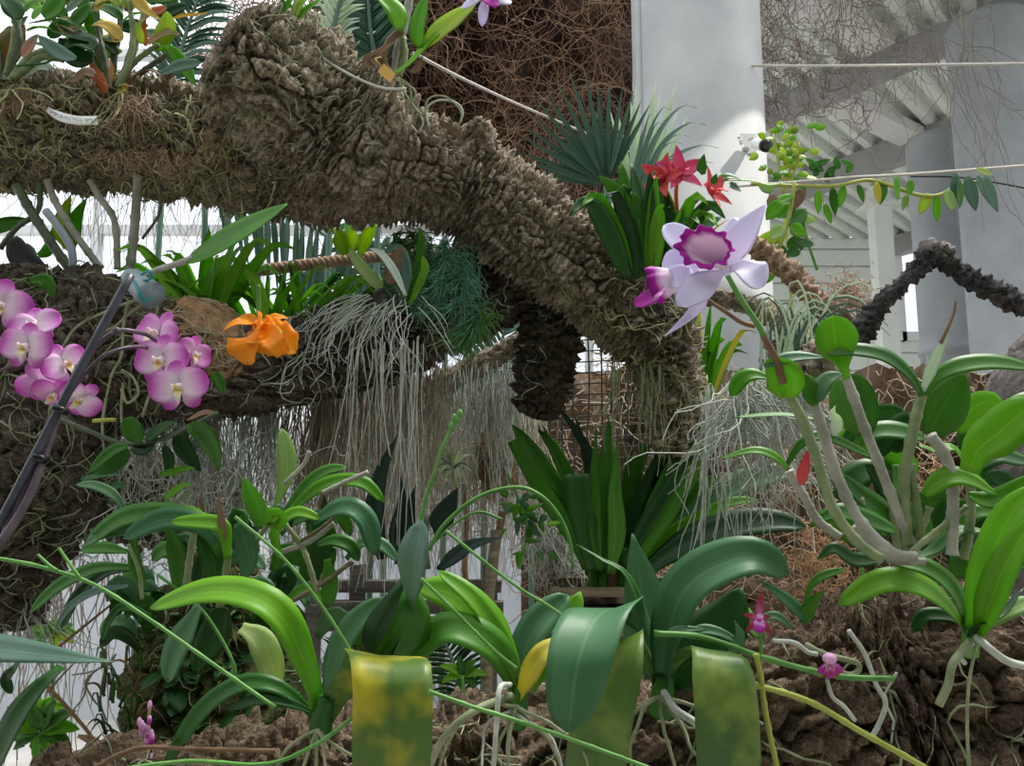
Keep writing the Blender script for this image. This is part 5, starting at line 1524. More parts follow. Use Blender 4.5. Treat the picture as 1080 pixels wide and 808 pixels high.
leaf(A, [(434, 655, .9), (434, 620, .88), (437, 585, .86), (444, 549, .87)], 42, (-.55, .1, .85), 'leaf_grey', 'spoon', fold=.3, seg=16)
leaf(A, [(334, 758, .97), (310, 735, .95), (285, 722, .94), (252, 722, .94), (212, 750, .95), (172, 810, .96)], 21, (.2, .7, .7), 'leaf', 'strap', fold=.3, seg=20)
leaf(A, [(254, 662, 1.0), (272, 672, .99), (284, 694, .985), (291, 725, .99)], 30, 'm', 'leaf_pale', 'strap', fold=.25, n1='c')
leaf(A, [(332, 752, .96), (300, 740, .94), (272, 738, .93), (240, 748, .94)], 12, 'm', 'leaf_dark', 'strap')
stem(A, [(338, 775, .96), (340, 755, .955), (344, 735, .95)], 13, 'leaf', 'crown', r1=9)
roots_from(A, (335, 770, .93), 5, .14, .0022, 'root_green')

B = rosette('broad-leaved orchid on the log with arching bright leaves over the planks', (545, 738, .92))
leaf(B, [(548, 735, .93), (528, 690, .91), (500, 669, .9), (465, 664, .9), (430, 700, .91)], 38, (0, .7, .7), 'leaf', 'strap', fold=.28, seg=20)
leaf(B, [(552, 735, .93), (532, 680, .92), (500, 632, .92), (462, 602, .93)], 24, (.3, .6, .75), 'leaf_bright', 'strap', fold=.3, seg=18)
leaf(B, [(545, 720, .96), (515, 660, .96), (480, 628, .96), (440, 618, .97)], 40, (.1, .5, .85), 'leaf_bright', 'strap', fold=.2, seg=18)
leaf(B, [(548, 728, .94), (552, 690, .94), (568, 656, .95), (600, 628, .97)], 34, 'cl', 'leaf_blue', 'strap', fold=.35, seg=16)
leaf(B, [(560, 728, .97), (585, 680, .98), (602, 650, .99), (612, 624, 1.0)], 26, 'cl', 'leaf_bright', 'strap', fold=.3)
leaf(B, [(546, 738, .92), (558, 712, .9), (574, 688, .9), (604, 676, .92)], 24, (-.1, .7, .7), 'leaf_yellow', 'strap', fold=.3)
leaf(B, [(556, 718, .97), (570, 690, .97), (590, 672, .98), (605, 672, 1.0)], 26, 'm', 'leaf_dark', 'strap')
stem(B, [(545, 765, .93), (548, 740, .925), (550, 722, .925)], 11, 'leaf', 'crown', r1=8)
stem(B, [(538, 722, .9), (527, 726, .86), (524, 760, .85), (519, 830, .86)], 3, 'root_white', 'aerial_root', r1=2.8, seg=20)
stem(B, [(540, 734, .9), (500, 750, .87), (468, 778, .86), (448, 820, .87)], 4.5, 'root_green', 'aerial_root', r1=4, seg=20)
roots_from(B, (545, 745, .89), 5, .14, .0022, 'root_green')
roots_from(B, (540, 750, .89), 3, .1, .002, 'root_white')

Cc = rosette('broad-leaved orchid on the log with long tongue leaves hanging towards the viewer', (696, 728, .93))
leaf(Cc, [(697, 726, .95), (691, 692, .94), (678, 656, .915), (656, 640, .88), (630, 650, .825), (612, 690, .785), (604, 735, .775), (600, 772, .775)], 66, (.1, 1, 0), 'leaf_blue', 'hang', n1=(-.15, .1, 1), fold=-.2, b0=(.55, 0, -.8), b1=(.95, .1, -.2), seg=28, cross=9, thick=.002)
leaf(Cc, [(696, 728, .95), (688, 705, .93), (674, 680, .90), (660, 672, .865), (648, 700, .84), (634, 765, .83), (620, 880, .84)], 62, (.1, 1, 0), 'leaf_olive', 'hang', n1=(.3, .1, .95), fold=-.22, b0=(.5, 0, -.8), b1=(.95, .1, .25), seg=26, cross=7, thick=.002)
leaf(Cc, [(698, 728, .95), (707, 706, .935), (722, 690, .905), (742, 685, .86), (758, 694, .82), (765, 740, .80), (768, 800, .80), (771, 900, .81)], 66, (-.1, 1, 0), 'leaf_olive', 'hang', n1=(0, .1, 1), fold=-.1, b0=(.75, -.3, -.5), b1=(1, -.15, 0), seg=28, cross=9, thick=.002, label='drooping olive mottled leaf')
leaf(Cc, [(692, 715, .95), (685, 670, .96), (678, 625, .97), (667, 563, .98)], 56, (.1, .15, 1), 'leaf_blue', 'lance', fold=.3, seg=16)
leaf(Cc, [(698, 720, .93), (702, 670, .91), (722, 620, .89), (760, 594, .88), (800, 587, .88), (832, 606, .89)], 52, (-.45, .55, .7), 'leaf_blue', 'strap', fold=.3, seg=22, cross=7)
leaf(Cc, [(706, 722, .95), (735, 690, .95), (765, 655, .96), (782, 620, .97)], 66, (-.2, .15, .95), 'leaf_dark', 'oval', fold=.3, seg=16)
leaf(Cc, [(704, 718, .96), (740, 665, .97), (775, 645, .97), (806, 676, .95)], 26, 'm', 'leaf', 'strap')
leaf(Cc, [(693, 700, .93), (665, 612, .96), (635, 590, .97), (608, 574, .98)], 10, 'u', 'leaf', 'lance')
stem(Cc, [(698, 752, .94), (699, 730, .935), (700, 712, .935)], 14, 'leaf', 'crown', r1=11)
roots_from(Cc, (696, 735, .9), 5, .13, .0024, 'root_green')
stem(Cc, [(700, 730, .91), (712, 748, .88), (730, 760, .87), (742, 770, .88)], 4, 'root_white', 'aerial_root', seg=16)

D = rosette('leafy orchid on the log below the tall canes, with pale thick roots', (1025, 672, .88))
leaf(D, [(1020, 668, .89), (1000, 640, .87), (970, 618, .86), (930, 613, .86), (884, 638, .87)], 30, (.1, .7, .7), 'leaf_bright', 'strap', fold=.3, seg=18)
leaf(D, [(1020, 662, .89), (1008, 625, .89), (980, 600, .9), (932, 588, .91)], 24, (.2, .6, .75), 'leaf', 'strap', fold=.3, seg=16)
leaf(D, [(1026, 670, .88), (1034, 630, .85), (1045, 590, .83), (1064, 545, .82), (1095, 512, .82)], 36, (-.6, .3, .75), 'leaf_bright', 'strap', fold=.35, seg=20)
leaf(D, [(1030, 674, .88), (1042, 640, .84), (1060, 595, .81), (1092, 545, .8)], 32, (-.5, .5, .7), 'leaf_bright', 'strap', fold=.35, seg=18)
leaf(D, [(1030, 668, .9), (1052, 650, .89), (1072, 640, .89), (1095, 632, .9)], 18, 'm', 'leaf_pale', 'strap')
leaf(D, [(1022, 672, .88), (1035, 655, .86), (1056, 646, .86), (1080, 620, .87)], 14, 'u', 'leaf_dark', 'lance')
leaf(D, [(1018, 660, .9), (1000, 650, .9), (975, 650, .9), (962, 668, .9)], 16, 'm', 'leaf_dark', 'strap')
stem(D, [(1022, 690, .89), (1024, 670, .885), (1026, 650, .885)], 10, 'stem_green', 'crown', r1=8)
stem(D, [(1022, 678, .87), (1005, 700, .84), (1000, 722, .83), (990, 744, .83)], 4.2, 'root_green', 'aerial_root', r1=4.6, seg=20)
stem(D, [(1030, 672, .87), (1046, 686, .85), (1064, 698, .85), (1095, 706, .86)], 4.2, 'root_white', 'aerial_root', r1=4, seg=20)
stem(D, [(1030, 680, .87), (1022, 720, .85), (1020, 770, .85), (1023, 820, .85)], 1.8, 'root_green', 'aerial_root', seg=20)
stem(D, [(1026, 678, .87), (1012, 690, .86), (1018, 700, .86)], 2.6, 'root_white', 'aerial_root')

E = rosette('dark grey-green strap leaves of an orchid reaching in past the white wall', (-60, 692, .95))
leaf(E, [(-70, 672, .95), (-20, 682, .93), (40, 689, .92), (80, 694, .92), (121, 698, .93)], 34, (0, .75, .65), 'leaf_grey', 'lance', fold=.22, seg=18)
leaf(E, [(66, 703, .95), (44, 722, .93), (18, 756, .92), (-4, 800, .92), (-20, 840, .92)], 34, (-.3, .5, .8), 'leaf_dark', 'strap', fold=.3, seg=18)
leaf(E, [(20, 698, .97), (12, 708, .96), (6, 716, .96), (12, 732, .96)], 12, 'm', 'leaf_dark', 'strap')

# ---------------------------------------------------------------- leafy clump over the mossy stump
G1 = thing('reed_orchid', 'dense orchid clump of arching leaves growing on the mossy stump', 'orchid', P(235, 610, 1.25))
for pts, w, n, mt, pf, d in (
        ([(236, 588), (215, 556), (180, 543), (130, 546), (87, 577)], 26, 'm', 'leaf', 'strap', 1.12), ([(228, 572), (205, 552), (170, 548), (130, 568)], 24, (0, .4, .9), 'leaf_blue', 'strap', 1.08),
        ([(200, 556), (150, 556), (110, 562), (88, 576)], 18, 'm', 'leaf_blue', 'strap', 1.12), ([(133, 541), (120, 522), (100, 512), (80, 511)], 11, 'm', 'leaf_blue', 'strap', 1.15),
        ([(140, 598), (100, 600), (62, 618), (31, 646)], 17, 'm', 'leaf', 'strap', 1.15), ([(142, 600), (112, 604), (82, 628), (64, 664)], 15, 'm', 'leaf_dark', 'strap', 1.16),
        ([(135, 618), (100, 624), (74, 640), (58, 664)], 10, 'm', 'leaf_grey', 'strap', 1.14), ([(134, 582), (110, 578), (85, 580)], 14, 'm', 'leaf', 'strap', 1.2),
        ([(277, 558), (272, 536), (264, 520), (257, 503)], 27, 'cl', 'leaf_bright', 'oval', 1.1), ([(285, 545), (298, 515), (303, 488), (297, 452)], 20, (.4, .1, .9), 'leaf_pale', 'spoon', 1.12),
        ([(300, 540), (325, 510), (345, 496), (366, 493)], 15, 'm', 'leaf', 'strap', 1.14), ([(300, 545), (340, 512), (380, 508), (406, 530)], 17, 'm', 'leaf_bright', 'strap', 1.12),
        ([(330, 550), (362, 534), (386, 548), (396, 586)], 24, (.2, .6, .75), 'leaf_blue', 'strap', 1.08), ([(332, 612), (338, 580), (342, 548), (342, 518)], 20, 'cr', 'leaf_dark', 'lance', 1.14),
        ([(320, 612), (335, 580), (345, 565), (338, 540)], 26, 'c', 'leaf', 'oval', 1.16), ([(178, 556), (186, 580), (190, 602), (190, 626)], 22, 'c', 'leaf', 'strap', 1.1),
        ([(192, 570), (196, 590), (190, 612), (186, 622)], 18, 'cr', 'leaf_dark', 'strap', 1.12), ([(250, 552), (258, 570), (262, 592), (256, 614)], 24, 'c', 'leaf_blue', 'oval', 1.08),
        ([(206, 560), (220, 580), (226, 602), (214, 628)], 26, 'm', 'leaf', 'strap', 1.12), ([(140, 560), (142, 590), (148, 612), (150, 626)], 14, 'c', 'leaf', 'strap', 1.14),
        ([(240, 556), (230, 575), (212, 600), (206, 624)], 20, 'c', 'leaf_dark', 'strap', 1.15), ([(210, 640), (200, 660), (184, 690), (176, 720)], 32, (-.4, .2, .9), 'leaf_blue', 'strap', 1.08),
        ([(236, 640), (226, 670), (212, 694), (205, 712)], 34, 'c', 'leaf_dark', 'oval', 1.14), ([(222, 548), (200, 540), (170, 544), (150, 550)], 20, 'u', 'leaf_bright', 'strap', 1.16),
        ([(240, 590), (238, 566), (228, 552), (180, 550)], 18, 'm', 'leaf_bright', 'strap', 1.06), ([(296, 590), (290, 560), (312, 540), (340, 548)], 14, 'm', 'leaf_bright', 'strap', 1.08),
        ([(345, 590), (348, 612), (346, 640)], 18, 'c', 'leaf', 'strap', 1.1), ([(335, 575), (352, 570), (370, 576), (378, 592)], 16, 'm', 'leaf', 'strap', 1.12),
        ([(300, 556), (292, 548), (286, 544), (292, 556)], 22, 'c', 'leaf_bright', 'oval', 1.06), ([(365, 590), (382, 572), (402, 574), (420, 592)], 14, 'm', 'leaf_blue', 'strap', 1.14),
        ([(300, 640), (312, 625), (330, 622), (350, 640)], 12, 'm', 'leaf_bright', 'strap', 1.14), ([(160, 650), (130, 640), (115, 655), (108, 676)], 10, 'm', 'leaf', 'strap', 1.16)):
    leaf(G1, pts, w, n, mt, pf, d=d, fold=.3, seg=14)
for k in range(58):
    x, y = rnd.uniform(140, 355), rnd.uniform(560, 690)
    a = rnd.uniform(-1, 1)
    L = rnd.uniform(35, 70)
    leaf(G1, [(x, y), (x + a * L * .4, y - L * .35), (x + a * L * .8, y - L * .4), (x + a * L * 1.1, y - L * .1)], rnd.uniform(12, 22), rnd.choice(('m', 'c', 'l', 'r')), rnd.choice(('leaf', 'leaf', 'leaf_dark', 'leaf_blue')), 'strap', d=rnd.uniform(1.18, 1.28), seg=10)
for pts, r, mt in (([(150, 632), (146, 600), (135, 574)], 2, 'cane'), ([(285, 550), (268, 575), (262, 600), (250, 640)], 3, 'cane'), ([(195, 630), (200, 590), (205, 560)], 4, 'cane'), ([(335, 625), (320, 580), (300, 552)], 3, 'cane'), ([(300, 510), (320, 490), (326, 476)], 2.4, 'cane_grey'), ([(340, 520), (365, 508), (388, 498)], 2.6, 'cane_grey'), ([(232, 640), (240, 590), (240, 560)], 4, 'cane'), ([(305, 636), (336, 618), (372, 592)], 2.6, 'wood'), ([(318, 570), (345, 552), (366, 530)], 1.8, 'wood'), ([(298, 582), (328, 570), (352, 552)], 3, 'cane_grey')):
    stem(G1, pts, r, mt, 'cane', d=1.1, nodes=4, seg=20)
leaf(G1, [(236, 572), (234, 550), (231, 532), (233, 517)], 9, 'c', 'leaf_brown', 'lance', d=1.06, label='rust brown dead leaf')
leaf(G1, [(215, 540), (212, 528), (213, 518)], 5, 'c', 'leaf_brown', 'lance', d=1.1)
stem(G1, [(250, 720), (242, 690), (210, 640), (166, 606)], 1.8, 'stem_green', 'stem', d=1.1)

def stump_roots():
    m = MB()
    crawl_roots(m, S_stump, 90, 0, .5, 2.2, 0, .16, (.001, .0024))
    return m
fin_stuff(stump_roots(), 'aerial_roots', M['root_green'], 'thin green roots straggling over the mossy stump', 'roots')
m = MB()
for _ in range(170):
    t = rnd.uniform(.05, .5)
    q = S_stump(t, S_stump.facing(t) + rnd.gauss(0, .7), .0)
    d = (-FWD + Vector((rnd.gauss(0, .7), 0, rnd.gauss(0, .6)))).normalized()
    L = rnd.uniform(.02, .05)
    m.blade([q, q + d * L * .5, q + d * L + Vector((0, 0, -.006))], rnd.uniform(.012, .026), Vector((0, -.4, 1)), None, 'oval', .15, .001, 5, 3)
fin_stuff(m, 'small_creeping_fern', M['leaf_dark'], 'small dark round leaves creeping over the mossy stump', 'creeping fern')
m = MB()
crawl_roots(m, S_log, 130, .1, .95, 1.5, .2, .2, (.001, .0022), wig=.4)
fin_stuff(m, 'aerial_roots', M['root_green'], 'thin roots running over the brown log among the front orchids', 'roots')
m = MB()
crawl_roots(m, S_log, 10, .2, .95, 1.2, .1, .25, (.0016, .0026), wig=.35, sides=7)
fin_stuff(m, 'thick_roots', M['root_white'], 'thick pale roots lying on the brown log', 'roots')

# tall dark leaves at the centre
tl = thing('dark_leaf_orchid', 'tall narrow blackish-green leaves standing before the hanging roots', 'orchid', P(425, 590, 1.5))
for pts, w, n in (([(404, 590), (396, 545), (402, 500), (420, 457)], 25, 'cl'), ([(420, 595), (418, 560), (424, 530), (421, 498)], 17, 'cr'), ([(440, 596), (432, 560), (434, 530), (440, 508)], 16, 'c'), ([(464, 565), (466, 548), (474, 532), (483, 514)], 26, 'c'), ([(462, 602), (478, 588), (500, 574), (530, 567)], 17, 'm'), ([(400, 590), (392, 560), (395, 540)], 12, 'l')):
    leaf(tl, pts, w, n, 'leaf_black', 'lance', d=1.5, fold=.35)
stem(tl, [(452, 600), (449, 575), (450, 545)], 3, 'cane_dark', 'cane', d=1.5)
bs = thing('bud_spike', 'upright bright green stem with a budding tip behind the spoon-shaped leaf', 'flower spike', P(444, 560, 1.0))
stem(bs, [(441, 560), (448, 530), (458, 500), (466, 474), (478, 448)], 2.4, 'stem_green', 'stem', d=.98, r1=1.8)
for dx, dy, r in ((0, 0, 3.6), (5, -7, 3.4), (8, -13, 3), (2, -9, 2.6)):
    MB().ball(P(477 + dx, 449 + dy, .98), px(r, .98), (1, 1, 1.5)).build('bud', M['stem_green'], bs)
as_ = thing('arching_spike', 'arching thin green stem looping in front of the slatted basket', 'flower spike', P(458, 575, 1.2))
stem(as_, [(452, 580), (470, 552), (505, 524), (545, 514), (572, 524), (592, 548), (602, 575), (604, 600)], 2.5, 'stem_green', 'stem', d=1.2, r1=1.8, seg=40)
stem(as_, [(460, 570), (480, 552), (505, 540), (530, 548)], 1.4, 'stem_green', 'stem', d=1.2)

# green flower stalks lying across the front
def stalk(label, pts, r, mt, d, cat='flower stalk'):
    o = thing('flower_stalk', label, cat, P(pts[0][0], pts[0][1], d))
    stem(o, pts, r, mt, 'stem', d=d, seg=40, nodes=7)
    return o
s1 = stalk('long green flower stalk slanting down in front of the leafy clump', [(-20, 586), (40, 597), (100, 617), (160, 655), (220, 697), (290, 746)], 2.1, 'stem_green', .86)
for (x, y), (x2, y2) in (((60, 602), (40, 585)), ((84, 610), (62, 578))):
    stem(s1, [(x, y), ((x + x2) / 2 + 2, (y + y2) / 2 + 3), (x2, y2)], 2.2, 'stem_green', 'bract', d=.855, r1=1.4)
stalk('green stalk curving along the bottom edge below the mottled yellow leaf', [(120, 812), (200, 803), (280, 806), (332, 786), (376, 754)], 2.3, 'stem_green', .82)
stalk('green jointed stalk crossing below the long tongue leaves', [(452, 729), (500, 746), (545, 760), (600, 779), (690, 812)], 2.3, 'stem_green', .76)
stalk('thin brown twig lying across the bottom of the mossy stump', [(90, 815), (142, 790), (200, 790), (290, 792)], 2.4, 'stem_brown', .95, 'twig')
stalk('thin green stalk climbing to the dark folded leaf of the mottled orchid', [(248, 545), (300, 590), (340, 640), (372, 690), (380, 700)], 1.7, 'stem_green', .84)
stalk('slim green stalk crossing over the planks towards the tongue leaves', [(444, 610), (480, 645), (520, 685), (545, 705)], 1.7, 'stem_green', .84)
stalk('slim green stalk with tiny buds between the two bright leafed orchids', [(470, 560), (540, 615), (580, 640), (608, 662)], 1.6, 'stem_green', .88)

ps = thing('purple_flower_orchid', 'small orchid on the log with two tiny maroon and purple flowers on green stalks', 'orchid', P(800, 690, .86))
stem(ps, [(690, 668), (740, 672), (800, 692), (850, 706), (890, 714), (942, 716)], 3.2, 'stem_green', 'flower_stem', d=.85, seg=36, nodes=6)
stem(ps, [(797, 690), (802, 712), (806, 742), (812, 775), (822, 820)], 3, 'stem_yellow', 'flower_stem', d=.82, nodes=5, seg=30)
stem(ps, [(790, 722), (825, 730), (862, 744), (905, 770), (950, 795), (985, 815)], 3.2, 'stem_yellow', 'flower_stem', d=.82, nodes=6, seg=36)
stem(ps, [(803, 690), (802, 672), (801, 658)], 2, 'stem_green', 'flower_stem', d=.84)
for pts, w, mt in (([(722, 668), (745, 664), (770, 672), (790, 690)], 12, 'leaf_blue'), ([(700, 670), (720, 664), (745, 664)], 10, 'leaf_blue'), ([(770, 690), (780, 672), (775, 655)], 14, 'leaf_blue'), ([(850, 655), (838, 640), (820, 625), (800, 612)], 16, 'leaf_blue'), ([(846, 658), (856, 636), (870, 622)], 16, 'leaf'), ([(835, 662), (820, 650), (806, 652), (785, 668)], 10, 'leaf_blue'), ([(890, 600), (860, 612), (846, 640)], 10, 'leaf')):
    leaf(ps, pts, w, 'm', mt, 'lance', d=.88)
stem(ps, [(895, 665), (912, 690), (924, 722), (934, 742), (925, 768), (918, 778)], 2.6, 'root_white', 'aerial_root', d=.87, seg=24)
stem(ps, [(872, 716), (878, 735), (890, 745), (902, 760)], 2.2, 'root_white', 'aerial_root', d=.85, seg=20)
stem(ps, [(815, 676), (838, 678), (852, 688), (862, 690)], 2.5, 'root_white', 'aerial_root', d=.86, seg=20)
stem(ps, [(850, 680), (870, 690), (905, 700), (898, 712), (870, 702)], 3, 'root_green', 'aerial_root', d=.87, seg=24)
c = P(800, 652, .83)
s = px(17, .83)
f, u, r = frame(N(-.1, .1, 1), UP)
fl = MB().ball(c + f * s * .15, s * .2).build('flower', M['petal_magenta'], ps)
for dv_, ln, wd, mt in ((u * 1 + r * .1, 1.7, .5, 'petal_maroon'), (r * -1 + u * .25, 1.0, .45, 'petal_maroon'), (r * 1 + u * .2, .8, .4, 'petal_maroon'), (r * -.75 - u * .8, 1.2, .5, 'petal_maroon'), (r * .7 - u * .9, 1.3, .5, 'petal_maroon')):
    petal(fl, c, f, dv_, s * ln, s * wd, mt, 'petal', .15, 'lance')
petal(fl, c + f * s * .2, f, r * -.1 - u, s * .85, s * .75, 'petal_magenta', 'lip', .4, 'round', .001)
petal(fl, c + f * s * .25, f, r * .2 + u, s * .4, s * .4, 'petal_phal', 'column_hood', .3, 'round')
c = P(875, 705, .835)
s = px(13, .835)
fl = MB().ball(c + UP * s * .8, s * .55, (1.1, 1, .8)).build('flower', M['bud_pink'], ps)
for k in range(5):
    a = -math.pi / 2 + (k - 2) * .5
    petal(fl, c + UP * s * .4, -FWD, RIGHT * math.cos(a) + UP * math.sin(a), s * 1.2, s * .7, 'petal_maroon' if k % 2 else 'petal_magenta', 'petal', .5, 'round')

pb = thing('pink_bud_spike', 'small spike of magenta and pink buds against the mossy stump', 'flower spike', P(153, 790, 1.0))
stem(pb, [(162, 840), (160, 800), (157, 765), (158, 745)], 1.6, 'stem_yellow', 'stem', d=1.02)
for k in range(14):
    MB().ball(P(153 + rnd.uniform(-6, 7), 762 + k * 1.7 + rnd.uniform(-3, 3), 1.0), px(rnd.uniform(3, 5), 1.0), (.7, .7, 1.4), None, 8, 5).build('bud', M[rnd.choice(('bud_pink', 'petal_magenta', 'bud_pink'))], pb)
for dx, dy in ((6, -16), (8, 40), (10, 46)):
    MB().ball(P(152 + dx, 762 + dy - 2, 1.0), px(3.5, 1.0), (.7, .7, 1.5)).build('bud', M['bud_pink'], pb)
# ---------------------------------------------------------------- camera, wires, rope, grid
sc_ = thing('security_camera', 'small white security camera with a dark lens fixed to the pale column', 'security camera', P(788, 153, 4.275))
m = MB()
ax = (RIGHT, FWD, UP)
m.box(P(787, 153, 4.275), px(19, 4.275), .05, px(21, 4.275), ax)
m.build('junction_box', M['concrete'], sc_, smooth=False)
for dx in (-7, 7):
    for dy in (-8, 8):
        MB().ball(P(787 + dx, 153 + dy, 4.240), .006).build('screw', M['concrete_dark'], sc_)
for dx, dy in ((-2, -3), (2, 4)):
    MB().box(P(784 + dx, 153 + dy, 4.245), .014, .014, .02, ax).build('bracket_slot', M['concrete_dark'], sc_, smooth=False)
m = MB()
m.tube([P(794, 153, 4.225), P(799, 152, 4.195)], .016, 12)
m.build('arm', M['white_plastic'], sc_)
m = MB()
a_, b_ = P(797, 151, 4.185), P(808, 153.5, 4.085)
m.tube([a_, a_.lerp(b_, .1), a_.lerp(b_, .9), b_], [.022, .031, .034, .03], 18)
m.build('housing', M['white_plastic'], sc_)
MB().tube([b_.lerp(a_, .12), b_.lerp(a_, -.06), b_.lerp(a_, -.1)], [.034, .034, .02], 18).build('lens', M['black_plastic'], sc_)
m = MB()
for dx in (787, 792):
    m.tube([P(dx, 163, 4.285), P(dx + 1, 185, 4.285), P(dx + 4, 260, 4.275), P(dx + 10, 420, 4.265)], .008, 8)
m.build('cable', M['concrete_dark'], sc_)

def wire_(name, label, pts, r, mat='wire'):
    o = thing(name, label, name.split('_')[-1], P(*pts[0]))
    m = MB()
    sp2 = spline(PP(pts), 60)
    m.tube(sp2, r, 7)
    m.build('strand', M[mat], o)
    return o
wire_('steel_wire', 'taut pale wire stretched from the pale column across the ribbed roof', [(770, 69, 4.4), (930, 69, 4.2), (1400, 62, 4.0)], .0075)
wire_('steel_wire', 'slanting pale wire carrying the leafy vine before the grey columns', [(770, 197, 3.3), (840, 192, 3.07), (900, 187, 3.07), (1000, 181, 3.05), (1400, 150, 2.9)], .0055)
wire_('hemp_cord', 'pale cord slanting down from the stub past the brown dry roots', [(436, 56, 2.1), (490, 84, 2.3), (560, 116, 2.8), (655, 156, 3.6), (684, 170, 4.31)], .0045)
wire_('electric_cable', 'thin dark cable sagging across the big grey column', [(960, 186, 6.2), (1020, 188, 6.0), (1100, 202, 5.8)], .006, 'wire_black')
rp = thing('brown_rope', 'twisted brown rope strung level beneath the cork branch', 'rope', P(330, 282, 1.95))
m = MB()
base_ = spline(PP([(258, 287, 1.9), (300, 282, 1.92), (350, 276, 1.95), (396, 271, 1.98), (450, 268, 2.0)]), 160)
for k in range(3):
    pts = []
    for i, p in enumerate(base_):
        th = i * .42 + k * 2.094
        pts.append(p + UP * (.0075 * math.sin(th)) + FWD * (.0075 * math.cos(th)))
    m.tube(pts, .0078, 8)
m.build('strand', M['rope'], rp)
gr = thing('wire_grid', 'rusty black wire grid standing behind the bend of the cork branch', 'wire grid', P(630, 440, 2.35))
m = MB()
for k in range(9):
    x = 578 + k * 14
    m.tube(spline(PP([(x, 350 + rnd.uniform(-8, 4), 2.4), (x + rnd.uniform(-3, 3), 420, 2.38), (x + rnd.uniform(-4, 4), 505, 2.36)]), 8), .0026, 6)
for k in range(13):
    y = 358 + k * 11.5
    m.tube(spline(PP([(570, y + 3, 2.38), (630, y, 2.38), (694, y - 4, 2.38)]), 8), .0022, 6)
m.build('mesh', M['wire_black'], gr)
bp = thing('bamboo_stick', 'tan bamboo stick planted behind the arching bright leaves', 'stick', P(514, 700, 1.6))
stem(bp, [(524, 560, 1.7), (516, 630, 1.65), (513, 740, 1.6)], 6, 'wood', 'stick', sides=10, nodes=4)
stem(bp, [(530, 540, 1.72), (524, 575, 1.7)], 4, 'stem_brown', 'tip')

# ---------------------------------------------------------------- palms
def fan_palm(label, base, n, L, a0, a1, w, d, mat, stalk_to):
    t = thing('fan_palm', label, 'palm', P(base[0], base[1], d))
    stem(t, [(base[0], base[1]), ((base[0] + stalk_to[0]) / 2, (base[1] + stalk_to[1]) / 2), stalk_to], 3.5, 'leaf_grey', 'leaf_stalk', d=d)
    m = MB()
    for k in range(n):
        a = math.radians(a0 + (a1 - a0) * k / (n - 1)) + rnd.gauss(0, .012)
        l = L * (0.75 + .25 * math.sin(math.pi * (k + .5) / n)) * rnd.uniform(.93, 1.05)
        c0 = P(base[0], base[1], d)
        dr = RIGHT * math.cos(a) + UP * math.sin(a) - FWD * rnd.uniform(.05, .2)
        ll = px(l, d)
        pts = [c0 + dr * ll * .08, c0 + dr * ll * .55, c0 + dr * ll + Vector((0, 0, -.012 * rnd.random()))]
        nn = (dr.cross(FWD)).normalized() * .4 - FWD
        m.blade(pts, px(w, d), nn.normalized(), None, 'lance', .5, .002, 8, 5)
    m.build('frond', M[mat], t)
    return t
fan_palm('dark fan palm leaf spread behind the bend of the cork branch', (640, 196), 17, 118, 172, 62, 7, 2.9, 'leaf_grey', (650, 330))
fan_palm('silvery fan palm leaf before the foot of the pale column', (672, 240), 9, 150, 104, 66, 10, 3.05, 'leaf_white', (668, 380))
t = thing('grassy_palm', 'arching grey-green palm leaflets in front of the pale column', 'palm', P(668, 220, 2.7))
for ax_t, ay_t, w in ((735, 110, 8), (728, 140, 6), (745, 128, 8), (758, 152, 9), (752, 168, 8), (720, 148, 6), (700, 128, 6), (690, 118, 5), (680, 135, 6), (715, 165, 7), (708, 112, 6)):
    leaf(t, [(664 + rnd.uniform(-8, 8), 222), (670 + (ax_t - 670) * .35, 222 - (222 - ay_t) * .7), (670 + (ax_t - 670) * .75, ay_t + 2), (ax_t, ay_t + 4)], w, 'm', 'leaf_grey', 'lance', d=2.7 + rnd.uniform(-.1, .1), fold=.4, name='leaflet')

def feather(label, rach, L, w, d, mat, n=24, sides=(1, -1), tilt=.5, droop=.25, name='feather_palm'):
    t = thing(name, label, 'palm', P(rach[0][0], rach[0][1], d))
    sp2 = spline(PP([(x, y, d) for x, y in rach]), 60)
    st_ = MB().tube(sp2, [px(3.2, d) * (1 - .7 * i / 60) for i in range(61)], 7)
    if rach[0][1] > 60:
        g0 = sp2[0]
        st_.tube(spline([g0, g0 + Vector((0, .03, -.2)), Vector((g0.x, g0.y + .05, GROUND))], 12), px(3.2, d), 7)
    st_.build('leaf_stalk', M['leaf_grey'], t)
    m = MB()
    for k in range(n):
        i = int(4 + 55 * k / n)
        tn = (sp2[min(60, i + 1)] - sp2[i - 1]).normalized()
        side = tn.cross(FWD).normalized()
        for sg in sides:
            dr = (tn * tilt + side * sg + FWD * rnd.uniform(-.2, .2)).normalized()
            l = px(L, d) * (0.55 + .45 * math.sin(math.pi * min(1, .15 + k / n))) * rnd.uniform(.85, 1.1)
            m.blade([sp2[i], sp2[i] + dr * l * .5, sp2[i] + dr * l + Vector((0, 0, -droop * l))], px(w, d), (-FWD + dr.cross(FWD) * .3).normalized(), None, 'lance', .4, .002, 6, 3)
    m.build('frond', M[mat], t)
    return t
feather('dark feather palm frond behind the big dark leaf and the rope', [(215, 195), (280, 215), (345, 250), (400, 300)], 75, 7, 2.7, 'leaf_grey', 22)
feather('grey feather palm frond crossing below the brown rope', [(410, 250), (375, 300), (330, 350), (290, 390)], 80, 8, 2.9, 'leaf_grey', 20)
feather('silver feather palm frond against the glazing under the rope', [(470, 250), (440, 300), (400, 340), (350, 380)], 70, 8, 3.0, 'leaf_white', 16)
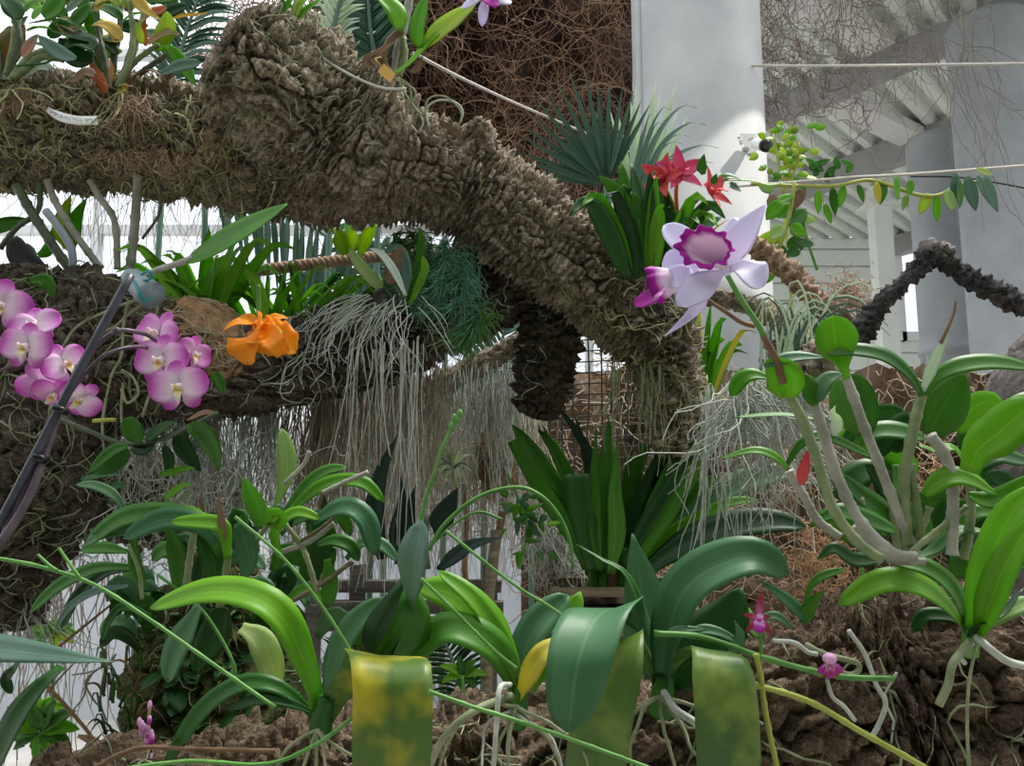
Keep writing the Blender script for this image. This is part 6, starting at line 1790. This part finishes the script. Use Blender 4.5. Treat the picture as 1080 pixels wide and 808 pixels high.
feather('blue-grey palm frond rising behind the pale orchid on the stub', [(400, 80), (392, 40), (388, 0), (386, -40)], 75, 7, 2.4, 'leaf_grey', 26, tilt=.7)
feather('silver palm frond standing behind the stub of the cork branch', [(350, 70), (352, 30), (362, -10), (376, -50)], 45, 7, 2.3, 'leaf_white', 16, tilt=1.2)
feather('blue-grey palm frond hanging behind the reddish-leaved orchid', [(172, 104), (188, 62), (203, 15), (225, -40)], 60, 6, 2.4, 'leaf_grey', 24, tilt=.8)
feather('dark slender palm frond between the lower branch and the hanging limb', [(510, 440), (520, 390), (535, 340), (545, 300)], 70, 6, 2.5, 'leaf_grey', 20, tilt=.9)
feather('dark palm frond fanned low behind the mottled leaf', [(440, 735), (420, 705), (385, 690), (345, 690)], 60, 5, 1.75, 'leaf_dark', 18, tilt=.6)
feather('dark palm frond low behind the arching bright leaves', [(490, 740), (480, 705), (470, 680), (455, 665)], 55, 5, 1.7, 'leaf_dark', 14, tilt=.5)
feather('slim palm frond behind the hanging roots beneath the thin branch', [(560, 470), (548, 440), (520, 410), (490, 400)], 60, 5, 2.6, 'leaf_grey', 16)
dk = thing('dry_palm_blade', 'dry grey palm blade slanting among the hanging roots', 'palm', P(520, 470, 2.1))
leaf(dk, [(505, 468, 2.1), (528, 428, 2.1), (552, 398, 2.1)], 9, 'c', 'cane_grey', 'lance', name='blade')

# ---------------------------------------------------------------- vine on the wire, shrubs at the column
vn = thing('hanging_vine', 'green vine with hanging oval leaves trained along the slanting wire', 'vine', P(830, 190, 3.2))
stem(vn, [(792, 194), (840, 196), (880, 196), (915, 190), (940, 196), (965, 205), (990, 206), (1010, 196), (1040, 190)], 2, 'stem_yellow', 'stem', d=3.06, seg=50)
for x, y, L, a, w, mt in ((863, 200, 26, 0, 9, 'leaf_bright'), (878, 198, 30, .1, 9, 'leaf'), (890, 196, 24, -.2, 9, 'leaf_bright'), (924, 192, 24, .15, 8, 'leaf_yellow'), (931, 190, 26, -.1, 12, 'leaf'), (945, 186, 26, .05, 9, 'leaf_bright'), (961, 190, 16, -.2, 12, 'leaf_bright'), (980, 204, 24, -.45, 13, 'leaf_lime'), (988, 206, 28, 0, 10, 'leaf_bright'), (998, 200, 24, .3, 13, 'leaf_pale'), (1012, 190, 30, .0, 12, 'leaf'), (1020, 186, 38, .25, 13, 'leaf_grey'), (1030, 186, 44, .55, 12, 'leaf_grey'), (1038, 186, 40, .35, 11, 'leaf_grey'), (1008, 182, 34, -.1, 10, 'leaf_grey'), (957, 205, 18, -.3, 7, 'leaf_pale'), (905, 195, 20, .3, 7, 'leaf'), (848, 196, 18, -.3, 9, 'leaf'), (870, 215, 22, .3, 8, 'leaf_bright'), (1030, 178, 18, 1.2, 8, 'leaf_pale')):
    leaf(vn, [(x, y), (x + math.sin(a) * L * .5, y + math.cos(a) * L * .5), (x + math.sin(a) * L, y + math.cos(a) * L)], w, rnd.choice(('c', 'cl', 'cr')), mt, 'oval', d=3.03 + rnd.uniform(-.05, .05), seg=8)
for x, y in ((868, 181), (885, 178), (880, 188), (893, 182), (860, 186), (873, 192), (855, 180)):
    leaf(vn, [(x, y), (x + rnd.uniform(-6, 6), y - 7), (x + rnd.uniform(-9, 9), y - 13)], 8, 'c', 'leaf', 'oval', d=3.08, seg=7)

sh = thing('yellow_green_shrub', 'bright yellow-green small-leaved shrub beside the pale column', 'shrub', P(828, 190, 3.6))
for k in range(4):
    stem(sh, [(826, 205), (822 + k * 6, 175), (815 + k * 9, 142 + (k % 2) * 8)], 1.5, 'stem_yellow', 'stem', d=3.6)
g0 = P(826, 205, 3.6)
MB().tube(spline([g0, g0 + Vector((.03, .05, -.7)), Vector((g0.x, g0.y + .1, GROUND))], 16), px(1.8, 3.6), 7).build('stem', M['stem_yellow'], sh)
for k in range(52):
    x = 830 + rnd.gauss(0, 11)
    y = rnd.uniform(130, 188)
    a = rnd.uniform(-2.4, 2.4)
    L = rnd.uniform(8, 13)
    leaf(sh, [(x, y), (x + math.sin(a) * L * .5, y - math.cos(a) * L * .5), (x + math.sin(a) * L, y - math.cos(a) * L * .8)], rnd.uniform(6, 9), rnd.choice(('c', 'm', 'cl', 'cr')), rnd.choice(('leaf_lime', 'leaf_bright', 'leaf_lime')), 'oval', d=3.6 + rnd.uniform(-.12, .12), seg=6, cross=3)
vh = thing('variegated_vine', 'broad-leaved variegated vine hanging below the yellow-green shrub', 'vine', P(835, 250, 2.6))
stem(vh, [(838, 192), (834, 220), (828, 245), (818, 270), (812, 290)], 2.2, 'stem_yellow', 'stem', d=2.6)
stem(vh, [(846, 230), (852, 255), (862, 285)], 1.6, 'stem_green', 'stem', d=2.6)
for p0_, p1_, w, mt in (((832, 238), (850, 220), 20, 'leaf'), ((836, 216), (820, 230), 18, 'leaf_bright'), ((828, 246), (794, 256), 16, 'leaf_lime'), ((826, 238), (812, 252), 16, 'leaf_pale'), ((834, 238), (850, 248), 16, 'leaf_bright'), ((830, 258), (850, 256), 18, 'leaf'), ((820, 258), (830, 278), 16, 'leaf'), ((814, 280), (806, 300), 14, 'leaf_bright'), ((822, 212), (808, 232), 16, 'leaf_bright'), ((812, 265), (796, 280), 14, 'leaf'), ((842, 262), (830, 270), 14, 'leaf'), ((860, 232), (834, 228), 10, 'leaf_pale'), ((858, 258), (836, 252), 9, 'leaf_blue'), ((836, 206), (812, 214), 12, 'leaf_bright'), ((816, 200), (800, 196), 10, 'leaf_pale')):
    leaf(vh, [p0_, ((p0_[0] + p1_[0]) / 2, (p0_[1] + p1_[1]) / 2 + 1), p1_], w, rnd.choice(('c', 'm', 'cl')), mt, 'oval', d=2.58 + rnd.uniform(-.06, .06), seg=8)
leaf(vh, [(848, 200), (842, 208), (836, 222)], 13, 'c', 'leaf_brown', 'oval', d=2.6, seg=8)
leaf(vh, [(818, 205), (814, 215), (822, 226)], 12, 'c', 'leaf_brown', 'oval', d=2.6, seg=8)

tuft('bright strap-leaved orchid before the pale column at the drooping end of the cork branch', (738, 425), 11, 105, 11, 2.0, ['leaf_bright', 'leaf', 'leaf_bright', 'leaf_yellow'], 'strap', .55, 12, droop=.15)
tuft('small strap-leaved orchid behind the stem of the lavender flower', (735, 400), 6, 45, 8, 2.1, ['leaf', 'leaf_bright'], 'lance', 1.4, 8)
wg = thing('wiry_air_plant', 'grey-green wiry air plant with arching blades beside the bent branch', 'air plant', P(840, 385, 1.45))
for k in range(30):
    x0, y0 = 838 + rnd.gauss(0, 16), 392 + rnd.gauss(0, 8)
    a = rnd.uniform(-1, 1)
    L = rnd.uniform(60, 115)
    leaf(wg, [(x0, y0), (x0 + a * L * .3, y0 - L * .6), (x0 + a * L * .7, y0 - L * .75), (x0 + a * L * 1.1, y0 - L * .45)], 3.6, 'c', rnd.choice(('leaf_grey', 'leaf_grey', 'leaf_white')), 'grass', d=1.42 + rnd.uniform(-.06, .06), fold=.5, seg=12, name='blade', cross=3)
dc = thing('root_burl', 'small dark knot of roots on the grey branch behind the round leaf', 'root knot', P(826, 366, 1.5))
m = MB()
strands(m, lambda: P(826 + rnd.gauss(0, 7), 366 + rnd.gauss(0, 7), 1.48 + rnd.gauss(0, .012)), 120, .04, .0022, .15, 6, 4, Vector((0, 0, -.1)), 1.2, 1.0)
o = m.build('knot', M['bark_dark'], dc)
o['kind'] = 'stuff'

# ---------------------------------------------------------------- air plants under the branch
fe = thing('feathery_air_plant', 'soft blue-green feathery air plant in the crook below the cork branch', 'air plant', P(470, 290, 1.66))
m = MB()
def tails(m, path, n, L, r):
    sp2 = spline(PP(path), n)
    for i in range(n):
        t = (sp2[min(n, i + 1)] - sp2[max(0, i - 1)]).normalized()
        for k in range(7):
            dr = (t * rnd.uniform(.5, 1.2) + Vector((rnd.gauss(0, .8), rnd.gauss(0, .8), rnd.gauss(0, .8)))).normalized()
            l = L * rnd.uniform(.6, 1.1)
            p = sp2[i]
            m.tube([p, p + dr * l * .5, p + dr * l + t * l * .25], [r, r * .8, r * .3], 3, cap=False)
for path in ([(455, 250, 1.64), (448, 290, 1.6), (455, 330, 1.58)], [(480, 260, 1.63), (490, 300, 1.58), (485, 340, 1.58)], [(500, 275, 1.64), (470, 300, 1.58), (440, 315, 1.58)], [(505, 290, 1.63), (480, 322, 1.58), (452, 330, 1.58)], [(510, 320, 1.62), (500, 340, 1.58), (488, 365, 1.58)], [(470, 255, 1.64), (470, 280, 1.59), (462, 305, 1.57)], [(445, 262, 1.64), (435, 290, 1.6), (432, 310, 1.6)]):
    tails(m, path, 22, .05, .0013)
m.build('foliage', leaf_mat('air_plant_bluegreen', (0.13, 0.31, 0.2), (0.26, 0.5, 0.36), .3), fe)
m = MB()
for path in ([(430, 245, 1.66), (442, 262, 1.63), (436, 285, 1.62)], [(448, 245, 1.66), (430, 262, 1.63), (420, 280, 1.62)], [(500, 330, 1.6), (498, 350, 1.58), (490, 366, 1.58)], [(520, 330, 1.62), (508, 345, 1.59), (478, 352, 1.58)], [(415, 246, 1.66), (424, 262, 1.64)]):
    tails(m, path, 16, .045, .0013)
m.build('foliage', leaf_mat('air_plant_green', (0.12, 0.28, 0.05), (0.22, 0.42, 0.10), .3), fe)

sp_o = thing('spidery_orchid', 'strap-leaved orchid with a skirt of hanging white roots on the lower branch', 'orchid', P(415, 315, 1.6))
for pts, w, mt in (([(420, 315), (398, 300), (380, 280), (368, 262)], 14, 'leaf_pale'), ([(425, 318), (428, 290), (420, 262), (404, 268)], 14, 'leaf_grey'), ([(430, 320), (440, 285), (444, 255), (442, 240)], 10, 'leaf'), ([(432, 322), (442, 300), (448, 285), (446, 270)], 10, 'leaf_bright'), ([(428, 312), (415, 285), (402, 268), (390, 262)], 9, 'leaf_white'), ([(424, 318), (412, 305), (405, 298)], 14, 'leaf_dark')):
    leaf(sp_o, pts, w, 'm', mt, 'strap', d=1.56 + rnd.uniform(-.03, .03))
leaf(sp_o, [(410, 300), (414, 285), (420, 268), (425, 260)], 16, 'c', 'leaf_brown', 'oval', d=1.55, label='papery tan dead leaf', wave=.003)
leaf(sp_o, [(395, 318), (402, 310), (416, 311), (420, 318)], 12, 'c', 'leaf_blackdead', 'oval', d=1.55)
m = MB()
for _ in range(64):
    x0 = rnd.uniform(368, 440)
    sd_ = (x0 - 415) / 30
    p = P(x0 + rnd.gauss(0, 5), 318 + rnd.uniform(-8, 14), 1.565 + rnd.uniform(-.03, .03))
    d = (RIGHT * (sd_ * .6 - .4 + rnd.gauss(0, .45)) - UP * .3 - FWD * rnd.uniform(.1, .5)).normalized()
    pts = [p]
    L = rnd.uniform(.08, .2)
    for i in range(10):
        d = (d + Vector((rnd.gauss(0, .22), rnd.gauss(0, .08), -.13))).normalized()
        p = p + d * L / 10
        pts.append(p.copy())
    m.tube(spline(pts, 14), [.0013 * (1 - .5 * i / 14) for i in range(15)], 4)
o = m.build('root_skirt', M['root_white'], sp_o)
o['kind'] = 'stuff'
o['label'] = 'skirt of silvery white roots'

# ---------------------------------------------------------------- hanging curtains of roots and moss
def curtain(label, name, x0, x1, ytop, d0, d1, n, L, mat, r, wig=.012, spread=.08, pw=1.0, gap=None):
    m = MB()
    clumps = [rnd.uniform(x0, x1) for _ in range(max(4, n // 28))]
    def org():
        x = rnd.choice(clumps) + rnd.gauss(0, (x1 - x0) * .035) if rnd.random() < .7 else rnd.uniform(x0, x1)
        y = ytop(x) if callable(ytop) else ytop
        return P(x, y + rnd.uniform(-6, 12), rnd.uniform(d0, d1))
    strands(m, org, n, L, r, wig, 14, 3, spread=spread)
    return fin_stuff(m, name, M[mat], label, 'hanging roots')
low_y = lambda x: 425 - max(0, (x - 300)) * .22 if x > 190 else 425
curtain('silvery root curtain hanging from the lower branch below the orange flower', 'root_curtain', 190, 300, low_y, 1.58, 1.75, 330, .30, 'moss_silver', .0013)
curtain('tan and grey root curtain hanging below the middle of the lower branch', 'root_curtain', 290, 470, low_y, 1.62, 1.85, 460, .36, 'moss_tan', .0014)
curtain('pale green-grey root strands hanging behind the tall dark leaves', 'root_curtain', 350, 560, lambda x: 385, 1.9, 2.15, 420, .48, 'moss_silver', .0015)
curtain('thin tan roots hanging under the thin grey branch', 'root_curtain', 400, 570, lambda x: 400, 2.0, 2.3, 260, .5, 'moss_tan', .0016)
curtain('long single pale roots dangling from the skirted orchid', 'root_curtain', 370, 450, lambda x: 360, 1.5, 1.56, 36, .42, 'root_white', .0015, .006, .04)
curtain('silver moss curtain hanging behind the jointed canes', 'moss_curtain', 772, 850, lambda x: 395, 1.25, 1.5, 300, .26, 'moss_silver', .0016, .03, .2)
curtain('long white roots hanging beside the strap-leaved orchid', 'root_curtain', 735, 800, lambda x: 410, 1.35, 1.5, 30, .34, 'root_white', .0017, .01, .1)
curtain('silver moss hanging from the root ball beside the white wall', 'moss_curtain', -10, 36, lambda x: 585, 1.5, 1.65, 170, .24, 'moss_silver', .0014, .03)
curtain('pale moss tangled under the pink moth orchid', 'moss_curtain', 40, 200, lambda x: 432, 1.5, 1.66, 330, .22, 'moss_silver', .0013, .035, .4)
curtain('thin dark roots hanging before the white wall', 'root_curtain', 0, 135, lambda x: 590, 2.2, 2.6, 60, .6, 'root_drygrey', .0022, .015)
curtain('few thin roots dangling from the bend of the cork branch', 'root_curtain', 640, 720, lambda x: 380, 1.66, 1.72, 46, .22, 'root_green', .0012, .012, .1)
curtain('fine roots hanging before the glazing beyond the cork branch', 'root_curtain', 0, 330, lambda x: 150, 2.6, 3.4, 150, .5, 'root_drygrey', .0016, .015, .15)
curtain('thin pale roots hanging behind the planks', 'root_curtain', 300, 470, lambda x: 660, 1.9, 2.2, 120, .34, 'root_drygrey', .0017, .02, .2)
curtain('grey moss tail hanging beside the slatted basket', 'moss_curtain', 566, 600, lambda x: 545, 1.9, 2.0, 150, .2, 'moss_silver', .0014, .03)
# moss and root thicket behind the leafy clump
m = MB()
def thicket():
    return P(rnd.uniform(60, 330), rnd.uniform(470, 600), rnd.uniform(1.45, 1.8))
strands(m, thicket, 420, .14, .0014, .06, 8, 3, spread=.9, curl=.3)
fin_stuff(m, 'moss_thicket', M['moss_silver'], 'tangle of silvery moss behind the leafy clump', 'moss')
m = MB()
strands(m, lambda: P(rnd.uniform(370, 560), rnd.uniform(420, 560), rnd.uniform(2.2, 2.4)), 420, .2, .0016, .06, 8, 3, spread=.9, curl=.3)
fin_stuff(m, 'moss_thicket', M['moss_tan'], 'tangle of tan roots filling the gap behind the tall dark leaves', 'roots')
# back mounds that carry the thicket
bk2 = thing('moss_mound', 'brown mossy mound hidden among the roots beneath the lower branch', 'moss mound', P(200, 560, 1.9))
m = MB()
limb(m, [(40, 520, 1.75, 40), (110, 520, 1.78, 46), (180, 530, 1.8, 44), (250, 520, 1.82, 34)], .009, None, .02, .03, .008, .35, 33)
m.build('mound', M['bark_dark'], bk2)
cb = thing('coir_ball', 'ragged brown coir ball hanging beyond the tall dark leaves', 'coir ball', P(525, 490, 2.1))
m = MB()
limb(m, [(505, 470, 2.1, 12), (520, 485, 2.1, 26), (528, 505, 2.1, 24), (520, 525, 2.1, 10)], .007, None, .016, .02, .006, .3, 34)
m.build('core', M['coir'], cb)
m = MB()
strands(m, lambda: P(522 + rnd.gauss(0, 14), 490 + rnd.gauss(0, 15), 2.04), 220, .08, .0013, .1, 6, 3, spread=1.1, curl=.8)
o = m.build('fibre', M['coir_orange'], cb)
o['kind'] = 'stuff'
stem(cb, [(488, 510, 2.1), (492, 540, 2.1), (490, 590, 2.1), (492, 630, 2.1)], 3.5, 'coir_orange', 'dangling_fibre')

tw = thing('spiky_air_plant', 'pale green spiky air plant among the hanging roots', 'air plant', P(478, 490, 1.85))
for k in range(26):
    a = rnd.uniform(0, 2 * math.pi)
    L = rnd.uniform(18, 34)
    leaf(tw, [(478, 494), (478 + math.cos(a) * L * .5, 492 + math.sin(a) * L * .4 - 5), (478 + math.cos(a) * L, 492 + math.sin(a) * L * .8)], 3.4, 'c', rnd.choice(('leaf_white', 'leaf_pale', 'leaf_grey')), 'grass', d=1.83 + rnd.uniform(-.03, .03), seg=7, cross=3, name='blade')
for lab, x, y, d in (('small grey-green spiky air plant under the hanging limb', 556, 500, 2.0), ('small spiky air plant below the pink moth orchid', 185, 530, 1.45)):
    t = thing('spiky_air_plant', lab, 'air plant', P(x, y, d))
    for k in range(16):
        a = rnd.uniform(0, 2 * math.pi)
        L = rnd.uniform(12, 24)
        leaf(t, [(x, y), (x + math.cos(a) * L * .5, y + math.sin(a) * L * .4 - 4), (x + math.cos(a) * L, y + math.sin(a) * L * .8)], 3, 'c', rnd.choice(('leaf_white', 'leaf_pale')), 'grass', d=d, seg=6, cross=3, name='blade')

# leafy plant hanging below the pink orchid
hg = thing('hanging_leaf_orchid', 'dark green leafy orchid hanging beneath the pink moth orchid', 'orchid', P(150, 445, 1.4))
stem(hg, [(60, 440), (95, 455), (130, 468), (160, 466), (190, 455), (230, 435)], 2.6, 'cane_dark', 'stem', d=1.36, seg=30)
stem(hg, [(98, 444), (112, 443), (122, 443)], 2.2, 'stem_yellow', 'stem', d=1.34)
for pts, w, n, mt in (([(190, 450), (192, 468), (200, 482), (212, 497)], 20, 'c', 'leaf_dark'), ([(198, 450), (214, 456), (226, 474), (231, 497)], 25, 'cl', 'leaf'), ([(135, 470), (122, 474), (108, 484), (92, 500)], 15, (0, .5, .9), 'leaf'), ([(136, 474), (130, 482), (116, 492), (98, 500)], 18, 'c', 'leaf'), ([(135, 440), (138, 450), (144, 460), (150, 468)], 22, 'c', 'leaf'), ([(154, 465), (164, 456), (174, 450), (184, 445)], 16, 'm', 'leaf_dark'), ([(140, 470), (150, 474), (158, 470), (164, 462)], 18, 'm', 'leaf_dark'), ([(172, 470), (178, 482), (178, 496), (176, 506)], 12, 'c', 'leaf_dark'), ([(168, 500), (182, 498), (196, 494), (206, 494)], 10, 'm', 'leaf_bright'), ([(172, 526), (184, 518), (194, 512), (203, 511)], 10, 'm', 'leaf_bright'), ([(85, 506), (100, 502), (116, 500), (130, 502)], 8, 'm', 'leaf_blue'), ([(226, 392), (232, 404), (236, 416)], 12, 'cr', 'leaf'), ([(116, 514), (122, 512), (128, 512), (130, 516)], 10, 'm', 'leaf_blue'), ([(228, 436), (216, 435), (204, 440), (196, 444)], 7, 'm', 'leaf_brown')):
    leaf(hg, pts, w, n, mt, 'oval', d=1.35 + rnd.uniform(-.03, .03), seg=10)

# seedling vine and ferns low down
sv = thing('small_leaf_vine', 'small-leaved green vine trailing beside the slatted basket', 'vine', P(555, 540, 1.75))
stem(sv, [(535, 500), (548, 530), (556, 560), (548, 600)], 1.6, 'stem_green', 'stem', d=1.72)
for k in range(30):
    x, y = 553 + rnd.gauss(0, 16), rnd.uniform(515, 585)
    a = rnd.uniform(-2.2, 2.2)
    L = rnd.uniform(12, 20)
    leaf(sv, [(x, y), (x + math.sin(a) * L * .5, y + math.cos(a) * L * .4), (x + math.sin(a) * L, y + math.cos(a) * L)], rnd.uniform(6, 9), rnd.choice(('c', 'm', 'cl')), rnd.choice(('leaf', 'leaf', 'leaf_blue', 'leaf_bright')), 'lance', d=1.72 + rnd.uniform(-.05, .05), seg=6, cross=3)
def cut_fern(label, cx, cy, R, d, n, mats, tilt):
    t = thing('lobed_leaf_plant', label, 'plant', P(cx, cy, d))
    for k in range(n):
        a = 2 * math.pi * k / n + rnd.uniform(-.1, .1)
        l = R * rnd.uniform(.8, 1.1)
        leaf(t, [(cx, cy), (cx + math.cos(a) * l * .5, cy + math.sin(a) * l * .5 * tilt - 3), (cx + math.cos(a) * l, cy + math.sin(a) * l * tilt)], R * .36, 'm', rnd.choice(mats), 'oval', d=d, seg=8, name='leaflet', wave=.003)
    g0 = P(cx, cy, d)
    MB().tube(spline([g0, Vector((g0.x + .02, g0.y + .03, g0.z * .6)), Vector((g0.x, g0.y + .05, GROUND))], 14), px(2, d), 7).build('stem', M['stem_green'], t)
    return t
cut_fern('green lobed leaf low against the white wall by the mossy stump', 42, 770, 46, 1.7, 11, ['leaf_bright', 'leaf'], .7)
cut_fern('second lobed leaf higher on the white wall beside the dark strap leaf', 40, 748, 30, 1.8, 8, ['leaf_bright'], .5)
cut_fern('yellow-green lobed leaf behind the dark grey-green strap leaf', 55, 668, 30, 1.8, 9, ['leaf_lime', 'leaf_bright'], .55)
cut_fern('small green lobed leaf behind the planks', 488, 712, 26, 1.6, 7, ['leaf', 'leaf_bright'], .9)
cut_fern('low bright seedling glowing behind the canes', 905, 548, 14, 1.8, 7, ['leaf_bright', 'leaf_lime'], .8)
wl = thing('dry_twig', 'bare brown twig leaning on the white wall above the lobed leaf', 'twig', P(80, 700, 1.5))
g0 = P(100, 800, 1.5)
MB().tube([g0, Vector((g0.x + .02, g0.y, GROUND))], px(2.4, 1.5), 7).build('twig', M['stem_brown'], wl)
stem(wl, [(50, 724), (76, 752), (98, 780), (100, 800)], 2.4, 'stem_brown', 'twig', d=1.5, r1=1.8)
stem(wl, [(60, 684), (92, 658), (122, 634)], 1.8, 'stem_brown', 'twig', d=1.5, r1=1.2)
stem(wl, [(50, 730), (66, 712), (78, 700)], 1.4, 'stem_brown', 'twig', d=1.5, r1=.8)
leaf(wl, [(82, 776), (100, 782), (120, 794)], 8, 'm', 'leaf_brown', 'lance', d=1.45)
gt = thing('grass_tuft', 'tuft of dry and green grass blades at the edge of the mossy stump', 'grass tuft', P(130, 790, 1.25))
for k in range(34):
    x0, y0 = rnd.uniform(105, 150), rnd.uniform(700, 800)
    a = rnd.uniform(-1, 1)
    L = rnd.uniform(30, 70)
    leaf(gt, [(x0, y0), (x0 + a * L * .3, y0 - L * .4), (x0 + a * L * .7, y0 - L * .4), (x0 + a * L, y0 - L * .1)], 3.5, 'c', rnd.choice(('leaf_dark', 'leaf', 'leaf_brown', 'leaf_grey')), 'grass', d=1.16 + rnd.uniform(-.05, .05), seg=8, cross=3, name='blade')
bt = thing('bare_twig', 'thin bare dark twig forking before the white wall', 'twig', P(105, 690, 1.3))
for pts in ([(122, 690), (110, 710), (106, 740), (112, 760)], [(120, 696), (96, 712), (88, 735), (76, 750)], [(114, 700), (98, 708), (76, 712)], [(95, 712), (90, 722), (100, 740), (106, 745)]):
    stem(bt, pts, 1.3, 'root_drygrey', 'twig', d=1.2, r1=.9)
# ================================================================== LIGHT
w = bpy.data.worlds.new('world')
SC.world = w
w.use_nodes = True
nt_ = w.node_tree
nt_.nodes.clear()
wo = nt_.nodes.new('ShaderNodeOutputWorld')
bg = nt_.nodes.new('ShaderNodeBackground')
tcw = nt_.nodes.new('ShaderNodeTexCoord')
sp = nt_.nodes.new('ShaderNodeSeparateXYZ')
rw = nt_.nodes.new('ShaderNodeValToRGB')
nt_.links.new(tcw.outputs['Generated'], sp.inputs[0])
nt_.links.new(sp.outputs[2], rw.inputs[0])
rw.color_ramp.elements[0].position = 0.0
rw.color_ramp.elements[0].color = (0.86, 0.89, 0.93, 1)
rw.color_ramp.elements[1].position = 0.7
rw.color_ramp.elements[1].color = (1.5, 1.55, 1.6, 1)
nt_.links.new(rw.outputs[0], bg.inputs[0])
bg.inputs[1].default_value = 1.0
nt_.links.new(bg.outputs[0], wo.inputs[0])

sun = bpy.data.lights.new('sun', 'SUN')
sun.energy = 4.2
sun.angle = math.radians(18)
sun.color = (1, 0.97, 0.92)
so = bpy.data.objects.new('sun', sun)
so.rotation_euler = Euler((math.radians(-14), math.radians(22), 0))
COL.objects.link(so)

# added spot lamp that throws the sunlit patch on the pale column
sl = bpy.data.lights.new('column_patch_spot', 'SPOT')
sl.energy = 1700
sl.color = (1, 0.93, 0.84)
sl.spot_size = math.radians(9.5)
sl.spot_blend = 0.1
sl.shadow_soft_size = 0.03
slo = bpy.data.objects.new('column_patch_spot', sl)
tgt = P(842, 196, 4.25)
slo.location = (5.5, 0.5, 5.4)
slo.rotation_euler = (tgt - slo.location).to_track_quat('-Z', 'Y').to_euler()
COL.objects.link(slo)

SC.view_settings.view_transform = 'Standard'
SC.view_settings.look = 'None'
SC.view_settings.exposure = 0.28
SC.view_settings.gamma = 1.0
SC.view_settings.use_curve_mapping = False

GROUPS = {'big_leaf_orchid': 'broad-leaved orchids on the front log', 'feather_palm': 'feather palm fronds in the background', 'fan_palm': 'fan palm leaves by the pale column',
          'spiky_air_plant': 'spiky air plants among the hanging roots', 'flower_stalk': 'stalks lying across the front orchids', 'lobed_leaf_plant': 'lobed leaves low behind the orchids',
          'leafy_orchid': 'leafy orchids between the branches and the column', 'cattleya_orchid': 'reddish and green orchids on the cork branch', 'steel_wire': 'taut wires before the roof',
          'dry_twig': 'dry twigs', 'root_beard': 'brown root beards on the cork branch', 'aerial_roots': 'aerial roots on bark', 'root_curtain': 'hanging root curtains', 'moss_curtain': 'hanging moss curtains'}
for o in list(COL.objects):
    if o.parent is None and 'group' not in o:
        g_ = GROUPS.get(o.name.split('.')[0])
        if g_:
            o['group'] = g_
